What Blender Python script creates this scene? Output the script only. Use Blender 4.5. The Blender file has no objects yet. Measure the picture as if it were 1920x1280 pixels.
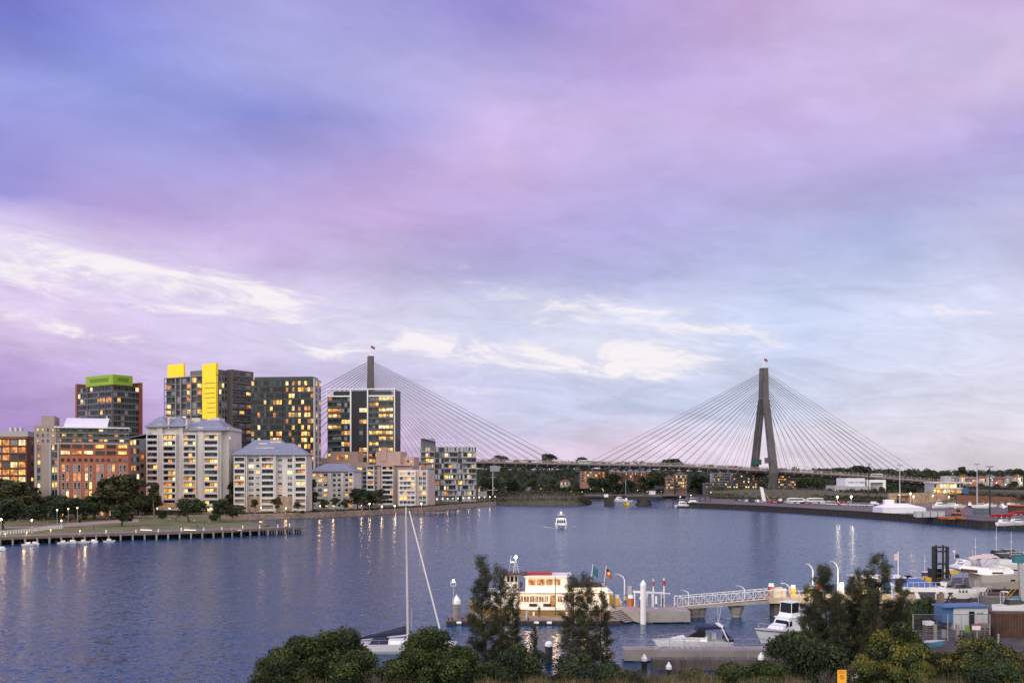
import bpy, math, random
from math import sin, cos, pi, radians, sqrt, atan, exp
from mathutils import Vector, Matrix, noise as mnoise
scene = bpy.context.scene
COL = scene.collection
# ---------------------------------------------------------------- camera
F, H, HOR, CX = 1800.0, 22.0, 890.0, 960.0
cam_data = bpy.data.cameras.new('camera')
cam = bpy.data.objects.new('camera', cam_data); COL.objects.link(cam)
cam.location = (0, 0, H); cam.rotation_euler = (pi/2, 0, 0)
cam_data.sensor_width = 36.0; cam_data.lens = 36.0*F/1920.0
cam_data.shift_y = (HOR-640.0)/1920.0
cam_data.clip_start = 0.5; cam_data.clip_end = 12000
scene.camera = cam
scene.view_settings.view_transform = 'Standard'
scene.view_settings.look = 'None'
scene.view_settings.exposure = 0.0
scene.view_settings.gamma = 1.0
scene.cycles.use_denoising = True
scene.cycles.max_bounces = 6
scene.cycles.diffuse_bounces = 3
scene.cycles.glossy_bounces = 3
scene.cycles.transparent_max_bounces = 4
scene.cycles.caustics_reflective = False
scene.cycles.caustics_refractive = False
scene.cycles.sample_clamp_indirect = 1.2

def gx(px, Y): return (px-CX)/F*Y            # sideways place of photo column px at depth Y
def gz(py, Y): return H-(py-HOR)/F*Y         # height of photo row py at depth Y
def gy(py, z=0.0): return (H-z)*F/(py-HOR)   # depth where a level z shows at photo row py
def gp(px, py, z=0.0):
    Y = gy(py, z); return (gx(px, Y), Y)

def s2l(c):
    return tuple(((v/255.0)/12.92 if v <= 10 else ((v/255.0+0.055)/1.055)**2.4) for v in c)

# ---------------------------------------------------------------- world: dusk cloud sky over a low Nishita sky
SUN_EL, SUN_AZ = radians(20), radians(234)
world = bpy.data.worlds.new('World'); scene.world = world; world.use_nodes = True
wt = world.node_tree; wt.nodes.clear(); WN = wt.nodes.new; WL = wt.links.new
def wmath(op, a, b=None, c=None, clamp=False):
    n = WN('ShaderNodeMath'); n.operation = op; n.use_clamp = clamp
    for i, v in enumerate((a, b, c)):
        if v is None: continue
        if isinstance(v, (int, float)): n.inputs[i].default_value = v
        else: WL(v, n.inputs[i])
    return n.outputs[0]
def wmap(v, a, b, c=0.0, d=1.0, smooth=False):
    n = WN('ShaderNodeMapRange'); n.clamp = True
    if smooth: n.interpolation_type = 'SMOOTHSTEP'
    WL(v, n.inputs[0])
    for i, x in enumerate((a, b, c, d)): n.inputs[i+1].default_value = x
    return n.outputs[0]
def wnoise(x, y, sx, sy, detail=5, rough=0.55, seed=0.0, dist=0.0):
    cb = WN('ShaderNodeCombineXYZ'); WL(wmath('MULTIPLY', x, sx), cb.inputs[0]); WL(wmath('MULTIPLY', y, sy), cb.inputs[1])
    cb.inputs[2].default_value = seed
    n = WN('ShaderNodeTexNoise'); WL(cb.outputs[0], n.inputs['Vector'])
    n.inputs['Scale'].default_value = 1.0; n.inputs['Detail'].default_value = detail
    n.inputs['Roughness'].default_value = rough; n.inputs['Distortion'].default_value = dist
    return n.outputs[0]
tc = WN('ShaderNodeTexCoord'); sp = WN('ShaderNodeSeparateXYZ'); WL(tc.outputs['Generated'], sp.inputs[0])
X, Y_, Z = sp.outputs
az = wmath('ARCTAN2', X, Y_)
vv = wmath('DIVIDE', Z, wmath('MAXIMUM', wmath('SQRT', wmath('ADD', wmath('MULTIPLY', X, X), wmath('MULTIPLY', Y_, Y_))), 0.05))
n1 = wnoise(az, vv, 5, 9, 4, 0.5, 1.3); n2 = wnoise(az, vv, 5, 9, 4, 0.5, 7.7)
azw = wmath('ADD', az, wmath('MULTIPLY', wmath('SUBTRACT', n1, 0.5), 0.16))
vw = wmath('ADD', vv, wmath('MULTIPLY', wmath('SUBTRACT', n2, 0.5), 0.045))
COLS = [0, 240, 480, 720, 960, 1200, 1440, 1680, 1920]
ROWS = [
 (0,   [(115,112,195),(140,140,210),(168,165,222),(160,155,215),(150,140,208),(178,158,212),(192,165,210),(196,178,218),(185,155,205)]),
 (100, [(120,125,205),(145,150,218),(165,165,222),(175,172,225),(178,168,218),(178,158,212),(192,172,216),(196,180,220),(198,182,218)]),
 (200, [(150,155,220),(148,155,222),(138,142,212),(165,158,215),(200,180,225),(192,175,218),(190,170,215),(195,178,218),(198,182,216)]),
 (300, [(150,148,216),(165,160,222),(168,160,220),(180,160,212),(195,172,215),(185,172,222),(185,172,220),(182,168,216),(170,158,210)]),
 (400, [(155,148,215),(180,160,215),(190,172,220),(190,165,212),(180,165,215),(178,170,222),(180,176,220),(172,170,215),(178,176,218)]),
 (450, [(215,200,236),(205,188,226),(195,176,220),(188,172,214),(180,168,218),(178,172,220),(175,180,220),(170,178,218),(190,186,222)]),
 (500, [(232,222,243),(222,210,238),(192,176,217),(188,178,214),(178,175,218),(178,180,220),(182,188,222),(175,184,220),(190,190,222)]),
 (560, [(212,194,228),(208,194,227),(216,205,232),(206,198,227),(202,203,229),(205,206,230),(185,196,226),(196,202,228),(205,204,230)]),
 (600, [(216,198,229),(208,193,226),(210,198,228),(208,206,231),(200,203,228),(208,210,232),(192,203,230),(202,206,231),(206,207,232)]),
 (650, [(204,180,219),(207,191,225),(210,199,229),(214,208,232),(210,208,230),(214,215,233),(192,200,229),(200,206,230),(208,208,230)]),
 (700, [(188,160,215),(196,178,218),(202,188,222),(200,193,225),(194,197,226),(204,207,232),(196,203,229),(204,207,230),(212,210,230)]),
 (760, [(178,152,208),(192,168,213),(200,180,218),(206,193,222),(195,198,226),(190,198,226),(198,204,228),(210,209,228),(214,212,228)]),
 (820, [(170,142,200),(180,155,205),(192,165,212),(205,182,215),(205,198,224),(220,204,225),(220,211,225),(214,208,222),(214,208,220)]),
 (870, [(165,135,195),(178,150,200),(190,160,205),(205,178,212),(220,198,220),(224,204,222),(220,208,222),(208,200,212),(200,192,200)]),
]
rpos = wmath('ADD', azw, 0.5)
prev = None; pv = None
for py, cols in ROWS:
    cr = WN('ShaderNodeValToRGB'); WL(rpos, cr.inputs[0])
    els = cr.color_ramp.elements
    while len(els) < len(cols): els.new(0.5)
    for i, (px, c) in enumerate(zip(COLS, cols)):
        els[i].position = 0.5+atan((px-CX)/F)
    for i, c in enumerate(cols): els[i].color = s2l(c)+(1,)
    v = (HOR-py)/F*0.95
    if prev is None: prev = cr.outputs[0]
    else:
        mx = WN('ShaderNodeMix'); mx.data_type = 'RGBA'
        WL(wmap(vw, pv, v), mx.inputs[0]); WL(prev, mx.inputs[6]); WL(cr.outputs[0], mx.inputs[7]); prev = mx.outputs[2]
    pv = v
skycol = prev
def wscale(col, fac):
    n = WN('ShaderNodeVectorMath'); n.operation = 'SCALE'; WL(col, n.inputs[0])
    if isinstance(fac, (int, float)): n.inputs[3].default_value = fac
    else: WL(fac, n.inputs[3])
    return n.outputs[0]
# soft streaks: brighter and darker cloud bands, running slightly down to the right
tilt = wmath('ADD', vv, wmath('MULTIPLY', az, 0.10))
st = wnoise(az, tilt, 3.5, 12, 8, 0.52, 3.1, 0.5)
skycol = wscale(skycol, wmap(st, 0.30, 0.70, 0.955, 1.05))
hi = wnoise(az, tilt, 1.5, 6.5, 5, 0.55, 9.1, 0.4)
skycol = wscale(skycol, wmap(hi, 0.30, 0.70, 0.93, 1.06))
puff = wnoise(az, tilt, 5.5, 11, 9, 0.60, 6.3, 0.6)               # soft mottled cloud all over
skycol = wscale(skycol, wmap(puff, 0.32, 0.68, 1.02, 1.135, True))
mid = wnoise(az, tilt, 13, 30, 8, 0.62, 8.8, 0.5)
skycol = wscale(skycol, wmap(mid, 0.30, 0.70, 0.965, 1.035, True))
fine = wnoise(az, tilt, 11, 46, 8, 0.66, 5.5, 1.0)
low = wmap(vv, 0.30, 0.10)                                       # the low clouds are crisper
fa = wmath('MULTIPLY', wmath('SUBTRACT', fine, 0.5), wmath('ADD', 0.045, wmath('MULTIPLY', low, 0.56)))
skycol = wscale(skycol, wmath('ADD', 1.0, fa))
# breaks of bright sky between the low clouds
BL = [(50,486,225,42,4,1.0),(270,510,90,12,8,.7),(70,606,170,15,8,.75),(520,560,110,13,2,1.0),(400,530,110,14,2,.5),(330,575,150,20,2,.45),(600,598,70,8,3,.6),
      (712,630,130,22,6,1.35),(650,662,60,15,3,1.1),(1095,672,155,27,5,1.4),(1110,590,230,46,11,.8),(905,672,70,10,6,.8),
      (1760,578,140,13,5,.55),(1900,745,60,8,3,.8),(1700,772,130,12,3,.45),(870,728,120,16,9,.5),(1330,620,110,16,10,.45),(180,690,150,10,4,.3)]
tot = None
for cx, cy, rx, ry, an, w in BL:
    a0, v0 = atan((cx-CX)/F), (HOR-cy)/F*cos(atan((cx-CX)/F))
    t = math.tan(radians(an))
    da = wmath('SUBTRACT', az, a0); dv = wmath('ADD', wmath('SUBTRACT', vv, v0), wmath('MULTIPLY', da, t))
    q = wmath('ADD', wmath('POWER', wmath('ABSOLUTE', wmath('DIVIDE', da, rx/F)), 2.0), wmath('POWER', wmath('ABSOLUTE', wmath('DIVIDE', dv, ry/F)), 2.0))
    g = wmath('MULTIPLY', wmath('EXPONENT', wmath('MULTIPLY', q, -0.7)), w)
    tot = g if tot is None else wmath('ADD', tot, g)
nb = wmath('ADD', wmath('MULTIPLY', wnoise(az, tilt, 7, 34, 8, 0.62, 2.2, 0.9), 0.6), wmath('MULTIPLY', wnoise(az, tilt, 22, 95, 7, 0.65, 4.4, 1.0), 0.4))
brk = wmath('ADD', tot, wmath('MULTIPLY', wmath('SUBTRACT', nb, 0.5), 3.6))
m = wmap(brk, 0.26, 1.08, 0, 0.95, True)
frag = wnoise(az, vv, 10, 26, 6, 0.6, 12.4, 1.2)                    # tears the bright breaks apart
m = wmath('MULTIPLY', m, wmap(frag, 0.40, 0.55, 0.10, 1.0, True))
m = wmath('MULTIPLY', m, wmap(tot, 0.03, 0.45, 0, 1, True))
mx = WN('ShaderNodeMix'); mx.data_type = 'RGBA'; WL(m, mx.inputs[0]); WL(skycol, mx.inputs[6]); mx.inputs[7].default_value = s2l((252,245,248))+(1,)
skycol = mx.outputs[2]
back = wmap(wmath('ADD', Y_, wmath('MULTIPLY', Z, 0.25)), 0.15, -0.45, 0, 1, True)     # unseen sky behind the camera, brightened to light the fronts
mx = WN('ShaderNodeMix'); mx.data_type = 'RGBA'; WL(back, mx.inputs[0]); WL(skycol, mx.inputs[6]); mx.inputs[7].default_value = (1.62, 1.52, 1.46, 1)
skycol = mx.outputs[2]
skycol = wscale(skycol, wmap(Z, 0.50, 0.95, 1.0, 1.6, True))                    # unseen zenith, brightened to lift surfaces facing up
nish = WN('ShaderNodeTexSky'); nish.sky_type = 'NISHITA'; nish.sun_disc = False
nish.sun_elevation = SUN_EL; nish.sun_rotation = SUN_AZ
mxs = WN('ShaderNodeMix'); mxs.data_type = 'RGBA'; mxs.inputs[0].default_value = 0.96      # cloud cover
WL(nish.outputs[0], mxs.inputs[6]); WL(wscale(skycol, 1/0.10), mxs.inputs[7])
bg = WN('ShaderNodeBackground'); bg.inputs[1].default_value = 0.10; WL(mxs.outputs[2], bg.inputs[0])
wo = WN('ShaderNodeOutputWorld'); WL(bg.outputs[0], wo.inputs[0])
try: world.cycles.sampling_method = 'MANUAL'; world.cycles.sample_map_resolution = 512
except Exception: pass
sun_d = bpy.data.lights.new('sun', 'SUN'); sun_d.energy = 1.5; sun_d.angle = radians(25); sun_d.color = (1.0, 0.91, 0.86)
sun = bpy.data.objects.new('sun', sun_d); COL.objects.link(sun)
# dusk glow from behind the camera, low and soft
sd = Vector((sin(SUN_AZ)*cos(SUN_EL), cos(SUN_AZ)*cos(SUN_EL), sin(SUN_EL)))
sun.rotation_euler = (-sd).to_track_quat('-Z', 'Y').to_euler()

# ---------------------------------------------------------------- materials
def mat(name, col, rough=0.7, metal=0.0, var=0.0, vscale=1.0, emit=None, estr=0.0, spec=0.5, bump=0.0, bscale=5.0, stretch=None, col2=None):
    m = bpy.data.materials.new(name); m.use_nodes = True; nt = m.node_tree; b = nt.nodes['Principled BSDF']
    c = tuple(col)+(1,) if len(col) == 3 else col
    b.inputs['Base Color'].default_value = c; b.inputs['Roughness'].default_value = rough; b.inputs['Metallic'].default_value = metal
    b.inputs['Specular IOR Level'].default_value = spec
    N = nt.nodes.new; L = nt.links.new
    vec = None
    if var or bump or col2:
        g = N('ShaderNodeNewGeometry'); vec = g.outputs['Position']
        if stretch:
            mp = N('ShaderNodeMapping'); mp.inputs['Scale'].default_value = stretch; L(vec, mp.inputs[0]); vec = mp.outputs[0]
    if var or col2:
        n = N('ShaderNodeTexNoise'); n.inputs['Scale'].default_value = vscale; n.inputs['Detail'].default_value = 6; n.inputs['Roughness'].default_value = 0.65
        L(vec, n.inputs['Vector'])
        r = N('ShaderNodeValToRGB'); r.color_ramp.elements[0].position = 0.33; r.color_ramp.elements[1].position = 0.68
        if col2:
            r.color_ramp.elements[0].color = tuple(col2)+(1,); r.color_ramp.elements[1].color = c
        else:
            r.color_ramp.elements[0].color = tuple(max(0, x*(1-var)) for x in c[:3])+(1,); r.color_ramp.elements[1].color = tuple(x*(1+var) for x in c[:3])+(1,)
        L(n.outputs[0], r.inputs[0]); L(r.outputs[0], b.inputs['Base Color'])
    if bump:
        n = N('ShaderNodeTexNoise'); n.inputs['Scale'].default_value = bscale; n.inputs['Detail'].default_value = 5; L(vec, n.inputs['Vector'])
        bm = N('ShaderNodeBump'); bm.inputs['Strength'].default_value = bump; bm.inputs['Distance'].default_value = 0.05; L(n.outputs[0], bm.inputs['Height']); L(bm.outputs[0], b.inputs['Normal'])
    if emit:
        b.inputs['Emission Color'].default_value = tuple(emit)+(1,); b.inputs['Emission Strength'].default_value = estr
        m.cycles.emission_sampling = 'NONE'
    return m
def lit_mat(name, c1, c2, estr, scale=0.8):
    """a lit room seen through its window: curtains, furniture and lamps vary across it"""
    m = bpy.data.materials.new(name); m.use_nodes = True; nt = m.node_tree; b = nt.nodes['Principled BSDF']; N = nt.nodes.new; L = nt.links.new
    b.inputs['Base Color'].default_value = (0.03, 0.03, 0.03, 1); b.inputs['Roughness'].default_value = 0.25
    g = N('ShaderNodeNewGeometry'); n = N('ShaderNodeTexNoise'); n.inputs['Scale'].default_value = scale; n.inputs['Detail'].default_value = 3; n.inputs['Roughness'].default_value = 0.8
    L(g.outputs['Position'], n.inputs['Vector'])
    r = N('ShaderNodeValToRGB'); r.color_ramp.elements[0].position = 0.36; r.color_ramp.elements[1].position = 0.66
    r.color_ramp.elements[0].color = tuple(c1)+(1,); r.color_ramp.elements[1].color = tuple(c2)+(1,)
    L(n.outputs[0], r.inputs[0]); L(r.outputs[0], b.inputs['Emission Color'])
    n2 = N('ShaderNodeTexNoise'); n2.inputs['Scale'].default_value = 0.37; n2.inputs['Detail'].default_value = 0; L(g.outputs['Position'], n2.inputs['Vector'])
    mr = N('ShaderNodeMapRange'); L(n2.outputs[0], mr.inputs[0]); mr.inputs[1].default_value = 0.3; mr.inputs[2].default_value = 0.7; mr.inputs[3].default_value = estr*0.45; mr.inputs[4].default_value = estr*1.45; L(mr.outputs[0], b.inputs['Emission Strength'])
    m.cycles.emission_sampling = 'NONE'
    return m

# ---------------------------------------------------------------- mesh builder
class MB:
    def __init__(s): s.v = []; s.f = []; s.m = []
    def poly(s, pts, mi=0):
        b = len(s.v); s.v.extend([tuple(p) for p in pts]); s.f.append(tuple(range(b, b+len(pts)))); s.m.append(mi)
    def raw(s, vs, fs, mi=0, M=None):
        b = len(s.v)
        s.v.extend([tuple(M @ Vector(p)) if M else tuple(p) for p in vs])
        for f in fs: s.f.append(tuple(i+b for i in f)); s.m.append(mi)
    def bx(s, x0, x1, y0, y1, z0, z1, mi=0, M=None):
        vs = [(x0,y0,z0),(x1,y0,z0),(x1,y1,z0),(x0,y1,z0),(x0,y0,z1),(x1,y0,z1),(x1,y1,z1),(x0,y1,z1)]
        s.raw(vs, [(0,3,2,1),(4,5,6,7),(0,1,5,4),(1,2,6,5),(2,3,7,6),(3,0,4,7)], mi, M)
    def c(s, cx, cy, cz, sx, sy, sz, rz=0.0, mi=0):
        M = Matrix.Translation((cx, cy, cz)) @ Matrix.Rotation(rz, 4, 'Z')
        s.bx(-sx/2, sx/2, -sy/2, sy/2, -sz/2, sz/2, mi, M)
    def tube(s, p0, p1, r0, r1=None, n=8, mi=0, cap=True):
        p0 = Vector(p0); p1 = Vector(p1); r1 = r0 if r1 is None else r1
        d = (p1-p0)
        if d.length < 1e-6: return
        q = d.to_track_quat('Z', 'Y'); b = len(s.v)
        for p, r in ((p0, r0), (p1, r1)):
            for k in range(n):
                a = 2*pi*k/n; s.v.append(tuple(p+q @ Vector((r*cos(a), r*sin(a), 0))))
        for k in range(n):
            s.f.append((b+k, b+(k+1) % n, b+n+(k+1) % n, b+n+k)); s.m.append(mi)
        if cap:
            s.f.append(tuple(b+k for k in reversed(range(n)))); s.m.append(mi)
            s.f.append(tuple(b+n+k for k in range(n))); s.m.append(mi)
    def bar(s, p0, p1, w, h=None, mi=0):
        """rectangular bar from p0 to p1, w sideways and h upward"""
        p0 = Vector(p0); p1 = Vector(p1); h = w if h is None else h
        d = (p1-p0); L = d.length
        if L < 1e-6: return
        d.normalize(); up = Vector((0,0,1)) if abs(d.z) < 0.95 else Vector((0,1,0))
        sd = d.cross(up).normalized(); u = sd.cross(d)
        vs = []
        for p in (p0, p1):
            for a, b in ((-1,-1),(1,-1),(1,1),(-1,1)): vs.append(p+sd*(a*w/2)+u*(b*h/2))
        s.raw(vs, [(0,3,2,1),(4,5,6,7),(0,1,5,4),(1,2,6,5),(2,3,7,6),(3,0,4,7)], mi)
    def prism(s, pts, z0, z1, mi=0, top=None):
        n = len(pts); b = len(s.v)
        z0s = z0 if isinstance(z0, (list, tuple)) else [z0]*n; z1s = z1 if isinstance(z1, (list, tuple)) else [z1]*n
        s.v.extend([(p[0], p[1], z) for p, z in zip(pts, z0s)]); s.v.extend([(p[0], p[1], z) for p, z in zip(pts, z1s)])
        s.f.append(tuple(b+i for i in reversed(range(n)))); s.m.append(mi)
        s.f.append(tuple(b+n+i for i in range(n))); s.m.append(mi if top is None else top)
        for i in range(n):
            j = (i+1) % n; s.f.append((b+i, b+j, b+n+j, b+n+i)); s.m.append(mi)
    def loft(s, secs, mi=0, closed=True, cap=True):
        n = len(secs[0]); b = len(s.v)
        for sec in secs: s.v.extend([tuple(p) for p in sec])
        for k in range(len(secs)-1):
            for i in range(n if closed else n-1):
                j = (i+1) % n
                s.f.append((b+k*n+i, b+k*n+j, b+(k+1)*n+j, b+(k+1)*n+i)); s.m.append(mi)
        if cap:
            s.f.append(tuple(b+i for i in reversed(range(n)))); s.m.append(mi)
            s.f.append(tuple(b+(len(secs)-1)*n+i for i in range(n))); s.m.append(mi)
    def sph(s, c, r, n=8, m_=5, mi=0, sc=(1,1,1)):
        secs = []
        for k in range(m_+1):
            t = -pi/2+pi*k/m_; rr = max(cos(t), 0.02)*r
            secs.append([(c[0]+sc[0]*rr*cos(2*pi*i/n), c[1]+sc[1]*rr*sin(2*pi*i/n), c[2]+sc[2]*r*sin(t)) for i in range(n)])
        s.loft(secs, mi)
    def mesh(s, name, mats):
        me = bpy.data.meshes.new(name); me.from_pydata(s.v, [], s.f)
        for m_ in (mats if isinstance(mats, (list, tuple)) else [mats]): me.materials.append(m_)
        me.polygons.foreach_set('material_index', s.m); me.update(); return me
    def build(s, name, mats, parent=None, loc=None, rz=None, smooth=False):
        me = s.mesh(name, mats)
        if smooth: me.polygons.foreach_set('use_smooth', [True]*len(me.polygons))
        return put(name, me, parent, loc, rz)
def put(name, me, parent=None, loc=None, rz=None):
    o = bpy.data.objects.new(name, me); COL.objects.link(o)
    if parent: o.parent = parent
    if loc is not None: o.location = loc
    if rz is not None: o.rotation_euler = (0, 0, rz)
    return o
def tag(o, label=None, cat=None, group=None, kind=None):
    if label: o['label'] = label
    if cat: o['category'] = cat
    if group: o['group'] = group
    if kind: o['kind'] = kind
    return o
def thing(name, label, cat, loc=(0,0,0), rz=0.0, group=None):
    o = bpy.data.objects.new(name, None); COL.objects.link(o); o.location = loc; o.rotation_euler = (0,0,rz); o.empty_display_size = 0.5
    return tag(o, label, cat, group)
KIDS = {}
def copy_tree(src, loc, rz=0.0, sc=1.0, label=None, group=None):
    def cp(o, par):
        c = o.copy(); COL.objects.link(c)
        if par: c.parent = par
        for ch in o.children: cp(ch, c)
        return c
    r = cp(src, None); r.location = loc; r.rotation_euler = (0,0,rz)
    r.scale = (sc, sc, sc) if isinstance(sc, (int, float)) else sc
    if label: r['label'] = label
    if group: r['group'] = group
    return r

# ---------------------------------------------------------------- water
def water_material():
    m = bpy.data.materials.new('harbour_water'); m.use_nodes = True; nt = m.node_tree; b = nt.nodes['Principled BSDF']; N = nt.nodes.new; L = nt.links.new
    g = N('ShaderNodeNewGeometry')
    b.inputs['Base Color'].default_value = (0.006, 0.046, 0.115, 1); b.inputs['Roughness'].default_value = 0.20
    b.inputs['IOR'].default_value = 1.33; b.inputs['Specular IOR Level'].default_value = 0.34
    def nz(sc, stretch, det, dist=0.0, out=1):
        mp = N('ShaderNodeMapping'); mp.inputs['Scale'].default_value = stretch; L(g.outputs['Position'], mp.inputs[0])
        n = N('ShaderNodeTexNoise'); n.inputs['Scale'].default_value = sc; n.inputs['Detail'].default_value = det; n.inputs['Roughness'].default_value = 0.62; n.inputs['Distortion'].default_value = dist
        L(mp.outputs[0], n.inputs['Vector']); return n.outputs[out]
    def vm(op, a, b):
        n = N('ShaderNodeVectorMath'); n.operation = op; L(a, n.inputs[0])
        if isinstance(b, tuple): n.inputs[1].default_value = b
        else: L(b, n.inputs[1])
        return n.outputs[0]
    # wave slopes taken straight from noise, so far ripples keep their spread
    a = vm('MULTIPLY', vm('SUBTRACT', nz(2.1, (0.55, 0.85, 1), 5, 0.2), (0.5, 0.5, 0.5)), (0.50, 1.10, 0))
    c = vm('MULTIPLY', vm('SUBTRACT', nz(0.35, (0.5, 1.0, 1), 3, 0.3), (0.5, 0.5, 0.5)), (0.08, 0.20, 0))
    p = nz(0.010, (0.45, 1.7, 1), 5, 0.8, 0)                      # gusts and slicks
    mr = N('ShaderNodeMapRange'); L(p, mr.inputs[0]); mr.inputs[1].default_value = 0.35; mr.inputs[2].default_value = 0.62; mr.inputs[3].default_value = 0.75; mr.inputs[4].default_value = 1.05
    sm = vm('ADD', a, c); sc_ = N('ShaderNodeVectorMath'); sc_.operation = 'SCALE'; L(sm, sc_.inputs[0]); L(mr.outputs[0], sc_.inputs[3])
    nn = N('ShaderNodeVectorMath'); nn.operation = 'NORMALIZE'; L(vm('ADD', sc_.outputs[0], (0, 0, 1)), nn.inputs[0]); L(nn.outputs[0], b.inputs['Normal'])
    return m
M_WATER = water_material()
w = MB(); w.poly([(-3000, 20, 0), (3000, 20, 0), (3000, 5000, 0), (-3000, 5000, 0)])
tag(w.build('water', M_WATER), kind='structure')
# ---------------------------------------------------------------- shared materials
R = random.Random(7)
M_CONC = mat('weathered_concrete', (0.30,0.27,0.25), 0.85, var=0.22, vscale=0.25, bump=0.2)
M_CONCD = mat('dark_concrete', (0.13,0.12,0.115), 0.9, var=0.3, vscale=0.15)
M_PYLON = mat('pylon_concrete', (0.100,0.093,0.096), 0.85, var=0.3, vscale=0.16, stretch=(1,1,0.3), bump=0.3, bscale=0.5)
M_CABLE = mat('cable_steel', (0.10,0.10,0.12), 0.6)
M_WHITE = mat('white_paint', (0.74,0.73,0.72), 0.5, var=0.06, vscale=0.8)
M_STEEL = mat('galvanised_steel', (0.42,0.42,0.44), 0.45, 0.4)
M_DARK = mat('black_rubber', (0.018,0.018,0.02), 0.7)
M_PILE = mat('wet_timber', (0.035,0.028,0.024), 0.8, var=0.3, vscale=1.5)
M_TIMBER = mat('timber_deck', (0.20,0.155,0.13), 0.8, var=0.25, vscale=0.35, stretch=(1,1,1))
M_STONE = mat('sandstone_wall', (0.30,0.22,0.16), 0.9, var=0.4, vscale=0.5, bump=0.6, bscale=1.5)
M_GRASS = mat('lawn', (0.13,0.14,0.045), 0.95, var=0.3, vscale=0.12)
M_EARTH = mat('dry_earth', (0.12,0.10,0.065), 0.95, col2=(0.055,0.06,0.03), vscale=0.3)
M_ASPH = mat('wharf_asphalt', (0.15,0.125,0.12), 0.75, col2=(0.07,0.062,0.064), vscale=0.035, stretch=(0.6,1.6,1))
M_PATH = mat('path_paving', (0.34,0.25,0.20), 0.85, var=0.15, vscale=0.6)
M_HILL = mat('hill_ground', (0.035,0.045,0.022), 0.95, col2=(0.018,0.024,0.014), vscale=0.05)
M_RED = mat('red_paint', (0.34,0.028,0.022), 0.5, var=0.15, vscale=1)
M_ORANGE = mat('orange_paint', (0.45,0.11,0.025), 0.55, var=0.15, vscale=1)
M_YEL = mat('yellow_paint', (0.75,0.48,0.03), 0.5)
M_BLUE = mat('blue_paint', (0.04,0.13,0.31), 0.5, var=0.12, vscale=1)
M_NAVY = mat('navy_canvas', (0.008,0.014,0.05), 0.7)
M_GLASSD = mat('dark_glass', (0.012,0.016,0.022), 0.12, spec=0.6)
M_BULBW = mat('lamp_glow_white', (1,1,1), emit=(1,0.93,0.75), estr=7)
M_BULBO = mat('lamp_glow_amber', (1,1,1), emit=(1,0.62,0.22), estr=4)
M_BULBR = mat('tail_lamp_glow', (0.3,0,0), emit=(1,0.10,0.05), estr=2.0)
M_BULBS = mat('lamp_glow_soft', (1,1,1), emit=(1,0.80,0.45), estr=2.6)
M_BROWN = mat('rusty_brown', (0.085,0.045,0.032), 0.85, var=0.3, vscale=0.8)

# ---------------------------------------------------------------- land
PARKF = [(-260,1040),(0,1021),(180,1014),(400,1007),(565,999)]
pf = [gp(a, b) for a, b in PARKF]
def struct(mb, name, mats): return tag(mb.build(name, mats), kind='structure')
# park lawn behind the timber wharf
park = [(p[0], p[1]+14) for p in pf[:-1]]+[(gx(490,372),372),(gx(505,392),392),(gx(470,410),410),(gx(420,455),455),(gx(380,475),475),(-520,500),(-520,300)]
m = MB(); m.prism(park, -2, 1.9); struct(m, 'lawn', M_GRASS)
# curved foot path across the lawn
m = MB(); pts = [(0,990),(110,985),(170,981),(215,977),(260,975)]
L_, R_ = [], []
for px, py in pts:
    a = gp(px, py+3, 1.93); b = gp(px, py-3, 1.93); L_.append((*a, 1.93)); R_.append((*b, 1.93))
for i in range(len(pts)-1): m.poly([L_[i], L_[i+1], R_[i+1], R_[i]])
struct(m, 'path', M_PATH)
# residential quay land
SEA = [(-420,984),(430,975),(540,972),(650,967.5),(700,965),(760,961.5),(800,958.5),(840,954.5),(930,947)]
sq = [gp(a, b) for a, b in SEA]
land = [(x, y+1.2) for x, y in sq]+[(gx(935,760),760),(-60,1000),(-900,1000),(-900,470)]
m = MB(); m.prism(land, -2, 2.5); struct(m, 'ground', mat('quay_ground', (0.10,0.09,0.06), 0.95, col2=(0.05,0.06,0.03), vscale=0.15))
m = MB()                                                    # promenade paving along the wall top
for i in range(1, len(sq)-1):
    a, b = sq[i], sq[i+1]
    m.poly([(a[0],a[1]+1.1,2.54),(b[0],b[1]+1.1,2.54),(b[0]-1,b[1]+8,2.54),(a[0]-1,a[1]+8,2.54)])
struct(m, 'pavement', M_PATH)
sw = MB()
for i in range(len(sq)-1):
    a, b = sq[i], sq[i+1]
    sw.prism([a, b, (b[0], b[1]+1.1), (a[0], a[1]+1.1)], -1, 2.62 if i < 5 else 2.9)
tag(sw.build('sea_wall', M_STONE), 'long low sandstone sea wall below the waterfront apartments', 'sea wall')
# far land reaching the horizon
m = MB(); m.prism([(-6000,905),(-70,905),(60,880),(gx(1290,930),930),(6000,930),(6000,9000),(-6000,9000)], -2, 1.2); struct(m, 'far_ground', M_HILL)
def hill_h(x, y):
    r = max(0.0, min(1.0, (y-930)/270)); r = r*r*(3-2*r)
    top = 30 - 9*max(0, min(1, (x-150)/350))
    f = max(0.0, min(1.0, (2300-y)/400))
    return 1.0+r*top*(0.86+0.22*mnoise.noise(Vector((x/170, y/170, 0))))*f
m = MB(); NX, NY = 90, 30
xs = [-700+i*2700/NX for i in range(NX+1)]; ys = [925+j*1500/NY for j in range(NY+1)]
for j in range(NY+1):
    for i in range(NX+1): m.v.append((xs[i], ys[j], hill_h(xs[i], ys[j])))
for j in range(NY):
    for i in range(NX):
        a = j*(NX+1)+i; m.f.append((a, a+1, a+NX+2, a+NX+1)); m.m.append(0)
struct(m, 'hill', M_HILL)
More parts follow.
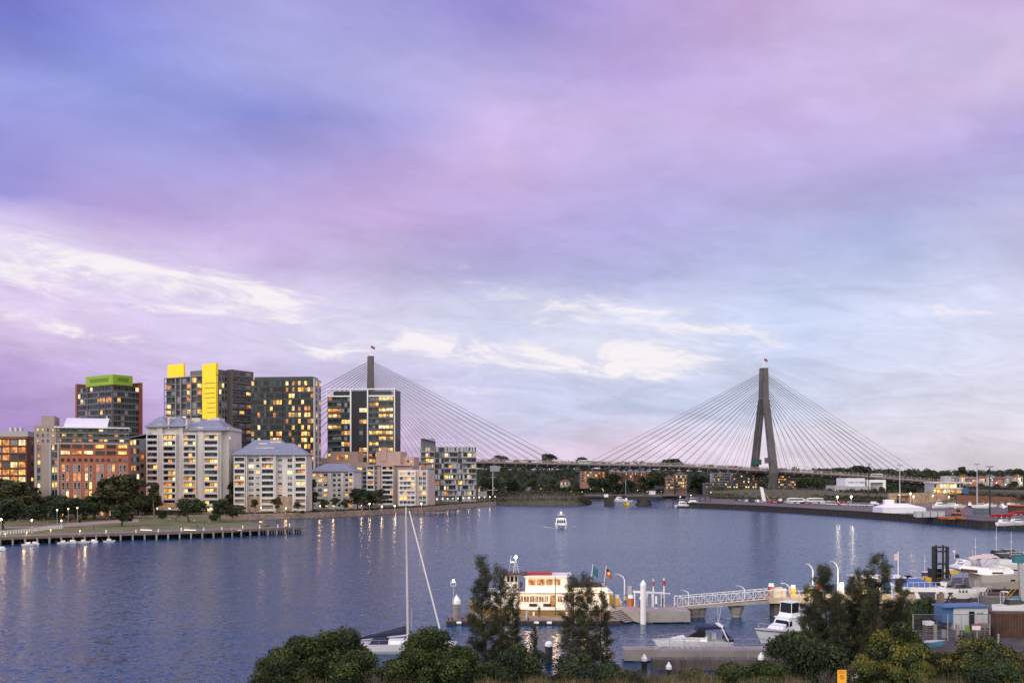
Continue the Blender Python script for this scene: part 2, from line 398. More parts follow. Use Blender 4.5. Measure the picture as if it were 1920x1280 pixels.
# wharf on the right
WH = [(1283,950.5),(1400,955.5),(1500,961.5),(1600,968.5),(1700,976.5),(1840,990),(1925,993.5),(2300,1002)]
wq = [gp(a, b) for a, b in WH]
wl = [(x, y+1.0) for x, y in wq]+[(600,400),(700,930),(gx(1290,925),925),(gx(1280,700),700)]
m = MB(); m.prism(wl, -2, 3.0); struct(m, 'wharf_ground', M_ASPH)
qw = MB()
for i in range(len(wq)-1):
    a, b = wq[i], wq[i+1]
    qw.prism([a, b, (b[0], b[1]+1.0), (a[0], a[1]+1.0)], -1, 3.25)
qwo = tag(qw.build('wharf_edge', mat('tarred_wharf_face', (0.05,0.042,0.036), 0.9, col2=(0.018,0.016,0.015), vscale=0.7)), 'long dark wharf edge wall with black fender timbers on the right shore', 'wharf')
fd = MB()
for i in range(len(wq)-2):
    a, b = Vector(wq[i]), Vector(wq[i+1]); n = int((b-a).length/3.2)
    for k in range(n):
        p = a+(b-a)*(k/n); fd.bx(p.x-0.25, p.x+0.25, p.y-0.35, p.y+0.1, -0.6, 2.9)
    fd.bar((a.x, a.y-0.2, 2.75), (b.x, b.y-0.2, 2.75), 0.5, 0.5)
tag(fd.build('fender', mat('fender_timber', (0.025,0.022,0.020), 0.85), qwo), kind='stuff')
# painted lanes and joints on the wharf
m = MB()
for a, b in (((1430,946),(1760,966)),((1500,943),(1830,961))):
    A_, B_ = gp(*a, 3.0), gp(*b, 3.0); m.bar((*A_, 3.01), (*B_, 3.01), 0.5, 0.012)
struct(m, 'wharf_marking', mat('worn_line_paint', (0.30,0.27,0.26), 0.8))
# vegetated embankment behind the wharf, and the brown one at its right end
def embank(name, pts, z1, mats):
    """pts: (px, front Y, back Y, height)"""
    mb = MB(); n = 14; rows = []
    for px, yf, yb, z in pts:
        row = []
        for k in range(n+1):
            t = k/n; Y = yf+(yb-yf)*t; zz = z1+(z-z1)*min(1, t*2.2)**0.8
            row.append((gx(px, Y), Y, zz+0.5*mnoise.noise(Vector((px*0.2, Y*0.3, 0)))*(0 if k == 0 else 1)))
        rows.append(row)
    for i in range(len(rows)-1):
        for k in range(n): mb.poly([rows[i][k], rows[i+1][k], rows[i+1][k+1], rows[i][k+1]])
    return struct(mb, name, mats)
def dens(pts, k=6):
    out = []
    for a, b in zip(pts, pts[1:]):
        for j in range(k): out.append(tuple(a[i]+(b[i]-a[i])*j/k for i in range(4)))
    return out+[pts[-1]]
embank('embankment', dens([(1335,770,830,9),(1400,740,800,10.5),(1500,700,770,10.5),(1600,680,760,10.5),(1660,660,740,10),(1690,640,720,9)]), 3, M_EARTH)
embank('embankment', dens([(1740,640,760,12),(1800,620,760,13),(1870,590,760,13),(1980,560,760,14)]), 3, M_EARTH)
# vegetated causeway point in mid harbour
cp = []
m = MB()
pts = [(925,712,800,5.0),(960,706,800,7.5),(1000,700,800,8),(1050,697,790,8),(1083,700,780,7.5),(1097,706,760,3),(1104,712,745,0.2)]
pts = dens(pts, 5); rows = []
for px, yf, yb, z in pts:
    row = []
    for k in range(13):
        t = k/12; Y = yf+(yb-yf)*t
        zz = -0.4+(z+0.4)*min(1, t*5)**0.7
        row.append((gx(px, Y), Y, zz+0.5*mnoise.noise(Vector((px*0.25, Y*0.4, 3)))*(0 if k == 0 else 1)))
    rows.append(row)
for i in range(len(rows)-1):
    for k in range(12): m.poly([rows[i][k], rows[i+1][k], rows[i+1][k+1], rows[i][k+1]])
struct(m, 'causeway', M_EARTH)

# ---------------------------------------------------------------- timber wharf in front of the park
def wharf():
    root = thing('timber_wharf', 'long timber wharf on piles along the park edge, ending in open water', 'wharf', (0,0,0))
    m = MB(); back = [(x+1.5, y+24) for x, y in pf[1:]]; back[-1] = (pf[-1][0]+1, pf[-1][1]+9); back[-2] = (pf[-2][0]+2, pf[-2][1]+30)
    front = pf[1:]
    for i in range(len(front)-1):
        m.prism([front[i], front[i+1], back[i+1], back[i]], 1.55, 2.0)
    m.prism([pf[0], pf[1], back[0], (pf[0][0], pf[0][1]+24)], 1.55, 2.0)
    m.build('deck', M_TIMBER, root)
    m = MB()
    for i in range(len(pf)-1): m.bar((*pf[i], 1.85), (*pf[i+1], 1.85), 0.5, 0.62)
    for i in range(1, len(pf)-1): m.bar((pf[i][0], pf[i][1], 2.35), (pf[i+1][0], pf[i+1][1], 2.35), 0.3, 0.22)
    m.build('edge_beam', mat('grey_edge_timber', (0.16,0.13,0.115), 0.85, var=0.25, vscale=1.0), root)
    k = 0
    for i in range(1, len(pf)-1):
        a, b = Vector(pf[i]), Vector(pf[i+1]); n = int((b-a).length/3.5)
        for j in range(n):
            p = a+(b-a)*(j/n); q = MB(); q.tube((0,0,-1), (0,0,1.9), 0.33, 0.3, 7)
            if k == 0: me = q.mesh('pile', M_CONC)
            put('pile', me, root, (p.x+0.1, p.y-0.12, 0)); k += 1
    m = MB()
    for i in range(1, len(pf)-1):
        a, b = Vector(pf[i]), Vector(pf[i+1]); n = int((b-a).length/3.5)
        for j in range(n):
            for r_ in (4, 8, 12):
                p = a+(b-a)*(j/n); m.tube((p.x, p.y+r_, -1), (p.x, p.y+r_, 1.6), 0.3, n=6)
    tag(m.build('inner_pile', M_PILE, root), kind='stuff')
    m = MB(); m.bx(-0.9,0.9,-0.3,0.3,0,0.25); m.bx(-0.9,0.9,0.1,0.25,0.25,1.3)
    return root
wharf()

# ---------------------------------------------------------------- cable-stayed bridge
PL = Vector((gx(695, 795), 795, 0)); PR = Vector((gx(1432, 873), 873, 0))
AX = (PR-PL).normalized(); PP = Vector((AX.y, -AX.x, 0))          # along the deck, and sideways toward the camera
SPAN = (PR-PL).length
def deck_pt(s):
    p = PL+AX*s; Y = p.y
    px = CX+F*p.x/Y
    prof = [(300,866),(600,861.5),(900,861.5),(1090,865),(1264,868.5),(1432,877.5),(1600,887),(1740,898.5),(1900,913),(2200,928)]
    for (a, ya), (b, yb) in zip(prof, prof[1:]):
        if px <= b or b == 2200:
            y = ya+(yb-ya)*(px-a)/(b-a); break
    return p, max(gz(y+4.5, Y), 5.0)
def bridge():
    root = thing('cable_stayed_bridge', 'long concrete cable-stayed road bridge with two tall pylons across the harbour', 'bridge', (0,0,0))
    secs = []; railA = []; railB = []
    s0 = -330; N_ = 110
    for k in range(N_+1):
        s = s0+(SPAN+185-s0+140)*k/N_; p, z = deck_pt(s)
        hw = 15.5
        A_ = p+PP*hw; B_ = p-PP*hw; C_ = p+PP*(hw-3); D_ = p-PP*(hw-3)
        secs.append([(A_.x,A_.y,z),(A_.x,A_.y,z-1.0),(C_.x,C_.y,z-2.6),(D_.x,D_.y,z-2.6),(B_.x,B_.y,z-1.0),(B_.x,B_.y,z)])
        railA.append((A_.x,A_.y,z)); railB.append((B_.x,B_.y,z))
    m = MB(); m.loft(secs); m.build('deck', [mat('deck_concrete', (0.20,0.175,0.165), 0.85, var=.2, vscale=.15)], root)
    for rl, sg in ((railA, 1), (railB, -1)):
        m = MB()
        for i in range(len(rl)-1):
            a, b = Vector(rl[i]), Vector(rl[i+1]); inn = PP*(-0.3*sg)
            m.bar(a+inn+Vector((0,0,0.25)), b+inn+Vector((0,0,0.25)), 0.3, 0.5)
            m.bar(a+inn+Vector((0,0,2.3)), b+inn+Vector((0,0,2.3)), 0.2, 0.25)
            m.bar(a+inn+Vector((0,0,1.5)), b+inn+Vector((0,0,1.5)), 0.12, 0.12)
            n = 2
            for j in range(n):
                p = a+(b-a)*(j/n)+inn; m.bx(p.x-0.18, p.x+0.18, p.y-0.18, p.y+0.18, p.z, p.z+(3.2 if j == 0 else 2.4))
        m.build('railing', M_CONC, root)
    m = MB()
    for i in range(2, len(railA)-1, 1):                      # floor beams showing under the edge
        a = Vector(railA[i]); b = Vector(railB[i]); m.bar(a+Vector((0,0,-2.1)), b+Vector((0,0,-2.1)), 0.9, 1.6)
    m.build('floor_beam', M_CONCD, root)
    for base, name in ((PL, 'l'), (PR, 'r')):
        zt = gz(668 if name == 'l' else 690, base.y)
        p, zd = deck_pt(0 if name == 'l' else SPAN)
        pyl = MB()
        zj = zt-29                                            # legs meet here
        def sec(z, d, w, t):
            c = base+PP*d
            return [tuple(c+AX*(sx*w/2)+PP*(sy*t/2)+Vector((0,0,z))) for sx, sy in ((-1,-1),(1,-1),(1,1),(-1,1))]
        for sg in (1, -1):
            pyl.loft([sec(1, sg*12, 6.5, 5), sec(zd-9, sg*17.0, 5.6, 4.0), sec(zd-2, sg*18.6, 7.2, 4.8), sec(zd+3, sg*17.9, 6.4, 4.4), sec(zj, sg*4.1, 5.2, 3.7), sec(zj+0.1, sg*3.3, 5.2, 3.4), sec(zt, sg*2.4, 4.9, 3.0)])
        # solid web between the legs near the top, with ladder-like anchor boxes
        pyl.loft([sec(zj, 0, 4.0, 6.6), sec(zt-0.6, 0, 3.8, 3.4)])
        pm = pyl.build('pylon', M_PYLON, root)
        cr = MB(); z = zd+6.5
        a = base+PP*17.5; b = base-PP*17.5
        cr.bar(a+Vector((0,0,zd-4.2)), b+Vector((0,0,zd-4.2)), 5.0, 3.2)
        cr.build('crossbeam', M_PYLON, root)
        cr = MB()
        for k in range(14):
            z = zt-2.5-k*1.9; c = base-AX*2.2
            cr.bar(c+PP*2.2+Vector((0,0,z)), c-PP*2.2+Vector((0,0,z)), 0.35, 0.7)
        tag(cr.build('anchor_step', M_STEEL, pm), kind=None)
        # mast on top with a light and a flag
        t = MB(); c = base
        t.bx(c.x-2.6, c.x+2.6, c.y-2, c.y+2, zt, zt+0.5)
        t.tube((c.x, c.y, zt+0.5), (c.x, c.y, zt+9.5), 0.32, 0.2, 6)
        for dx in (-1.8, 1.8): t.tube((c.x+dx, c.y-1, zt+0.5), (c.x+dx, c.y-1, zt+2), 0.12, n=5); t.sph((c.x+dx, c.y-1, zt+2), 0.3)
        ms = t.build('flag_mast', M_WHITE, root)
        fl = MB(); fz = zt+9.2
        secs_ = []
        for k in range(7):
            u = k/6; w_ = 0.35*sin(u*6)
            secs_.append([(c.x+0.3+u*3.2, c.y+w_, fz-u*1.7), (c.x+0.3+u*3.2, c.y+w_+0.05, fz-u*1.7), (c.x+0.3+u*3.2, c.y+w_+0.05, fz-2.2-u*1.7), (c.x+0.3+u*3.2, c.y+w_, fz-2.2-u*1.7)])
        fl.loft(secs_); fl.build('flag', mat('flag_cloth_'+name, (0.03,0.03,0.16), 0.8, col2=(0.45,0.05,0.07), vscale=0.9), ms)
    m = MB(); p = PR-PP*14; z = deck_pt(SPAN)[1]              # platform on the far leg above the deck, under green netting
    m.c(p.x, p.y, z+8, 7, 6, 5.0, 0.2); m.build('work_platform', mat('green_netting', (0.02,0.09,0.06), 0.8), root)
    m = MB(); p = PR+PP*16.5-AX*4.8; m.c(p.x, p.y, z+9, 4.5, 3, 5, 0.2); m.build('lift_cage', M_PYLON, root)
    for s, hh in ((SPAN+168, 9),):
        p, z = deck_pt(s); m = MB()
        for sg in (-1, 1): m.c(p.x+PP.x*9*sg, p.y+PP.y*9*sg, (z-2.6+1)/2, 5, 5, z-2.6-1, 0.2)
        m.c(p.x, p.y, z-3.6, 6, 30, 2.0, 0.2); m.build('pier', M_CONC, root)
    # stay cables: two planes, sixteen each way from each pylon
    kk = 0; rest = MB()
    for base, s0, name in ((PL, 0, 'l'), (PR, SPAN, 'r')):
        zt = gz(668 if name == 'l' else 690, base.y)
        for plane in (1, -1):
            for dr in (1, -1):
                if name == 'l' and dr == -1: reach = 148
                elif name == 'r' and dr == 1: reach = 165
                else: reach = SPAN*0.465
                for k in range(16):
                    s = s0+dr*(reach*(k+1.6)/16.6); p, z = deck_pt(s)
                    a = base+PP*(plane*(3.4-0.02*k))+AX*(dr*3.0)+Vector((0,0, zt-5-(15-k)*(1.75)))
                    b = p+PP*(plane*14.2)+Vector((0,0,z+0.2))
                    mm = MB(); mm.tube(a, b, 0.15, n=5, cap=False)
                    if kk < 100 and not (name == 'l' and dr == -1 and plane == -1): mm.build('stay_cable', M_CABLE, root); kk += 1
                    else:
                        rest.tube(a, b, 0.15, n=5, cap=False)
    tag(rest.build('stay_cable', M_CABLE, root), kind='stuff')
    return root
bridge()
# ---------------------------------------------------------------- buildings
LIT = [lit_mat('lit_room_orange', (0.20,0.045,0.006), (1.0,0.36,0.05), 1.6), lit_mat('lit_room_yellow', (0.42,0.17,0.02), (1.0,0.62,0.14), 1.9),
       lit_mat('lit_room_pale', (0.60,0.34,0.09), (1.0,0.86,0.48), 1.8), lit_mat('lit_room_amber', (0.10,0.03,0.008), (0.75,0.27,0.04), 1.3)]
PANES = [mat('pane_dark', (0.010,0.014,0.018), 0.22, spec=0.3), mat('pane_grey', (0.03,0.037,0.042), 0.2, spec=0.35), mat('pane_blind', (0.22,0.22,0.24), 0.5, var=0.2, vscale=0.9), mat('pane_teal', (0.02,0.05,0.06), 0.1)]
M_SLAB = mat('grey_slab', (0.33,0.32,0.33), 0.8, var=0.1, vscale=0.3)
M_RAIL = mat('white_rail', (0.68,0.68,0.70), 0.5)
M_RAILG = mat('rail_glass', (0.05,0.065,0.07), 0.25)
M_FRD = mat('dark_frame', (0.016,0.017,0.02), 0.6)
M_FRG = mat('grey_frame', (0.13,0.135,0.15), 0.6)
def pick(r, p, mix=(3,4,2,2), un=(5,3,2,1)):
    if r.random() < p: return r.choices(LIT, mix)[0]
    return r.choices(PANES, un)[0]
class Bld:
    def __init__(s, name, label, A, B, depth, z0, z1, wall, seed, cat='apartment block', group=None):
        a = Vector((gx(*A), A[1])); b = Vector((gx(*B), B[1])); d = b-a
        s.W = d.length; s.D = depth; s.rz = math.atan2(d.y, d.x); s.z0 = z0; s.z1 = z1; s.Hh = z1-z0
        s.root = thing(name, label, cat, (a.x, a.y, z0), s.rz, group); s.r = random.Random(seed); s.items = {}; s.wallm = wall; s.tpl = {}
        s.a = a; s.dir = d.normalized()
    def u(s, px):
        """distance along the front at photo column px"""
        k = (px-CX)/F; dx, dy = s.dir
        return (k*s.a.y-s.a.x)/(dx-k*dy)
    def z(s, py, Y=None): return gz(py, Y or s.a.y)-s.z0
    def wall(s, boxes, name='wall', m=None):
        mb = MB()
        for b in boxes: mb.bx(*b)
        return mb.build(name, m or s.wallm, s.root)
    def side(s, sd):
        return {'f': ((0,0), 0), 'r': ((s.W,0), pi/2), 'l': ((0,s.D), -pi/2)}[sd]
    def add(s, part, key, maker, sd, u, y, z):
        (ox, oy), rot = s.side(sd) if isinstance(sd, str) else sd
        s.tpl.setdefault(key, maker)
        x = ox+cos(rot)*u-sin(rot)*y; yy = oy+sin(rot)*u+cos(rot)*y
        s.items.setdefault(part, []).append((key, x, yy, z, rot))
    def window(s, sd, u, z, w, h, p, y=0.0, fr=None, style='w', mix=(3,4,2,2), un=(5,3,2,1), pm=None):
        pm = pm or pick(s.r, p, mix, un); fr = fr or M_FRG
        key = ('w', style, round(w,2), round(h,2), pm.name, fr.name)
        def mk():
            m = MB(); t = 0.09
            m.bx(-w/2, w/2, -0.04, 0.02, 0, h, 0)
            m.bx(-w/2, w/2, -0.12, 0, -0.06, t, 1); m.bx(-w/2, w/2, -0.12, 0, h-t, h+0.02, 1)
            m.bx(-w/2, -w/2+t, -0.12, 0, t, h-t, 1); m.bx(w/2-t, w/2, -0.12, 0, t, h-t, 1)
            n = max(1, int(round(w/1.4)))
            for k in range(1, n): x = -w/2+w*k/n; m.bx(x-0.04, x+0.04, -0.10, 0, t, h-t, 1)
            if style == 's': m.bx(-w/2-0.15, w/2+0.15, -0.25, 0, -0.18, -0.06, 1)
            if style == 't': m.bx(-w/2+t, w/2-t, -0.10, 0, h*0.34, h*0.34+0.08, 1)
            return m, [pm, fr]
        s.add('window', key, mk, sd, u, y, z)
    def balcony(s, sd, u, z, w, fh, dep=1.5, slab=None, rail=None, y=0.0, posts=True, solid=False):
        slab = slab or M_SLAB; rail = rail or M_RAIL
        key = ('b', round(w,2), round(fh,2), round(dep,2), slab.name, rail.name, posts, solid)
        def mk():
            m = MB()
            m.bx(-w/2, w/2, -dep, 0, -0.22, 0, 0)
            if solid: m.bx(-w/2, w/2, -dep, -dep+0.1, 0, 0.95, 1)
            else:
                m.bx(-w/2, w/2, -dep, -dep+0.06, 0.95, 1.05, 1); m.bx(-w/2, w/2, -dep+0.01, -dep+0.04, 0.15, 0.75, 1)
            if posts:
                for x in (-w/2+0.01, w/2-0.23): m.bx(x, x+0.22, -dep+0.0, -dep+0.22, 0, fh-0.22, 1)
            return m, [slab, rail]
        s.add('balcony', key, mk, sd, u, y, z)
    def finish(s):
        meshes = {}
        for part, lst in s.items.items():
            nsep = 100 if len(lst) > 100 else len(lst)
            if len(lst) > 100:                                # spread the separate ones over what faces the camera
                front = [i for i in lst]; s.r.shuffle(front)
                lst = sorted(front, key=lambda i: 0 if abs(i[4]) < 0.1 else 1)
            built = {}
            rest = MB(); rmats = []
            for n, (key, x, y, z, rot) in enumerate(lst):
                if key not in built: built[key] = s.tpl[key]()
                mb, ms = built[key]
                if n < nsep:
                    if key not in meshes: meshes[key] = mb.mesh(part, ms)
                    put(part, meshes[key], s.root, (x, y, z), rot)
                else:
                    mi = []
                    for q in ms:
                        if q not in rmats: rmats.append(q)
                        mi.append(rmats.index(q))
                    M = Matrix.Translation((x, y, z)) @ Matrix.Rotation(rot, 4, 'Z'); b = len(rest.v)
                    rest.v.extend([tuple(M @ Vector(v)) for v in mb.v])
                    for f, k in zip(mb.f, mb.m): rest.f.append(tuple(i+b for i in f)); rest.m.append(mi[k])
            if rest.v: tag(rest.build(part, rmats, s.root), kind='stuff')
    def grid(s, sd, u0, u1, z0, z1, nx, nz, p, wf=0.7, hf=0.62, y=0.0, style='w', fr=None, mix=(3,4,2,2), un=(5,3,2,1), lift=0.25, skip=None):
        du = (u1-u0)/nx; dz = (z1-z0)/nz
        for j in range(nz):
            for i in range(nx):
                if skip and skip(i, j): continue
                pp = p(i, j) if callable(p) else p
                s.window(sd, u0+du*(i+0.5), z0+dz*j+dz*lift, du*wf, dz*hf, pp, y, fr, style, mix, un)
def hip(m, x0, x1, y0, y1, z, h, ov=0.8, mi=0, inset=None):
    """hipped metal roof over a box"""
    a = inset if inset is not None else min((x1-x0), (y1-y0))*0.45
    b = [(x0-ov,y0-ov,z),(x1+ov,y0-ov,z),(x1+ov,y1+ov,z),(x0-ov,y1+ov,z)]
    t = [(x0+a,y0+a,z+h),(x1-a,y0+a,z+h),(x1-a,y1-a,z+h),(x0+a,y1-a,z+h)]
    u = [(p[0],p[1],z-0.25) for p in b]
    m.raw(u+b+t, [(3,2,1,0),(0,1,5,4),(1,2,6,5),(2,3,7,6),(3,0,4,7),(4,5,9,8),(5,6,10,9),(6,7,11,10),(7,4,8,11),(8,9,10,11)], mi)
M_BRICK = mat('red_brick', (0.36,0.125,0.075), 0.9, var=0.16, vscale=0.5, bump=0.15)
M_BRICKD = mat('dark_brick', (0.17,0.075,0.05), 0.9, var=0.18, vscale=0.5)
M_CREAM = mat('cream_render', (0.54,0.505,0.48), 0.85, var=0.13, vscale=0.35, stretch=(1,1,0.2))
M_GREYW = mat('grey_render', (0.34,0.34,0.37), 0.85, var=0.08, vscale=0.2)
M_TAUPE = mat('taupe_render', (0.33,0.27,0.245), 0.85, var=0.08, vscale=0.2)
M_PINK = mat('pink_tan_render', (0.42,0.29,0.25), 0.85, var=0.08, vscale=0.2)
M_ROOF = mat('blue_grey_metal_roof', (0.20,0.22,0.28), 0.45, var=0.08, vscale=0.3)
M_ROOFW = mat('pale_metal_roof', (0.62,0.62,0.66), 0.4, var=0.05, vscale=0.3)
M_TOWER = mat('tower_spandrel', (0.035,0.040,0.05), 0.3, var=0.15, vscale=0.2)
M_TOWG = mat('tower_grey', (0.11,0.11,0.125), 0.6, var=0.15, vscale=0.2)
M_GREEN = mat('lime_cladding', (0.22,0.36,0.01), 0.5, var=0.06, vscale=0.3)
M_LEMON = mat('lemon_cladding', (0.95,0.66,0.0), 0.5, var=0.04, vscale=0.3)
M_WOODC = mat('wine_cladding', (0.24,0.07,0.055), 0.7, var=0.15, vscale=0.3)
G = 2.5

# 1 lit brick office at the left edge
b = Bld('office_building', 'brown brick office block at far left edge with glowing orange windows in rows', (-60,480), (50,478), 26, G, gz(818,479), M_BRICKD, 11, 'office building')
b.wall([(0,b.W,0,b.D,0,b.Hh)])
b.wall([(b.u(-30), b.u(48), 2, b.D-2, b.Hh, b.Hh+2.6)], 'plant_room', mat('pale_plant_room', (0.33,0.31,0.32), 0.8))
m = MB()
for k in range(3): m.tube((b.u(8)+k*2.6, 6, b.Hh+2.6), (b.u(8)+k*2.6, 6, b.Hh+4.8), 1.0, n=10)
m.build('tank', M_STEEL, b.root)
zb = b.z(905); nz = 6; dz = (b.Hh-1-zb)/nz
for j in range(nz):
    for i in range(7):
        u = b.u(-56)+(b.u(49)-b.u(-56))*(i+0.5)/7
        b.window('f', u, zb+dz*j+0.35, (b.u(49)-b.u(-56))/7*0.86, dz*0.74, 0.9, 0, M_BRICKD, 't', (5,4,3,1))
m = MB()
for j in range(nz+1): m.bx(-0.3, b.W+0.3, -0.7, 0, zb+dz*j-0.25, zb+dz*j+0.15)
m.build('sunshade', M_BRICKD, b.root); b.grid('r', 2, b.D-2, zb, b.Hh-1, 4, nz, 0.25, 0.35, 0.5)
b.finish()

# 2 grey slab with brick front block
Y2 = 462
b = Bld('apartment_building', 'red brick apartment block with glass top floors and curved white roof beside trees', (64,450), (241,463), 24, G, gz(797,Y2), M_TAUPE, 12, 'apartment block')
uB0, uB1 = b.u(113), b.W; zb = b.z(831)
b.wall([(0, b.u(112), 0, b.D, 0, b.z(797)), (b.u(76), b.u(100), 3, b.D-2, b.z(797), b.z(778))])
b.wall([(uB0, uB1, -2.2, b.D, 0, zb)], 'brick_wall', M_BRICK)
b.wall([(b.u(104), uB1-2, 0.8, b.D-1, zb, b.z(801))], 'upper_wall', M_TOWG)
m = MB()                                               # curved white roof
n = 10; secs = []
for k in range(n+1):
    t = k/n; y = 0.5+t*(b.D-4); zz = b.z(800)+5.2*sin(t*pi*0.62)+0.2
    secs.append([(b.u(119), y, zz), (b.u(201), y, zz), (b.u(201), y, zz-0.35), (b.u(119), y, zz-0.35)])
m.loft(secs); m.build('curved_roof', mat('white_curved_roof', (0.72,0.71,0.74), 0.45), b.root)
m = MB(); m.bx(b.u(104)-0.6, uB1+0.6, -0.8, 3, b.z(801), b.z(799)); m.bx(b.u(104), uB1, -0.5, 1, zb-0.1, zb+0.35); m.build('eave', M_WHITE, b.root)
m = MB(); m.bx(b.u(92), b.u(96), -1.2, 0, 0, b.z(832)); m.bx(b.u(108), b.u(111.5), -1.2, 0, 0, b.z(832)); m.bx(b.u(66),b.u(69), -0.8,0,0,b.z(832)); m.build('fin', M_GREYW, b.root)
b.grid('f', b.u(69), b.u(77), 2, b.z(832), 1, 9, 0.35, 0.7, 0.6)
b.grid('f', b.u(97), b.u(108), 2, b.z(832), 2, 9, 0.45, 0.85, 0.7)
b.grid('f', b.u(66), b.u(104), b.z(831), b.z(800), 4, 3, 0.2, 0.35, 0.5)
nu = 13; du = (uB1-b.u(105)-2)/nu; dz = (b.z(802)-zb)/3
for j in range(3):
    for i in range(nu):
        b.window('f', b.u(105)+du*(i+.5), zb+dz*j+0.4, du*0.9, dz*0.78, 0.28 if j else 0.4, 0.78, M_FRG, 't')
    for i in range(0, nu, 2): b.balcony('f', b.u(105)+du*(i+1), zb+dz*j+0.25, du*1.9, dz, 1.3, M_SLAB, M_RAILG, 0.78, True)
# brick front: two rows of wide openings, a row of small, then tall slots in pairs
zr = [b.z(y) for y in (831, 842, 854, 866)]
for j in range(2):
    for i in range(6):
        u = uB0+(uB1-uB0)*(i+.5)/6; b.window('f', u, zr[j+1]+0.7, 4.1, 1.7, 0.35, -2.2, M_BRICKD, 's')
for i in range(12):
    u = uB0+(uB1-uB0)*(i+.5)/12; b.window('f', u, zr[3]+0.6, 1.2, 1.2, 0.1, -2.2, M_FRD, 's')
dz = (zr[3]-0.5)/6.0
for j in range(6):
    for i in range(12):
        off = 0.35 if i % 2 == 0 else -0.35
        u = uB0+(uB1-uB0)*(i+.5)/12+off; b.window('f', u, dz*j+0.2, 1.25, dz*0.82, 0.42, -2.2, M_RAIL, 't', (3,4,3,2))
b.finish()

# 3 tower with lime rooftop box
b = Bld('apartment_tower', 'dark glass tower with lime green box on its roof and wine red edges', (146,650), (212,626), 19, G, gz(726,640), M_TOWG, 13, 'tower')
b.wall([(0,b.W,0,b.D,0,b.Hh)])
b.wall([(-2.2,0,-0.6,b.D,0,b.Hh+3.2), (b.W-0.5,b.W+1.6,b.D-0.5,b.D+1.5,0,b.Hh+3.2), (0,b.W,b.D,b.D+1.2,0,b.Hh+3.2)], 'red_wall', M_WOODC)
b.wall([(b.W*0.24,b.W+0.3,-0.3,b.D-5,b.Hh+0.6,b.Hh+7.2)], 'roof_box', M_GREEN)
b.wall([(b.W*0.36,b.W*0.88,-0.38,-0.3,b.Hh+3.0,b.Hh+5.4), (b.W+0.3,b.W+0.38,3,b.D-8,b.Hh+3.0,b.Hh+5.4)], 'louvre', mat('lime_louvre', (0.10,0.19,0.01), 0.6))
m = MB(); m.tube((b.W*0.8,6,b.Hh+7.2),(b.W*0.8,6,b.Hh+13),0.15,n=5); m.tube((b.W*0.4,6,b.Hh+7.2),(b.W*0.4,6,b.Hh+10),0.15,n=5); m.build('aerial', M_STEEL, b.root)
nz = 20; dz = b.Hh/nz
for sd, L_, n in (('f', b.W, 14), ('r', b.D, 7)):
    b.grid(sd, 0.3, L_-0.3, 0, b.Hh, n, nz, lambda i, j, q={}: 0.75 if (j in (12,11) and i < 7 and sd == 'f') or (j in (17,) and i > 7) else 0.07, 0.94, 0.74, 0, 'w', M_FRG, (3,3,3,1), (4,5,2,3))
m = MB()
for j in range(nz+1): m.bx(-0.4, b.W+0.4, -0.45, 0, dz*j-0.16, dz*j+0.1); m.bx(b.W, b.W+0.45, 0, b.D, dz*j-0.16, dz*j+0.1)
for k in (0.3, 0.62, 0.8, 0.98): m.bx(b.W*k-0.25, b.W*k+0.25, -0.6, 0, 0, b.Hh)
m.build('floor_edge', M_TOWG, b.root); b.finish()

# 4 slate building between the brick block and the cream tower
b = Bld('apartment_building', 'narrow slate grey building between brick block and cream tower with angled roof', (242,500), (276,500), 16, G, gz(822,500), mat('slate_render', (0.12,0.125,0.15), 0.8), 14)
b.wall([(0,b.W,0,b.D,0,b.Hh)]); b.wall([(b.u(262),b.W+3,-0.8,0,0,b.z(845))], 'brick_wall', M_BRICKD)
m = MB(); m.raw([(-1,-1,b.Hh),(b.W+2,-1,b.Hh+2.6),(b.W+2,b.D,b.Hh+2.6),(-1,b.D,b.Hh),(-1,-1,b.Hh+.4),(b.W+2,-1,b.Hh+3),(b.W+2,b.D,b.Hh+3),(-1,b.D,b.Hh+.4)], [(0,3,2,1),(4,5,6,7),(0,1,5,4),(1,2,6,5),(2,3,7,6),(3,0,4,7)]); m.build('roof', M_ROOF, b.root)
b.grid('f', 0.3, b.u(262), 3, b.Hh, 3, 8, 0.4, 0.75, 0.6, 0); b.grid('f', b.u(263), b.W+2, 3, b.z(848), 2, 6, 0.35, 0.6, 0.5, -0.8); b.finish()

# 5 tower with lemon panels
b = Bld('apartment_tower', 'grey balcony tower with two bright yellow panels rising above its roof', (312,640), (409,616), 26, G, gz(706,628), mat('warm_grey_tower', (0.13,0.12,0.125), 0.75, var=0.12, vscale=0.3), 15, 'tower')
b.wall([(0,b.W,0,b.D,0,b.Hh), (b.u(350),b.u(398),3,b.D-3,b.Hh,b.Hh+4.2)])
m = MB(); m.bx(b.u(317), b.u(347), -1.2, 0.2, b.Hh+0.2, b.z(684,638)); m.bx(b.u(383), b.u(408.5), -1.7, 0.3, b.z(788,622), b.z(681.5,618)); pan = m.build('yellow_panel', M_LEMON, b.root)
m = MB()
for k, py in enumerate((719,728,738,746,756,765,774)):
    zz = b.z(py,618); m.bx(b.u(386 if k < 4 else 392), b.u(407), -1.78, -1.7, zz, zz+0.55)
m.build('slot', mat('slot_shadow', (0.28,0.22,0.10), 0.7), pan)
nz = 20; dz = b.Hh/nz; R5 = b.r
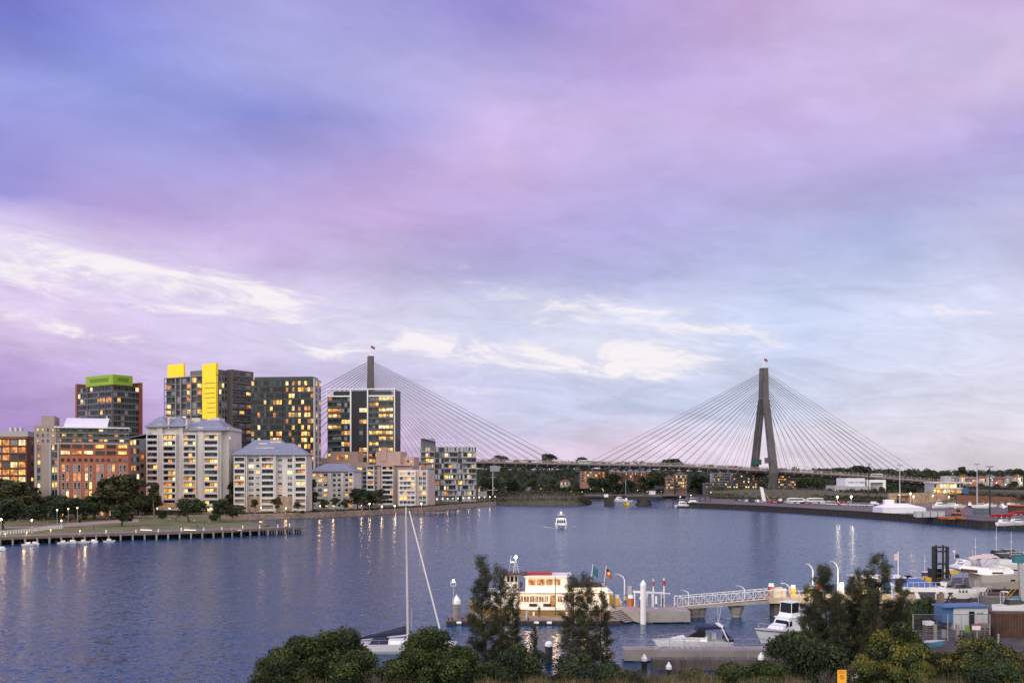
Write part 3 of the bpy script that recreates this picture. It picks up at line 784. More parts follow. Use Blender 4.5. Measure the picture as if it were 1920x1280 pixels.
for j in range(nz):
    for i in range(10):
        if i >= 7 and i <= 9 and True and dz*j > b.z(790,622): continue
        u = b.W*(i+.5)/10
        pl = 0.75 if (i in (0,4,6) and R5.random() < .6) else 0.14
        b.window('f', u, dz*j+0.3, b.W/10*0.82, dz*0.8, pl, 0, M_FRG, 't', (2,4,4,1), (4,3,2,1))
        if i in (0,1,4,6): b.balcony('f', u, dz*j+0.05, b.W/10*0.95, dz, 1.2, M_SLAB, M_RAILG, 0, False)
m = MB()
for i in (2,3,5): 
    m.bx(b.W*(i)/10-0.3, b.W*(i)/10+0.5, -1.0, 0, 0, b.Hh)
m.bx(-0.8, b.W, -1.4, 0, b.Hh-0.3, b.Hh+0.3); m.bx(-0.8,-0.4,-1.4,-1.0,0,b.Hh); m.build('fin', mat('mauve_grey_fin', (0.24,0.22,0.25), 0.7), b.root)
b.wall([(b.W-1, b.W+4, 8, b.D+1, 0, b.Hh+4)], 'service_core', mat('brown_core', (0.10,0.075,0.07), 0.8))
for j in range(nz+1):
    for i in range(3): b.window('r', 0.4+i*2.4+1.2, dz*j+0.3, 1.9, dz*0.72, 0.10, 0, M_SLAB, 'w')
b.items['window'] = [i for i in b.items['window'] if i[3] < b.Hh-1]
for j in range(nz+1):
    for i in range(3): b.window(((b.W+4, 8), pi/2), 2.5+i*6, dz*j+0.3, 4.2, dz*0.6, 0.06, 0, M_SLAB, 'w'); 
    b.balcony(((b.W+4, 8), pi/2), 9, dz*j, 17, dz, 0.9, M_SLAB, M_RAILG, 0, False)
b.finish()

# 6 black glass tower
b = Bld('glass_tower', 'black glass tower with scattered yellow windows and a white right edge', (471,604), (588,600), 13, G, gz(712,602), M_TOWER, 16, 'tower')
b.wall([(0,b.W,0,b.D,0,b.Hh)]); b.wall([(b.W,b.W+0.8,-0.5,b.D,0,b.Hh+0.5)], 'side_wall', mat('white_side_wall', (0.40,0.36,0.36), 0.7, var=0.06, vscale=0.3))
b.wall([(2,b.W-0.5,0.4,b.D-2,b.Hh,b.Hh+2.0)], 'roof_screen', M_GLASSD)
nz = 20; dz = b.Hh/nz; Rr = b.r
litrow = {}
for j in range(nz):
    for i in range(20):
        pl = 0.07
        if i >= 15: pl = 0.5
        if 11 <= i <= 13: pl = 0.4
        if i < 4 and j in (2,5,7,9,11,14): pl = 0.75
        if 6 <= i <= 9 and j in (10,11,16): pl = 0.6
        b.window('f', b.W*(i+.5)/20, dz*j+0.5, b.W/20*0.92, dz*0.70, pl, 0, M_FRD, 't', (1,6,3,2), (8,2,0.15,2))
m = MB()
for j in range(nz+1): m.bx(-0.5, b.W+0.2, -0.5, 0, dz*j-0.12, dz*j+0.22)
for i in (5, 10, 15): m.bx(b.W*i/20-0.15, b.W*i/20+0.15, -0.6, 0, 0, b.Hh)
m.build('floor_edge', mat('graphite_edge', (0.03,0.033,0.038), 0.5), b.root)
for j in range(nz):
    for uu in (3.5, 10.5): b.window('r', uu, dz*j+0.4, 2.6, dz*0.7, 0.3, -0.82, M_FRG, 'w')
b.finish()

# 9 tower with white portal frame
b = Bld('glass_tower', 'dark glass tower with white portal frame standing in front of left bridge pylon', (614,668), (741,664), 16, G, gz(742,666), M_TOWER, 19, 'tower')
b.wall([(0,b.W,0,b.D,0,b.Hh)]); b.wall([(b.u(661),b.u(689),-0.9,0,0,b.z(733))], 'dark_core', mat('black_cladding', (0.014,0.014,0.024), 0.7))
ft = b.z(729)
b.wall([(-0.3,b.W+0.3,-1.6,1.5,ft-0.7,ft), (-0.3,0.3,-1.6,0,b.Hh-1,ft-0.7), (b.W-0.6,b.W+0.1,-1.6,0,0,ft-0.7), (b.u(657),b.u(659.5),-1.4,0,0,ft-0.8), (b.u(689),b.u(691),-1.6,0,0,ft-0.8), (0,b.u(657),-1.3,0,b.Hh-0.6,b.Hh+0.3),(b.u(691),b.W,-1.3,0,b.Hh-0.6,b.Hh+0.3)], 'portal_frame', M_WHITE)
b.wall([(4,b.W-3,1,b.D,b.Hh,ft-1.5)], 'plant_room', M_GLASSD); b.wall([(b.W+0.1,b.W+0.5,-0.5,b.D,0,ft-1)], 'side_wall', mat('black_cladding_side', (0.02,0.02,0.028), 0.5))
nz = 19; dz = b.Hh/nz
for j in range(nz):
    for (ua, ub, n, pf_) in ((b.u(615), b.u(640), 3, .62), (b.u(640), b.u(657), 3, .28), (b.u(674), b.u(688.5), 2, .3), (b.u(692), b.u(710), 3, .45), (b.u(710), b.u(737), 4, .5)):
        yy = -0.92 if n == 2 else 0
        rowlit = b.r.random() < pf_
        for i in range(n):
            if n == 2 and not rowlit and b.r.random() < 0.7: continue
            b.window('f', ua+(ub-ua)*(i+.5)/n, dz*j+0.35, (ub-ua)/n*0.94, dz*0.72, 0.88 if rowlit else 0.02, yy, M_FRG, 't', (2,5,3,2), (3,4,3,3))
        if n in (3, 4) and ua > b.u(680) or ua < b.u(616): b.balcony('f', (ua+ub)/2, dz*j+0.1, ub-ua, dz, 1.2, M_SLAB, M_RAILG, 0, False)
b.finish()

# 7 tall cream tower with stepped metal roofs
def cream(bld, cols, ztop, z0, dz, rail=M_RAIL, p=0.3):
    """cols: (px0, px1, kind) on the front; b bay of balconies, w pair of windows, t tall teal window"""
    b = bld; nz = int((ztop-z0)/dz)
    for (a, c, kd) in cols:
        ua, uc = b.u(a), b.u(c); w = uc-ua; um = (ua+uc)/2
        for j in range(nz):
            z = z0+dz*j
            if kd == 'b':
                rl = p*2.0 if b.r.random() < 0.45 else p*0.15
                n = max(1, int(w/2.0))
                for i in range(n): b.window('f', ua+w*(i+.5)/n, z+0.15, w/n*0.9, dz*0.78, rl, 0, M_FRG, 'w', (4,4,3,3), (6,2,1,1))
                b.balcony('f', um, z, w, dz, 1.5, M_RAIL, rail)
            elif kd == 'w': b.window('f', um, z+0.8, w, dz*0.5, p*0.5, 0, M_RAIL, 's', un=(4,2,2,1))
            elif kd == 't': b.window('f', um, z+0.5, w, dz*0.62, p*0.3, 0, M_RAIL, 's', un=(1,2,2,4))
        if kd == 'b':
            m = MB(); 
            for x in (ua-0.12, uc-0.12): m.bx(x, x+0.24, -1.62, 0, z0, z0+dz*nz)
            m.bx(ua-0.2, uc+0.2, -1.7, 0, z0+dz*nz-0.2, z0+dz*nz+0.15)
            m.build('bay_frame', M_RAIL, b.root)
            m = MB(); m.bx(ua, uc, -0.03, 0.01, z0, z0+dz*nz); m.build('bay_shade_panel', M_FRD, b.root)  # flat dark panel behind the windows: shade of a recess put into colour
b = Bld('apartment_tower', 'tall cream apartment tower with white balconies and stepped blue grey roofs', (275,500), (415,500), 22, G, gz(800,500), M_CREAM, 17, 'apartment block')
b.wall([(0,b.W,0,b.D,0,b.Hh), (b.W,b.W+3.2,2.5,b.D+4,0,b.Hh), (b.u(296),b.u(306),-1.2,0,0,b.z(795)), (b.u(337),b.u(344),-1.0,0,0,b.z(795)), (b.u(371),b.u(382),-0.8,0,0,b.Hh)])
m = MB()
def shed(m, x0, x1, y0, y1, z0, z1, mi=0):                # roof plane rising left to right
    gab.prism([(x0+.6,y0+1.5),(x1-.1,y0+1.5),(x1-.1,y1-.2),(x0+.6,y1-.2)], [z0-2]*4, [z0,z1-.05,z1-.05,z0])
    m.raw([(x0,y0,z0),(x1,y0,z1),(x1,y1,z1),(x0,y1,z0),(x0,y0,z0+.35),(x1,y0,z1+.35),(x1,y1,z1+.35),(x0,y1,z0+.35)], [(0,3,2,1),(4,5,6,7),(0,1,5,4),(1,2,6,5),(2,3,7,6),(3,0,4,7)], mi)
gab = MB(); hip(m, 0, b.u(318), -1.6, 15, b.Hh, 5.6, 0.7, inset=5.2); hip(m, b.u(309), b.u(352), -2.0, 14, b.Hh+0.3, 5.4, 0.5, inset=5.4)
gab.bx(b.u(318)-0.4, b.u(318)+0.5, -1.8, 9, b.Hh-1, b.z(783)); gab.bx(b.u(352)-0.4, b.u(352)+0.5, -2.2, 9, b.Hh-1, b.z(786))
hip(m, b.u(347), b.W+3, -1.5, b.D+3, b.z(806), 5.6, 0.6, inset=7)
m.build('roof', M_ROOF, b.root); gab.build('gable', M_CREAM, b.root)
b.wall([(b.u(313),b.u(334),4,b.D-2,b.Hh-1,b.z(781)), (b.u(352),b.u(368),6,b.D-4,b.Hh-2,b.z(782)), (b.u(385),b.u(402),8,b.D-4,b.Hh-1,b.z(781))], 'roof_parapet', M_CREAM)
dz = 3.08
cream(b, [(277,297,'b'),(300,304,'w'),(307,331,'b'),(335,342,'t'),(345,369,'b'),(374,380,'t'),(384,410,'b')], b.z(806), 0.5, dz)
for j in range(13): b.window('r', 4, 0.5+dz*j+0.8, 1.3, 1.5, 0.1, -3.22, M_RAIL, 's')
b.items['window'] = [i for i in b.items['window'] if not (abs(i[4]-pi/2) < .1 and i[3] < 3)]
b.finish()

# 8 cream block with big hipped roof
b = Bld('apartment_building', 'broad cream apartment block with large hipped blue grey roof near the water', (438,497), (576,500), 20, G, gz(852,498), M_CREAM, 18)
b.wall([(0,b.W,0,b.D,0,b.Hh)]); m = MB(); hip(m, 0, b.W, -1.6, b.D, b.Hh, 6.2, 0.8, inset=8.2); hip(m, b.u(455), b.u(540), 3, b.D-2, b.Hh+3.8, 4.2, 0.2, inset=5); m.build('roof', M_ROOF, b.root)
b.wall([(b.u(482),b.u(498),5,10,b.Hh+3,b.z(829)), (b.u(503),b.u(524),6,11,b.Hh+3,b.z(826)), (b.u(478),b.u(514),2.5,8,b.Hh+2,b.z(838))], 'roof_parapet', M_CREAM)
b.wall([(-0.05,b.W+0.05,-0.3,0,0,b.z(930))], 'base_wall', M_STONE)
b.wall([(b.u(462),b.u(464),-1.6,0,0,b.Hh), (b.u(488),b.u(490),-1.6,0,0,b.Hh),(b.u(515),b.u(518),-1.6,0,0,b.Hh),(b.u(549),b.u(553),-1.6,0,0,b.Hh)], 'fin', M_CREAM)
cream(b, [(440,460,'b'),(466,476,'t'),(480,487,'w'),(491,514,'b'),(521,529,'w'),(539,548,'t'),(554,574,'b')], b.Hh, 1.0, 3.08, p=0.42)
b.finish()

# 10 small cream block
b = Bld('apartment_building', 'small cream block with low hipped roof between two larger apartment blocks', (583,552), (664,550), 18, G, gz(883,551), M_CREAM, 20)
b.wall([(0,b.W,0,b.D,0,b.Hh)]); m = MB(); hip(m, 0, b.W, -1, b.D, b.Hh, 4.4, 0.6, inset=7); m.build('roof', M_ROOF, b.root)
b.wall([(b.u(616),b.u(622),-1.2,0,0,b.Hh-1), (b.u(640),b.u(645),-1.2,0,0,b.Hh-1)], 'fin', M_CREAM)
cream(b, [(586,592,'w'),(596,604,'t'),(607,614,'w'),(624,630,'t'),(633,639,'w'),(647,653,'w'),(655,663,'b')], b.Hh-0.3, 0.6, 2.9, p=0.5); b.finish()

# 11 tan terraced complex
b = Bld('apartment_building', 'pinkish tan terraced block with flat roofs directly behind small cream block', (616,632), (692,630), 20, G, gz(866,631), M_PINK, 21)
b.wall([(0,b.W,0,b.D,0,b.z(866)), (0,b.u(668),5,b.D,b.z(866),b.z(846)), (-6,0,3,b.D,0,b.z(858))]); b.wall([(b.u(658),b.u(692),-1.8,0,0,b.z(873))], 'white_wall', M_GREYW)
b.grid('f', b.u(628), b.u(656), 12, b.z(868), 3, 4, 0.5, 0.8, 0.65); b.grid('f', b.u(660), b.u(691), 2, b.z(875), 3, 8, 0.3, 0.85, 0.62, -1.8, un=(3,3,2,3)); b.grid('f', b.u(626), b.u(650), b.z(866)+.3, b.z(850), 3, 1, 0.9, 0.7, 0.6, 5)
b.finish()
b = Bld('apartment_building', 'taupe stepped apartment block left of the white glazed waterfront corner', (688,622), (772,618), 22, G, gz(872,620), M_TAUPE, 22)
b.wall([(0,b.W,0,b.D,0,b.Hh)]); b.wall([(b.u(702),b.u(748),4,b.D-1,b.Hh,b.z(846)), (b.u(748),b.W,6,b.D-1,b.Hh,b.z(856)), (b.u(711),b.u(722),3.5,6,b.z(864),b.z(838))], 'upper_wall', M_PINK)
b.wall([(-0.2,b.W,-2,0.5,b.Hh-0.2,b.Hh+0.4)], 'eave', M_PINK); b.wall([(b.u(709),b.u(714),-0.8,0,0,b.Hh),(b.u(738),b.u(742),-0.8,0,0,b.Hh)], 'fin', M_PINK)
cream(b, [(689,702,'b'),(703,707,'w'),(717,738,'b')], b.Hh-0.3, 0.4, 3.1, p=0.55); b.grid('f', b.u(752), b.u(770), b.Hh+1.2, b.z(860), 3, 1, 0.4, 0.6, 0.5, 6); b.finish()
b = Bld('apartment_building', 'white glazed waterfront block with stacked bays at end of tan terrace', (746,606), (803,603), 18, G, gz(880,604), mat('pale_pink_render', (0.50,0.40,0.37), 0.85, var=0.06, vscale=0.2), 23)
b.wall([(0,b.W,0,b.D,0,b.Hh)]); b.wall([(b.u(749),b.u(780),-1.6,0,0,b.z(882))], 'glazed_wall', M_WHITE)
b.grid('f', b.u(750), b.u(779), 0.4, b.z(884), 4, 7, 0.42, 0.85, 0.72, -1.6, 't', M_RAIL, un=(4,3,3,2)); b.grid('f', b.u(785), b.u(799), 0.4, b.z(884), 2, 7, 0.3, 0.9, 0.7, 0, 't', M_RAIL, un=(5,2,2,2))
for j in range(7): b.balcony('f', b.u(764), 0.4+(b.z(884)-.4)/7*j, b.u(779)-b.u(750), 3, 1.2, M_WHITE, M_RAIL, -1.6, False)
m = MB()
for i in range(3): u = b.u(784)+i*(b.u(800)-b.u(784))/2; m.bx(u-0.12,u+0.12,-0.5,0,0,b.Hh)
m.build('fin', M_WHITE, b.root); b.finish()

# 12 grey louvred block by the bridge
b = Bld('apartment_building', 'grey louvred apartment block with tilted white canopy roof beside the bridge deck', (789,704), (893,706), 20, G, gz(838,709), mat('louvre_grey', (0.19,0.19,0.205), 0.7, var=0.15, vscale=0.4), 24)
b.wall([(0,b.W,0,b.D,0,b.Hh), (0,b.u(815),0.2,b.D,b.Hh,b.z(822))]); m = MB()
m.raw([(b.u(790),-2,b.z(820)),(b.u(830),-2,b.z(829)),(b.u(878),-1,b.z(829)),(b.u(876),b.D,b.z(824)),(b.u(800),b.D,b.z(819))]+[(b.u(790),-2,b.z(821)),(b.u(830),-2,b.z(830.5)),(b.u(878),-1,b.z(830)),(b.u(876),b.D,b.z(825)),(b.u(800),b.D,b.z(820))], [(0,1,2,3,4),(9,8,7,6,5),(0,5,6,1),(1,6,7,2),(2,7,8,3),(3,8,9,4),(4,9,5,0)])
m.build('canopy_roof', M_ROOFW, b.root)
nz = 10; dz = b.Hh/nz
for j in range(nz):
    for i in range(12):
        b.window('f', b.W*(i+.5)/12, dz*j+0.4, b.W/12*0.9, dz*0.76, 0.38 if i in (0,1,2,5,6,8,10) else 0.05, 0, M_FRG, 'w', (2,5,3,2), (5,3,3,1))
    for (k0, k1) in ((0,3),(5,8),(9,12)): b.balcony('f', b.W*(k0+k1)/24, dz*j+0.1, b.W*(k1-k0)/12, dz, 1.8, M_SLAB, M_STEEL, 0, True)
m = MB()
for k in range(120):
    u = b.W*b.r.random(); z = dz*b.r.randrange(nz)+0.3; y = -1.95 if b.r.random() < .6 else -0.35; m.bx(u-0.7, u+0.7, y-0.06, y, z, z+dz*0.85)
m.build('louvre_screen', mat('pale_louvre', (0.50,0.50,0.54), 0.6), b.root); b.finish()
# ---------------------------------------------------------------- trees
import numpy as np
def leafm(name, c, c2, tr=0.0):
    return mat(name, c, 0.7, col2=c2, vscale=0.9, spec=0.25)
LF_DARK = [leafm('leaf_dark_a', (0.022,0.036,0.016), (0.012,0.022,0.011)), leafm('leaf_dark_b', (0.040,0.060,0.022), (0.022,0.036,0.015)), leafm('leaf_dark_c', (0.066,0.085,0.030), (0.032,0.048,0.018))]
LF_OLIVE = [leafm('leaf_olive_a', (0.045,0.048,0.022), (0.022,0.026,0.013)), leafm('leaf_olive_b', (0.080,0.082,0.036), (0.045,0.048,0.022)), leafm('leaf_olive_c', (0.13,0.115,0.050), (0.07,0.068,0.03))]
LF_SHRUB = [leafm('leaf_shrub_a', (0.020,0.033,0.011), (0.012,0.020,0.008)), leafm('leaf_shrub_b', (0.042,0.064,0.017), (0.025,0.040,0.011)), leafm('leaf_shrub_c', (0.090,0.112,0.026), (0.050,0.068,0.016))]
LF_CAS = [leafm('needle_a', (0.034,0.036,0.020), (0.020,0.022,0.013)), leafm('needle_b', (0.060,0.068,0.032), (0.035,0.042,0.020)), leafm('needle_c', (0.115,0.105,0.050), (0.068,0.065,0.032))]
LF_YEL = [LF_SHRUB[0], LF_SHRUB[2], leafm('leaf_yellowing', (0.19,0.155,0.022), (0.09,0.09,0.02))]
LF_DRY = [leafm('dry_leaf_a', (0.15,0.115,0.065), (0.08,0.065,0.036)), leafm('dry_leaf_b', (0.27,0.20,0.11), (0.15,0.115,0.065)), leafm('dry_leaf_c', (0.075,0.085,0.035), (0.04,0.048,0.02))]
M_BARK = mat('bark', (0.055,0.042,0.034), 0.9, var=0.3, vscale=2)
M_BARKG = mat('pale_gum_bark', (0.20,0.16,0.13), 0.85, var=0.3, vscale=1.5)
def quads_mesh(name, P, U, V, mats, mi):
    """P centres, U and V half edges, all (n,3): two-triangle leaves"""
    n = len(P); co = np.empty((n, 4, 3), np.float32)
    co[:,0] = P-U-V*0.4; co[:,1] = P-V; co[:,2] = P+U+V*0.3; co[:,3] = P+V
    me = bpy.data.meshes.new(name); me.vertices.add(n*4); me.vertices.foreach_set('co', co.ravel())
    me.loops.add(n*4); me.loops.foreach_set('vertex_index', np.arange(n*4, dtype=np.int32))
    me.polygons.add(n); me.polygons.foreach_set('loop_start', np.arange(0, n*4, 4, dtype=np.int32)); 
    for m_ in mats: me.materials.append(m_)
    me.polygons.foreach_set('material_index', mi.astype(np.int32)); me.update(calc_edges=True); me.validate(); return me
def unit(a): return a/np.maximum(np.linalg.norm(a, axis=1, keepdims=True), 1e-6)
def leaf_cloud(name, seed, blobs, n, size, mats, asp=0.55, lowcut=-0.55, inner=0.35, drop=0.0, wts=(0.35,0.4,0.25)):
    r = np.random.RandomState(seed); B = np.array(blobs, float)
    w = B[:,3]**2; idx = r.choice(len(B), n, p=w/w.sum())
    d = unit(r.normal(size=(n,3))); d[:,2] = np.where(d[:,2] < lowcut, -d[:,2], d[:,2])
    rad = B[idx,3]*(1-inner*r.rand(n)**1.6)*(1+0.10*r.normal(size=n))
    P = B[idx,:3]+d*rad[:,None]*np.array([1,1,B.shape[1] > 4 and 1 or 0.85])
    nr = unit(d+0.9*r.normal(size=(n,3))); U = unit(np.cross(nr, r.normal(size=(n,3)))); V = np.cross(nr, U)
    s = size*(0.6+0.8*r.rand(n))[:,None]
    bl = r.rand(len(B))
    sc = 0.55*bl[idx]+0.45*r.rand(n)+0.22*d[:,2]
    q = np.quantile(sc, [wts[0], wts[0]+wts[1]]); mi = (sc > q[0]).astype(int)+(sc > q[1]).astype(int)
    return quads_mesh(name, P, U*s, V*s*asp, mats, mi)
def blobs_for(seed, R_, Hc, nb, z0, flat=1.0, br=(0.28,0.46)):
    r = random.Random(seed); out = []
    for k in range(nb):
        a = r.random()*2*pi; t = r.random()**0.6; zz = r.random()
        rr = R_*(0.72*t)*sqrt(max(0.1, 1-(2*zz-0.9)**2*0.75))
        out.append((rr*cos(a), rr*sin(a), z0+Hc*(0.15+0.72*zz)*flat, R_*r.uniform(*br)))
    return out
def trunk_mesh(blobs, h0, r0, seed, mats, nl=7, lean=0.4):
    r = random.Random(seed); m = MB(); j = Vector((r.uniform(-lean, lean), r.uniform(-lean, lean), h0))
    m.tube((0,0,-0.3), j*0.5+Vector((0.1,0,0)), r0, r0*0.8, 7); m.tube(j*0.5+Vector((0.1,0,0)), j, r0*0.8, r0*0.62, 7)
    for b in r.sample(blobs, min(nl, len(blobs))):
        e = Vector(b[:3]); mid = j.lerp(e, 0.5)+Vector((r.uniform(-.3,.3), r.uniform(-.3,.3), 0.3))
        m.tube(j, mid, r0*0.42, r0*0.28, 5); m.tube(mid, e, r0*0.28, r0*0.1, 5)
    return m.mesh('trunk', mats)
PROTO = {}
def tree_proto(key, seed, R_, Ht, trunk_h, nb, nl, leaf, mats, bark, flat=1.0, name='tree', br=(0.28,0.46), r0=None, asp=0.55):
    root = thing(name, 'proto', 'tree', (0,0,-500)); bl = blobs_for(seed, R_, Ht-trunk_h, nb, trunk_h, flat, br)
    put('trunk', trunk_mesh(bl, trunk_h+0.15*(Ht-trunk_h), r0 or 0.035*Ht, seed, bark), root)
    put('crown', leaf_cloud('crown', seed, bl, nl, leaf, mats, asp), root)
    PROTO[key] = [root, Ht, False]
def plant_tree(key, x, y, z, h, label, group=None, cat=None, name=None, wide=1.0):
    root, Ht, used = PROTO[key]; s = h/Ht; rz = R.random()*6.28
    if not used:
        o = root; PROTO[key][2] = True; o.location = (x,y,z); o.rotation_euler = (0,0,rz); o.scale = (s*wide,s*wide,s); o['label'] = label
    else: o = copy_tree(root, (x,y,z), rz, (s*wide,s*wide,s), label)
    if group: o['group'] = group
    elif 'group' in o: del o['group']
    if cat: o['category'] = cat
    if name: o.name = name
    return o
tree_proto('round_a', 1, 4.2, 8, 1.1, 13, 2300, 0.34, LF_DARK, M_BARK, 1.0)
tree_proto('round_b', 2, 4.6, 8, 1.3, 15, 2300, 0.34, LF_DARK, M_BARK, 0.95)
tree_proto('gum_a', 3, 4.4, 11, 2.8, 16, 2300, 0.36, LF_OLIVE, M_BARKG, 1.0, 'gum_tree', (0.22,0.36))
tree_proto('gum_b', 4, 4.0, 11, 3.2, 14, 2100, 0.36, LF_OLIVE, M_BARKG, 1.0, 'gum_tree', (0.22,0.36))
tree_proto('tall', 5, 3.0, 13, 2.0, 18, 2200, 0.36, LF_DARK, M_BARK, 1.0, 'tree', (0.3,0.5))
tree_proto('bush', 6, 1.7, 2.4, 0.2, 9, 900, 0.2, LF_SHRUB, M_BARK, 1.0, 'bush', (0.35,0.5), 0.08)
# (kind, px, base row, crown top row, ground z, label)
TREES = [
 ('round_a', 6, 992, 935, 1.9, 'dark round tree at the far left edge of the lawn', 1.3),
 ('gum_a', 34, 978, 903, 1.9, 'tall olive gum tree in front of the glowing brick office', 1.1),
 ('round_b', 58, 985, 942, 1.9, 'low dark tree behind the left end of the foot path', 1.3),
 ('gum_b', 84, 975, 930, 1.9, 'olive tree in front of the grey end of the brick block', 1.3),
 ('round_a', 112, 978, 935, 1.9, 'dark tree behind the row of three park lamps', 1.3),
 ('gum_b', 140, 972, 932, 1.9, 'broad olive tree under the brick block, right of the park lamps', 1.3),
 ('round_b', 176, 975, 938, 1.9, 'dark dense tree just left of the round tree on the lawn', 1.1),
 ('gum_a', 202, 966, 897, 1.9, 'large spreading gum tree covering the corner of the brick block', 1.25),
 ('gum_b', 236, 962, 889, 1.9, 'large gum tree with its crown against the brick and slate buildings', 1.25),
 ('round_a', 228, 986, 947, 1.9, 'wide round dark green tree alone on the open lawn', 1.25),
 ('round_b', 262, 960, 925, 1.9, 'dark tree in the gap between brick block and cream tower', 1.0),
 ('gum_b', 289, 972, 903, 1.9, 'slender gum tree with bare lower trunk before the cream tower', 0.55),
 ('gum_a', 262, 968, 934, 1.9, 'low olive gum tree left of the slender gum', 1.1),
 ('round_a', 305, 976, 956, 1.9, 'small young tree beside the low flat pavilion', 0.8),
 ('round_b', 355, 979, 930, 1.9, 'dark leafy tree in front of the foot of the cream tower', 0.85),
 ('round_a', 413, 976, 936, 1.9, 'dark tree touching the gum near the lawn end', 0.8),
 ('gum_a', 436, 978, 945, 1.9, 'low spreading gum tree at the end of the lawn', 1.5),
 ('tall', 437, 960, 900, 2.5, 'tall dark tree between the two cream apartment towers', 0.9),
 ('gum_b', 478, 963, 935, 2.5, 'leftmost small gum in front of the broad cream block', 1.0),
 ('gum_a', 521, 962, 931, 2.5, 'middle small gum in front of the broad cream block', 0.9),
 ('gum_b', 558, 962, 940, 2.5, 'rightmost small gum in front of the broad cream block', 1.1),
 ('tall', 586, 955, 896, 2.5, 'tall dark narrow tree at right corner of the broad cream block', 0.8),
 ('gum_a', 606, 960, 935, 2.5, 'gum in front of left half of the small cream block', 1.0),
 ('gum_b', 628, 960, 932, 2.5, 'gum in front of middle of the small cream block', 1.0),
 ('gum_a', 648, 959, 934, 2.5, 'gum in front of right end of the small cream block', 1.0),
 ('round_b', 672, 955, 912, 2.5, 'dark bushy tree right of the small cream block', 0.9),
 ('round_a', 692, 956, 920, 2.5, 'dark tree in middle of the clump before the tan terrace', 1.1),
 ('gum_a', 714, 957, 916, 2.5, 'olive tree at right of the clump before the tan terrace', 1.0),
 ('gum_b', 680, 959, 930, 2.5, 'low gum at front of the clump before the tan terrace', 1.1),
 ('round_b', 795, 946, 924, 2.5, 'dark tree at right foot of the white glazed block', 0.8),
 ('round_a', 812, 935, 905, 2.5, 'dark tree left of the grey louvred block foot', 1.0),
 ('round_b', 830, 934, 904, 2.5, 'dense dark tree before the grey louvred block, second from left', 1.0),
 ('round_a', 848, 934, 908, 2.5, 'dense dark tree before the middle of the grey louvred block', 1.0),
 ('gum_a', 866, 934, 908, 2.5, 'olive tree before the right half of the grey louvred block', 1.0),
 ('tall', 463, 880, 818, 2.5, 'tall dark tree showing between yellow panel tower and black glass tower', 0.8),
 ('tall', 255, 935, 890, 2.5, 'dark tree in shade below the narrow slate building', 1.2),
 ('round_a', 1028, 868, 851, 22, 'rounded brown green tree rising above the bridge deck left of centre', 1.0),
 ('gum_a', 935, 868, 853, 20, 'spreading tree above the deck just right of the louvred block', 1.6),
 ('round_b', 1090, 866, 855, 22, 'small pointed tree above middle of bridge deck', 1.0),
 ('round_a', 1258, 868, 860, 25, 'flat dark tree above the deck left of the right pylon', 2.0),
 ('round_b', 1585, 888, 874, 15, 'grey green tree above the deck right of the right pylon', 1.5),
 ('round_a', 1615, 890, 873, 15, 'second grey green tree above the deck right of the right pylon', 1.5),
 ('gum_b', 1805, 893, 874, 10, 'tall skyline tree left of the light masts on right hill', 1.0),
]
for k in range(17):
    px = 2+k*19.5+R.uniform(-6,6); TREES.append((R.choice(['round_b','gum_a','gum_b','round_a']), px, R.uniform(948,966), R.uniform(896,912) if 188 < px < 258 or px < 55 else R.uniform(922,938), 2.2, ['dark tree','olive tree','shaded tree'][k%3]+' in back row of the park belt, '+['under the glowing office','below grey end of brick block','at left foot of brick block','at middle foot of brick block','at right foot of brick block','below the slate building','at left foot of cream tower'][min(6,int(px/48))], 1.15))
for kd, px, pb, pt, zg, lb, wd in TREES:
    Y = gy(pb, zg) if pb > 893 else None
    if pb <= 893 or Y > 1150 or Y < 0: Y = 1060 if pb <= 893 else 880
    if px in (463,): Y = 690
    if px == 255: Y = 520
    if px < 250 and pb > 945: Y = min(Y, 436)
    elif px < 300 and pb > 945: Y = min(Y, 470)
    z0 = zg if pb > 893 else gz(pb+14, Y)
    if px == 463: z0 = 2.5
    plant_tree(kd, gx(px, Y), Y, z0, gz(pt, Y)-z0, lb, wide=wd*(1.22 if 330 > px and pb > 945 else (1.35 if 470 > px and pb > 945 else 1.2)))
# more skyline trees on the right hill
for k in range(26):
    px = 1700+k*9.2+R.uniform(-3, 3); Y = R.uniform(950, 1250); pt = R.uniform(879, 892)-(4 if px > 1850 else 0)
    z0 = 6; plant_tree(R.choice(['round_a','round_b','gum_a']), gx(px, Y), Y, z0, gz(pt, Y)-z0, 'dark tree on the wooded skyline at right', 'trees on the right skyline', wide=0.55)
# palm
def palm():
    r = random.Random(5); root = thing('palm_tree', 'single palm tree with bare pale trunk in front of the park trees', 'tree', (gx(90,402),402,1.9))
    m = MB(); m.tube((0,0,0),(0.15,0,6.5),0.26,0.18,8); m.build('trunk', M_BARKG, root)
    P, U, V = [], [], []; m = MB()
    for k in range(26):
        a = r.random()*6.28; e = r.uniform(-0.5, 1.1); L_ = r.uniform(1.8, 2.5); p = Vector((0.15,0,6.5)); pr = p
        for j in range(1, 6):
            t = j/5; q = p+Vector((cos(a)*L_*t, sin(a)*L_*t, e*L_*t-1.6*t*t)); sd = Vector((-sin(a), cos(a), 0))*(0.34*(1-t*0.8)); 
            m.poly([pr-sd, pr+sd, q+sd*0.9, q-sd*0.9]); pr = q
    m.build('crown', LF_DARK[2], root)
palm()
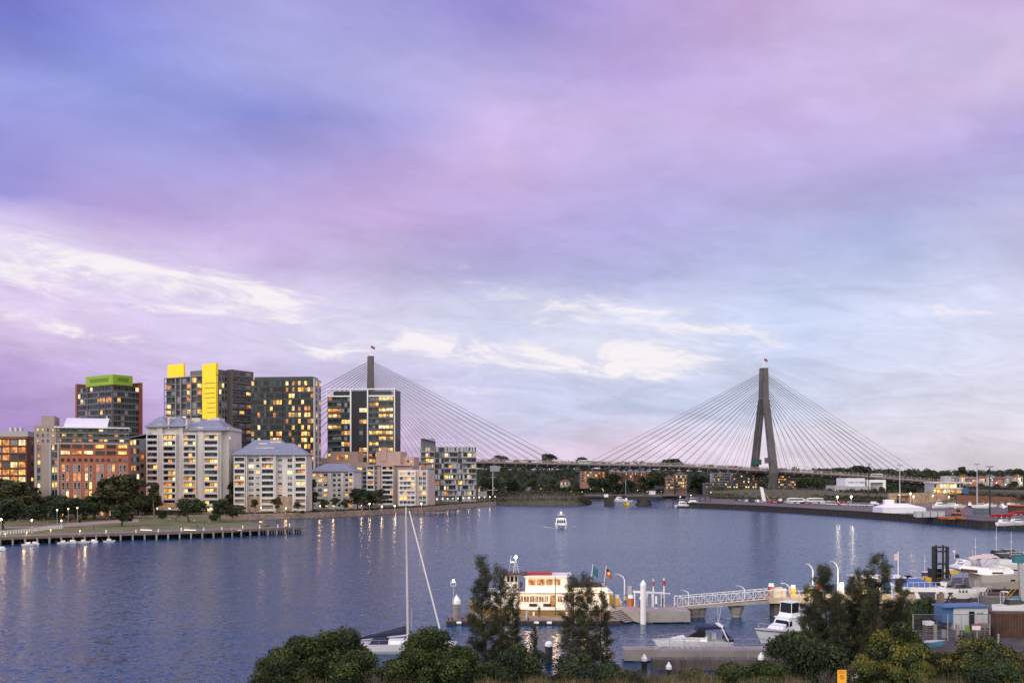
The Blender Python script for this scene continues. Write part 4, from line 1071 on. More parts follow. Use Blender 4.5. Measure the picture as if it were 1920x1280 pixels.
# bushes on the park and quay edges
for px, py, h, lb in ((400,979,3.6,'big round clipped bush at the right end of the lawn'),(130,978,1.6,'yellow green bush at the foot of middle park lamp'),(160,976,2.0,'pale bush beside the foot path bend'),(150,980,1.4,'low bush just below the pale path bush'),(566,964,2.0,'low bush at the corner of the broad cream block'),(590,962,2.2,'low bush on the wall right of cream block corner'),(455,966,1.5,'low bush on the wall at left of the cream block')):
    Y = gy(py, 2.0); plant_tree('bush', gx(px,Y), Y, 2.0, h, lb, cat='bush', name='bush')
# hedges and scrub, uncountable: stuff
def scrub(name, pts, n, size, mats, label, hgt=1.2, seed=1, asp=0.6):
    """leaf clumps over a list of (x, y, z, spread x, spread y, height)"""
    r = np.random.RandomState(seed); pts = np.array(pts, float); w = pts[:,3]*pts[:,4]; idx = r.choice(len(pts), n, p=w/w.sum())
    P = pts[idx,:3].copy(); P[:,0] += (r.rand(n)-.5)*pts[idx,3]; P[:,1] += (r.rand(n)-.5)*pts[idx,4]
    hh = pts[idx,5]*(0.55+0.45*np.sin(P[:,0]*0.9+seed)*np.sin(P[:,0]*0.37+P[:,1]*0.5))
    P[:,2] += r.rand(n)*np.maximum(hh, 0.2*pts[idx,5])
    nr = unit(r.normal(size=(n,3))+np.array([0,-0.3,0.5])); U = unit(np.cross(nr, r.normal(size=(n,3)))); V = np.cross(nr, U); s = size*(0.5+r.rand(n))[:,None]
    cl = np.sin(P[:,0]*0.55+1.3*seed)+np.sin(P[:,1]*0.8+P[:,0]*0.23)+r.normal(size=n)*0.9
    mi = (cl > -0.5).astype(int)+(cl > 0.9).astype(int)
    o = put(name, quads_mesh(name, P, U*s, V*s*asp, mats, mi)); return tag(o, label, 'plants', kind='stuff')
S = []
for row in rows[:]:
    for q in row[1:9]: S.append((q[0], q[1], q[2]-0.3, 4.5, 9, 2.2))
scrub('scrub', S, 9000, 0.55, [LF_OLIVE[0], LF_DRY[0], LF_DARK[1]], 'brown green scrub covering the causeway point', seed=2)
S = []
for x0, y0, x1, y1, z0 in ((1335,780,1690,650,5.5),(1335,800,1690,680,9.5),(1340,765,1690,640,3.6),(1745,655,1980,575,8),(1740,680,1980,600,12.5)):
    for k in range(60):
        t = k/59; Y = y0+(y1-y0)*t; S.append((gx(x0+(x1-x0)*t, Y), Y, z0, 5, 14, 2.6))
scrub('scrub', S, 14000, 0.6, [LF_OLIVE[0], LF_DARK[1], LF_OLIVE[1]], 'scrub growing along the embankment behind the wharf', seed=3)
S = []
for a, b in zip(sq[1:-1], sq[2:]):
    for k in range(14):
        t = k/14; S.append((a[0]+(b[0]-a[0])*t-1, a[1]+(b[1]-a[1])*t+10.5, 2.5, 5, 2.2, 1.3))
scrub('hedge', S, 7000, 0.3, LF_DARK, 'low clipped hedge along the waterfront promenade', seed=4)
# wooded hillside beyond the bridge: one mass of crowns
def wood():
    r = random.Random(9); bl = []
    for k in range(1500):
        y = 938+r.random()**1.5*420; x = gx(r.uniform(870, 1990), y)
        h = hill_h(x, y); px = CX+F*x/y
        if px > 1330 and px < 1530 and y < 1000: continue
        R_ = r.uniform(3.5, 6.5)
        for j in range(3): bl.append((x+r.uniform(-3,3), y+r.uniform(-2,2), h+2.5+r.uniform(0, 4.0), R_*r.uniform(.55,.85)))
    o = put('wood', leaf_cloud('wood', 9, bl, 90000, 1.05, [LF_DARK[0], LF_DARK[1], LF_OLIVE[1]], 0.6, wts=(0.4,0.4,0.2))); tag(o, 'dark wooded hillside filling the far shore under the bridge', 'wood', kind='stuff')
wood()
# trees one can tell apart in front of that wood
for k, (px, Y, pt, kd, lb) in enumerate([(1000,880,896,'gum_a','pale olive tree standing above the causeway scrub'),(1035,890,899,'gum_b','olive tree right of the pale one above the causeway'),(960,885,898,'round_a','dark tree on far shore left of the pale olive tree'),(915,880,893,'round_b','dark tree on far shore right of the louvred block'),
     (1150,900,888,'round_a','large dark tree between brick flats and the swing bridge'),(1120,905,892,'round_b','dark tree just below the far brick flats'),(1225,915,880,'round_b','dark tree left of the far pink house'),(1205,912,892,'gum_a','olive tree between terrace roofs and the far pink house'),(1310,925,888,'round_a','dark tree right of the far pink house'),(1180,905,898,'round_b','dark tree behind the swing bridge pier'),
     (1500,800,896,'round_a','dark tree right of the white flats under the deck'),(1520,800,893,'round_b','second dark tree right of the white flats under the deck'),(1545,800,897,'gum_a','olive tree left of the white warehouse'),(1652,700,911,'round_b','dark tree hiding the foot of the white warehouse'),(1640,705,915,'round_a','low dark tree left of the warehouse foot tree'),
     (1790,680,921,'round_a','dark round bush tree at right end of the lit control building'),(1840,700,905,'gum_b','tree right of the lit control building'),(1870,690,906,'round_b','dark tree on the embankment at right'),(1900,690,902,'round_a','dark tree on the embankment near right edge')]):
    z0 = 3 if Y > 850 else 8; plant_tree(kd, gx(px, Y), Y, z0, gz(pt, Y)-z0, lb, wide=1.0)
# ---------------------------------------------------------------- people
def person(label, loc, rz, top=(0.05,0.05,0.06), leg=(0.03,0.035,0.06), group=None, proto=[None]):
    """standing figure: one skinned body, hair and clothing as children"""
    root = thing('person', label, 'person', loc, rz, group)
    key = (top, leg)
    if not hasattr(person, 'me'):
        V = [(0,0,.98),(0,0,1.12),(0,.01,1.30),(0,.01,1.44),(0,0,1.52),(0,-.015,1.60),(0,-.02,1.70),
             (.10,0,.92),(.115,-.01,.50),(.12,.02,.08),(.12,-.12,.03),(-.10,0,.92),(-.12,.03,.50),(-.13,.06,.08),(-.13,-.08,.03),
             (.17,.01,1.42),(.23,.03,1.15),(.24,-.06,.92),(.245,-.09,.82),(-.17,.01,1.42),(-.23,.03,1.15),(-.24,-.05,.92),(-.245,-.08,.82)]
        E = [(0,1),(1,2),(2,3),(3,4),(4,5),(5,6),(0,7),(7,8),(8,9),(9,10),(0,11),(11,12),(12,13),(13,14),(3,15),(15,16),(16,17),(17,18),(3,19),(19,20),(20,21),(21,22)]
        RR = [(.13,.10),(.12,.09),(.145,.10),(.10,.08),(.05,.05),(.08,.095),(.075,.09)]+[(.085,.09),(.06,.06),(.04,.045),(.035,.03)]*2+[(.055,.055),(.042,.042),(.032,.032),(.03,.02)]*2
        me = bpy.data.meshes.new('body'); me.from_pydata(V, E, []); o = bpy.data.objects.new('body', me); COL.objects.link(o)
        sk = o.modifiers.new('skin', 'SKIN'); sk.use_smooth_shade = True
        if not me.skin_vertices: me.attributes
        lay = me.skin_vertices[0] if len(me.skin_vertices) else None
        if lay is None:
            import bmesh; bm = bmesh.new(); bm.from_mesh(me); bm.verts.layers.skin.verify(); bm.to_mesh(me); bm.free(); lay = me.skin_vertices[0]
        for i, r_ in enumerate(RR): lay.data[i].radius = r_
        lay.data[0].use_root = True
        ss = o.modifiers.new('sub', 'SUBSURF'); ss.levels = 1; ss.render_levels = 1
        dg = bpy.context.evaluated_depsgraph_get(); person.me = bpy.data.meshes.new_from_object(o.evaluated_get(dg)); bpy.data.objects.remove(o)
        person.skin = mat('skin', (0.45,0.27,0.19), 0.6)
    me = person.me.copy(); me.materials.clear()
    for m_ in (person.skin, mat('cloth_top', top, 0.8), mat('cloth_leg', leg, 0.8)): me.materials.append(m_)
    for p in me.polygons:
        z = p.center.z; x = abs(p.center.x)
        p.material_index = 0 if z > 1.5 or (x > 0.19 and z < 0.95) else (1 if z > 0.98 else 2)
    put('body', me, root)
    m = MB(); m.sph((0,.012,1.69), .10, 8, 5, sc=(.92,1.1,1)); m.build('hair', mat('dark_hair', (0.02,0.014,0.01), 0.7), root)
    return root
# ---------------------------------------------------------------- vehicles
CARC = {'white': (0.70,0.70,0.70), 'silver': (0.38,0.39,0.41), 'black': (0.02,0.02,0.024), 'red': (0.42,0.025,0.02), 'blue': (0.03,0.07,0.25), 'grey': (0.13,0.13,0.14)}
M_CARGL = mat('car_glass', (0.015,0.018,0.022), 0.08); M_TYRE = mat('tyre', (0.02,0.02,0.02), 0.85); M_HEAD = mat('headlight_glow', (1,1,1), emit=(1,0.93,0.8), estr=5)
def sweep(m, prof, w, top_w=None, mi=0):
    """extrude a side profile (x, z) across width w; upper points narrow to top_w"""
    zs = [p[1] for p in prof]; z0, z1 = min(zs), max(zs); tw = top_w or w
    def hw(z): return (w+(tw-w)*max(0, (z-z0)/(z1-z0)))/2
    m.loft([[(x, -hw(z), z) for x, z in prof], [(x, hw(z), z) for x, z in prof]], mi)
def car_proto(colname, kind='car', lights=False):
    paint = mat(colname+'_car_paint', CARC[colname], 0.25, spec=0.6)
    root = thing('parked_car', 'proto', 'car', (0,0,-400))
    m = MB(); c = MB()
    if kind == 'car':
        sweep(m, [(-2.2,.35),(2.2,.35),(2.25,.65),(1.5,.92),(.95,.98),(-1.9,.98),(-2.25,.85)], 1.75); sweep(c, [(1.05,.97),(-1.95,.97),(-1.35,1.40),(.25,1.42)], 1.66, 1.3)
        wx = (-1.35, 1.4); rf = (-1.3,.25,-.62,.62,1.41,1.45)
    elif kind == 'van':
        sweep(m, [(-2.5,.4),(2.5,.4),(2.5,1.0),(1.9,1.25),(1.5,2.05),(-2.5,2.1)], 1.9, 1.8); sweep(c, [(1.92,1.27),(1.45,1.95),(0.7,1.95),(0.7,1.27)], 1.93, 1.86)
        wx = (-1.6, 1.6); rf = (-2.3,1.3,-.8,.8,2.09,2.13)
    else:
        sweep(m, [(-5.5,.5),(5.5,.5),(5.5,2.9),(5.2,3.05),(-5.5,3.05)], 2.5, 2.4); c.bx(-5.2,5.3,-1.27,1.27,1.5,2.45); wx = (-3.3, 3.6); rf = (-4,2,-.8,.8,3.04,3.2)
    m.bx(*rf); m.build('body', paint, root); c.build('window', M_CARGL, root)
    for x in wx:
        for y in (-.8, .8):
            t = MB(); s_ = .33 if kind != 'bus' else .5; yy = y if kind != 'bus' else y*1.4; t.tube((x, yy-.1, s_), (x, yy+.1, s_), s_, n=10); t.build('wheel', M_TYRE, root)
    L_ = {'car': 2.25, 'van': 2.5, 'bus': 5.5}[kind]
    if lights:
        for y in (-.6, .6):
            t = MB(); t.bx(L_, L_+.06, y-.15, y+.15, .6, .8); t.build('headlight', M_HEAD, root)
            t = MB(); t.bx(-L_-.08, -L_, y-.22, y+.22, .65, .9); t.build('tail_light', M_BULBR, root)
    return [root, False]
CARS = {}
def car(col, x, y, z, rz, label, group, kind='car', lights=False, name='parked_car'):
    k = (col, kind, lights)
    if k not in CARS: CARS[k] = car_proto(col, kind, lights)
    root, used = CARS[k]
    if not used: o = root; o.location = (x,y,z); o.rotation_euler = (0,0,rz); o['label'] = label; CARS[k][1] = True
    else: o = copy_tree(root, (x,y,z), rz, 1.0, label)
    o.name = name; o['group'] = group; o['category'] = {'car': 'car', 'van': 'van', 'bus': 'bus'}[kind]
    return o
# traffic on the bridge deck
r = random.Random(31); s = -40; dirang = math.atan2(AX.y, AX.x)
while s < SPAN+185:
    for lane, sg in ((13.2, 0), (9.0, 0), (-7.5, 1)):
        if r.random() < (0.72 if lane > 0 else 0.35):
            p, z = deck_pt(s+r.uniform(-2.5, 2.5)); q = p+PP*lane; col = r.choice(['white','silver','red','grey','black','blue','white','red'])
            kd = 'bus' if r.random() < 0.05 else ('van' if r.random() < 0.15 else 'car')
            if kd == 'bus': col = 'white'
            px = CX+F*q.x/q.y; ph = 'between the pylons' if -1 < s < SPAN-5 else ('right of the right pylon' if s >= SPAN-5 else 'near the left pylon')
            side = 'near' if lane > 10 else ('middle' if lane > 0 else 'far')
            car(col, q.x, q.y, z, dirang+(pi if sg else 0), '%s %s in %s lane of bridge deck %s' % (col, kd, side, ph), 'vehicles on the bridge, %s %s, %s lane, %s' % (col, kd, side, ph), kd, True, kd if kd != 'car' else 'car')
    s += 9.5
# parked along the back of the wharf
for row, (x0, x1, Y0, Y1, dens_) in enumerate(((1400,1690,665,560,0.86),(1380,1600,705,655,0.7))):
    n = 42 if row == 0 else 24
    for k in range(n):
        if r.random() > dens_: continue
        t = (k+r.uniform(-.2,.2))/n; px = x0+(x1-x0)*t; Y = Y0+(Y1-Y0)*t; 
        if 1655 < px: continue
        col = r.choice(['white','white','white','silver','black','silver','red','silver']); kd = 'van' if r.random() < 0.25 else 'car'
        seg = 'below the pylon' if px < 1480 else ('before the embankment' if px < 1560 else 'by the floodlights')
        car(col, gx(px, Y), Y, 3.02, r.choice([0, 0.2, 1.2, 1.57, -1.5]), '%s %s parked on wharf %s, %s row' % (col, kd, seg, 'front' if row == 0 else 'back'), 'parked on the wharf, %s %s, %s, %s row' % (col, kd, seg, 'front' if row == 0 else 'back'), kd)
for k, px in enumerate((1491, 1528)): Y = gy(941.5, 3.0); car('white', gx(px, Y), Y, 3.02, 0.1, ['long white bus parked before embankment, left of the other bus', 'long white bus parked before embankment, nearer the floodlights'][k], 'buses on the wharf', 'bus')
Y = gy(946, 3.0)
car('white', gx(1640, Y), Y, 3.02, 0.0, 'white van parked just left of the big white tent', 'vans by the tent', 'van')
# ---------------------------------------------------------------- lamps and masts
def lamp_post(label, x, y, z, h, bulb=M_BULBS, r_=0.09, head=0.28, power=0, group=None, col=(1,0.72,0.38), name='street_lamp', pm=None):
    t = thing(name, label, 'street lamp', (x,y,z), 0, group)
    m = MB(); m.tube((0,0,0),(0,0,h), r_, r_*0.7, 6); m.tube((0,0,0),(0,0,.5), r_*2, n=6); m.build('pole', pm or M_STEEL, t)
    m = MB(); m.sph((0,0,h+head*0.8), head, 8, 5); m.build('lamp', bulb, t)
    if power:
        ld = bpy.data.lights.new('lamp_light', 'POINT'); ld.energy = power; ld.color = col; ld.shadow_soft_size = 0.3
        o = bpy.data.objects.new('lamp_light', ld); COL.objects.link(o); o.parent = t; o.location = (0, -0.5, h+0.3)
    return t
for i, (px, pt, pb, lb) in enumerate(((2,975,1003,'white globe park lamp at far left edge near the ramp railing'),(60,976,999,'short park lamp left of the palm'),(107,957,988,'left tall park lamp of three behind the path'),(128,955,986,'middle tall park lamp of three behind the path'),(145,953,984,'right tall park lamp of three behind the path'),(115,977,990,'short lamp beside the tall park lamps'))):
    Y = gy(pb, 1.95); h = gz(pt, Y)-1.9; lamp_post(lb, gx(px,Y), Y, 1.9, h, M_BULBS if i else M_BULBW, 0.1, 0.34, 220 if i in (0,1,5) else 0, 'park lamps')
ql = [(678,947,'left of the paired lamps before the dark clump'),(693,945,'right of the paired lamps before the dark clump'),(716,950,'before the taupe stepped block'),(740,949,'just left of the white glazed block'),(790,945,'at right foot of the white glazed block')]
for px, py, lb in ql:
    Y = gy(py+14, 2.5)-4; Y = min(max(Y, 520), 640); lamp_post('promenade lamp '+lb, gx(px,Y), Y, 2.5, gz(py,Y)-2.5, M_BULBS, 0.1, 0.33, 300, 'promenade lamps')
for k in range(13):
    px = 808+k*10; Y = 615+k*6.5; lamp_post('small warm lamp on the seawall promenade near louvred block', gx(px,Y), Y+6, 2.5, 3.4, M_BULBS, 0.08, 0.36, 150 if k % 2 else 0, 'row of small warm lamps by the louvred block')
for px, pt, Y, lb in ((1629,870,655,'tall dark floodlight mast rising in front of the white warehouse'),(1687,873,600,'tall grey floodlight mast behind the tent'),(1832,871,560,'tall pale floodlight mast near the lit control building'),(1856,876,455,'tall dark floodlight mast by red boat cradle on the wharf')):
    h = gz(pt, Y)-3; t = thing('floodlight_mast', lb, 'light mast', (gx(px,Y),Y,3), 0, 'floodlight masts on the wharf'); m = MB(); m.tube((0,0,0),(0,0,h), 0.42, 0.22, 8); m.build('pole', M_DARK if px in (1629,1856) else M_STEEL, t)
    m = MB(); m.bx(-1.6,1.6,-.15,.15,h,h+.25); [m.bx(x-.3,x+.3,-.5,.1,h+.25,h+.8) for x in (-1.4,-.5,.5,1.4)]; m.build('lamp_head', M_STEEL, t)
for px, py, Y, pw, lb, cl in ((1570,932,640,1400,'blazing white floodlight left of pair on the wharf',(1,0.88,0.6)),(1596,932,632,1600,'blazing white floodlight right of pair on the wharf',(1,0.88,0.6)),(1707,926,595,1500,'blazing amber floodlight under the bridge viaduct',(1,0.6,0.25)),(1713,932,597,900,'lower amber floodlight beside the blazing one under the viaduct',(1,0.6,0.25))):
    h = gz(py, Y)-3; t = thing('floodlight', lb, 'floodlight', (gx(px,Y),Y,3)); m = MB(); m.tube((0,0,0),(0,0,h), 0.15, n=6); m.build('pole', M_STEEL, t)
    m = MB(); m.sph((0,0,h+.4), 0.7 if px < 1650 else .6, 8, 6); m.build('lamp', mat('floodlight_glow', (1,1,1), emit=cl, estr=6), t)
    ld = bpy.data.lights.new('flood_light', 'POINT'); ld.energy = pw; ld.color = cl; ld.shadow_soft_size = 0.8; o = bpy.data.objects.new('flood_light', ld); COL.objects.link(o); o.parent = t; o.location = (0,-2,h+.4)
# white navigation mast and flag mast on causeway
t = thing('flag_mast', 'tall white ship style mast with cross yards on the far causeway', 'mast', (gx(924,760),760,2.5)); m = MB(); hz = gz(885,760)-2.5
m.tube((0,0,0),(0,0,hz), .35,.2,6); m.bar((-4,0,hz*0.35),(4,0,hz*0.35),.25); m.bar((-1.8,0,hz*.82),(1.8,0,hz*.82),.2); m.build('pole', M_WHITE, t)
# ---------------------------------------------------------------- park furniture, dinghies, pavilion
t = thing('pavilion', 'long low flat roofed pavilion on dark columns behind the lawn', 'pavilion', (gx(262,470),470,1.9)); W_ = gx(378,470)-gx(262,470)
m = MB(); m.bx(0,W_,0,6,3.0,3.4); m.build('roof', M_GREYW, t)
for k in range(9): m = MB(); m.bx(k*W_/8.3,k*W_/8.3+.35,0.4,.75,0,3.0); m.build('column', M_FRD, t)
m = MB(); m.bx(0,W_,5.5,5.8,0,2.6); m.build('back_wall', M_TAUPE, t)
t = thing('retaining_wall', 'warm lit sandstone terrace wall at the foot of the tall cream tower', 'wall', (gx(285,492),492,2.5)); m = MB(); m.bx(0,gx(330,492)-gx(285,492),0,5,0,5.2); m.bx(gx(330,492)-gx(285,492),36,1,5,0,3.0); m.build('wall', M_STONE, t)
m = MB(); m.bx(10,34,0.85,1.0,1.0,2.4); m.build('lit_opening', LIT[2], t)
for k, (px, Y, pw) in enumerate(((295,486,900),(318,486,800),(352,484,600),(395,483,600),(490,490,500),(536,488,500),(600,525,500),(625,528,500))):
    lamp_post('low amber wall lamp number %s along foot of the cream blocks' % ['one','two','three','four','five','six','seven','eight'][k] if False else 'low amber lamp '+['left of the terrace wall','right of the terrace wall','before the tower entrance','right of the tower entrance','under left half of the broad cream block','under right half of the broad cream block','under left half of small cream block','under right half of small cream block'][k], gx(px,Y), Y, 2.5, 2.4, M_BULBO, 0.07, 0.25, pw, 'low amber wall lamps', (1,0.55,0.2))
# ramp railing, warm lit from below
rt = thing('ramp_railing', 'white ramp railing curving along the lit left end of the wharf', 'railing', (0,0,0)); a = [gp(x, y, 2.0) for x, y in ((-30,1004),(20,1001),(60,997),(90,992.5),(119,990.5))]; m = MB(); n = 0
for p, q in zip(a, a[1:]):
    p = Vector((*p, 2.0)); q = Vector((*q, 2.0)); k = 8
    for j in range(k): s_ = p.lerp(q, j/k); m.bx(s_.x-.1, s_.x+.1, s_.y-.1, s_.y+.1, 2.0, 3.25)
    for hh in (1.2, .75, .35): m.bar(p+Vector((0,0,hh)), q+Vector((0,0,hh)), .1, .12 if hh < 1 else .2)
m.build('rail', M_WHITE, rt)
for k, (px, py) in enumerate(((10,1006),(50,1003),(95,998),(150,1000))):
    x, y = gp(px, py, 2.0); lamp_post('low amber bollard light on the wharf ramp, '+['far left','second from left','under the railing end','right of the railing'][k], x, y, 2.0, 0.8, M_BULBO, 0.08, 0.16, 140, 'wharf ramp lights', (1,0.55,0.2), 'bollard_light')
for k, px in enumerate((199,255,297,340,382,416,455,487,521,543)):                 # white lit bollards and flat slanting sun beds along the deck
    Y = 22-2.0; yy = None
    pyf = [(180,1014),(400,1007),(565,999)]; py = 1014-(px-180)*7/220 if px < 400 else 1007-(px-400)*8/165; x, y = gp(px, py-12.0, 2.0)
    t = thing('bollard', 'white marker bollard on the timber wharf, number %s from the left' % ['one','two','three','four','five','six','seven','eight','nine','ten'][k], 'bollard', (x,y,2.0), 0, 'white bollards on the wharf'); m = MB(); m.tube((0,0,0),(0,0,1.25),.22,.2,8); m.build('post', M_WHITE, t); m = MB(); m.tube((0,0,1.25),(0,0,1.4),.12,n=8); m.build('lamp', M_WHITE if k % 3 else M_BULBS, t)
for k, px in enumerate((278,360,448)):
    x, y = gp(px, 993, 2.0); t = thing('lounge_platform', 'slanted timber lounge platform with lit edge, '+['leftmost','middle','rightmost'][k]+' on the wharf', 'bench', (x,y,2.0), -0.5, 'lounge platforms'); m = MB(); sweep(m, [(-3,0),(3,0),(-3,1.2)], 2.0); m.build('seat', M_TIMBER, t); m = MB(); m.bx(-3,3,-1.06,-1.0,.0,.12); m.build('light_strip', M_BULBS, t)
m0 = None
def hull(m, L, B, zb, zs, mi=0, draft=0.35, deck=1, rake=0.12, n=9, flare=0.82, bottom=None):
    """bow toward +x; sheer rises from zs at the stern to zb at the bow"""
    secs = []
    for k in range(n+1):
        t = k/n; x = -L/2+L*t; q = max(0, (t-.42)/.58); b = B/2*(1-q**2.3)*(0.9+0.1*min(1,t*4)); b = max(b, .03)
        z = zs+(zb-zs)*t**1.8; kz = -draft*(1-q**3); xx = x+rake*L*q*q
        secs.append([(xx, -b, z), (x+rake*L*.35*q*q, -b*flare, z*.35), (x, -b*.45, kz), (x, b*.45, kz), (x+rake*L*.35*q*q, b*flare, z*.35), (xx, b, z)])
    m.loft(secs, mi)
    d = []
    for k in range(n+1):
        a = secs[k]; d.append([(a[0][0], a[0][1]*.96, a[0][2]+.02), (a[5][0], a[5][1]*.96, a[5][2]+.02), (a[5][0], a[5][1]*.96, a[5][2]+.05), (a[0][0], a[0][1]*.96, a[0][2]+.05)])
    m.loft(d, deck)
M_GEL = mat('white_gelcoat', (0.82,0.82,0.82), 0.3); M_DECK = mat('boat_deck', (0.55,0.53,0.50), 0.6); M_HULLB = mat('navy_hull', (0.03,0.04,0.10), 0.3)
def dinghy(label, x, y, rz, L=3.4):
    t = thing('dinghy', label, 'small boat', (x,y,0.05), rz, 'small boats moored along the wharf'); m = MB(); hull(m, L, 1.4, .6, .45); m.build('hull', [M_GEL, M_DECK], t); m = MB(); m.bx(-L/2-.4,-L/2,-.2,.2,.1,1.0); m.build('outboard', M_DARK, t); m = MB(); m.bx(-.6,.7,-.5,.5,.55,1.05); m.build('console', M_GEL, t)
for k, (px, py, lb) in enumerate(((3,1031,'leftmost white small boat lit at the wharf edge'),(52,1022.5,'white small boat below the wharf ramp, left of pair'),(66,1021.5,'white small boat below the wharf ramp, right of pair'),(118,1019,'small boat moored left in the cluster of dinghies'),(136,1018,'second small boat in the cluster of dinghies'),(156,1017.5,'third small boat in the cluster of dinghies'),(176,1017,'fourth small boat in the cluster of dinghies'),(204,1016,'rightmost small boat with slanting bow at the wharf'))):
    x, y = gp(px, py); dinghy(lb, x, y, 0.4 if k % 2 else -0.5)
for k, (px, py) in enumerate(((45,1024),(160,1020))):
    x, y = gp(px, py); ld = bpy.data.lights.new('mooring_light', 'POINT'); ld.energy = 150; ld.color = (1,.7,.35); o = bpy.data.objects.new('mooring_light', ld); COL.objects.link(o); o.location = (x,y,2.4)
for k, (px, py, tp, lb) in enumerate(((318,978,(.5,.5,.5),'person in light top standing on the lawn near the pavilion'),(330,978,(.05,.05,.06),'person in dark clothes on the lawn, left of a pair'),(336,979,(.3,.05,.05),'person in red top on the lawn, right of a pair'),(365,981,(.6,.6,.6),'person in white top near the wharf steps'),(383,984,(.04,.05,.1),'person in navy top by the wharf steps'),(392,984,(.4,.38,.36),'person in pale top at the wharf steps'),(370,990,(.1,.1,.1),'person in black standing on the timber wharf deck'),(176,992,(.05,.05,.06),'person walking where the path meets the wharf'))):
    x, y = gp(px, py, 2.0); person(lb, (x,y,2.0), k*1.1, tp, (.03,.03,.05), 'people at the park')
m = MB(); x, y = gp(412, 988, 1.95)
t = thing('speedboat', 'white speedboat moored in the inlet beyond the lawn bush', 'boat', (gx(410,478),478,0.1), 0.2); hull(m, 8, 2.6, 1.6, 1.2); m.build('hull', [M_GEL, M_DECK], t); m = MB(); sweep(m, [(-1,1.2),(2,1.3),(.8,2.2),(-.6,2.2)], 1.8, 1.5); m.build('cabin', M_GEL, t)
# small jetty at the quay
x, y = gp(800, 966); t = thing('small_jetty', 'small dark jetty on piles at the seawall right of sailboat mast', 'jetty', (x-5,y+6,0)); m = MB(); m.bx(-8,14,-2,2,1.2,1.6); m.bx(4,22,2,5,1.2,1.6); m.build('deck', M_TIMBER, t)
for k in range(9): m = MB(); m.tube((-7+k*3.4,-1.8 if k < 6 else 2.2,-1),(-7+k*3.4,-1.8 if k < 6 else 2.2,2.6),.22,n=6); m.build('pile', M_PILE, t)
x, y = gp(742, 985); t = thing('channel_marker', 'thin white channel marker post standing in the water left of sailboat mast', 'marker', (x,y,0)); m = MB(); m.tube((0,0,-1),(0,0,5.5),.3,.22,8); m.build('post', M_WHITE, t); m = MB(); m.bx(-.5,.5,-.1,.1,4.2,5.4); m.build('board', M_RED, t)
# ---------------------------------------------------------------- old swing bridge
def swing():
    Y = 695; t = thing('swing_bridge', 'low dark old swing bridge on stone piers below the cable bridge', 'bridge', (0,Y,0)); X_ = lambda px: gx(px, Y)
    zt = gz(926.5, Y); m = MB(); m.bx(X_(1095),X_(1146),-5,5,zt-1.0,zt); m.bx(X_(1172),X_(1240),-4,6,zt-1.3,zt); m.bx(X_(1240),X_(1290),-4,6,zt-1.0,zt)
    m.bx(X_(1146),X_(1172),0,8,zt-.8,zt-.2)
    m.build('deck', M_CONCD, t)
    for a, b in ((1095,1146),(1172,1290)):
        m = MB(); n = int((b-a)/4)
        for k in range(n+1): x = X_(a+(b-a)*k/n); m.bx(x-.08,x+.08,-4.9,-4.75,zt,zt+1.3)
        m.bar((X_(a),-4.85,zt+1.3),(X_(b),-4.85,zt+1.3),.15); m.build('railing', M_CONCD, t)
    m = MB()                                                   # tapered steel girder over the pivot
    for k in range(10):
        a, b = 1172+k*7, 1179+k*7; da = 3.6*(1-abs(a-1207)/45); db = 3.6*(1-abs(b-1207)/45)
        m.loft([[(X_(a),-4.2,zt-1.3),(X_(a),-3.6,zt-1.3),(X_(a),-3.6,zt-1.4-max(da,.1)),(X_(a),-4.2,zt-1.4-max(da,.1))],[(X_(b),-4.2,zt-1.3),(X_(b),-3.6,zt-1.3),(X_(b),-3.6,zt-1.4-max(db,.1)),(X_(b),-4.2,zt-1.4-max(db,.1))]])
    m.build('girder', M_FRD, t)
    m = MB(); m.prism([(X_(1133),-6),(X_(1150),-6),(X_(1149),5),(X_(1134),5)],-1,zt-1.0); m.build('pier', M_PILE, t)
    m = MB(); m.tube((X_(1207),0,-1),(X_(1207),0,zt-3.2),5.3,4.6,14); m.tube((X_(1207),0,-1),(X_(1207),0,1.4),6.0,n=14); m.build('pier', M_PILE, t)
    m = MB(); m.bx(X_(1131),X_(1139),-6.3,-6.0,zt-1.8,zt+.3); m.build('sign_panel', M_WHITE, t)
    m = MB(); m.bx(X_(1218),X_(1229),0,4,zt,zt+3); m.build('control_cabin', M_WHITE, t)
    m = MB(); m.prism([(X_(1216),-1),(X_(1231),-1),(X_(1231),5),(X_(1216),5)],zt+3,zt+3.3); m.build('cabin_roof', M_FRD, t)
    m = MB(); m.bx(X_(1250),X_(1340),0,7,zt-1.4,zt-.1)
    for k in range(8): x = X_(1262+k*10); m.tube((x,-.2,-1),(x,-.2,zt-1.4),.35,n=6)
    m.build('approach_trestle', M_PILE, t)
swing()
t = thing('abutment_wall', 'white painted abutment end wall at tip of the causeway', 'wall', (gx(1080,716),716,0)); m = MB(); m.prism([(0,0),(3.5,-1),(4.5,4),(0,5)], 0, [gz(930,716)]*4); m.build('wall', M_WHITE, t)
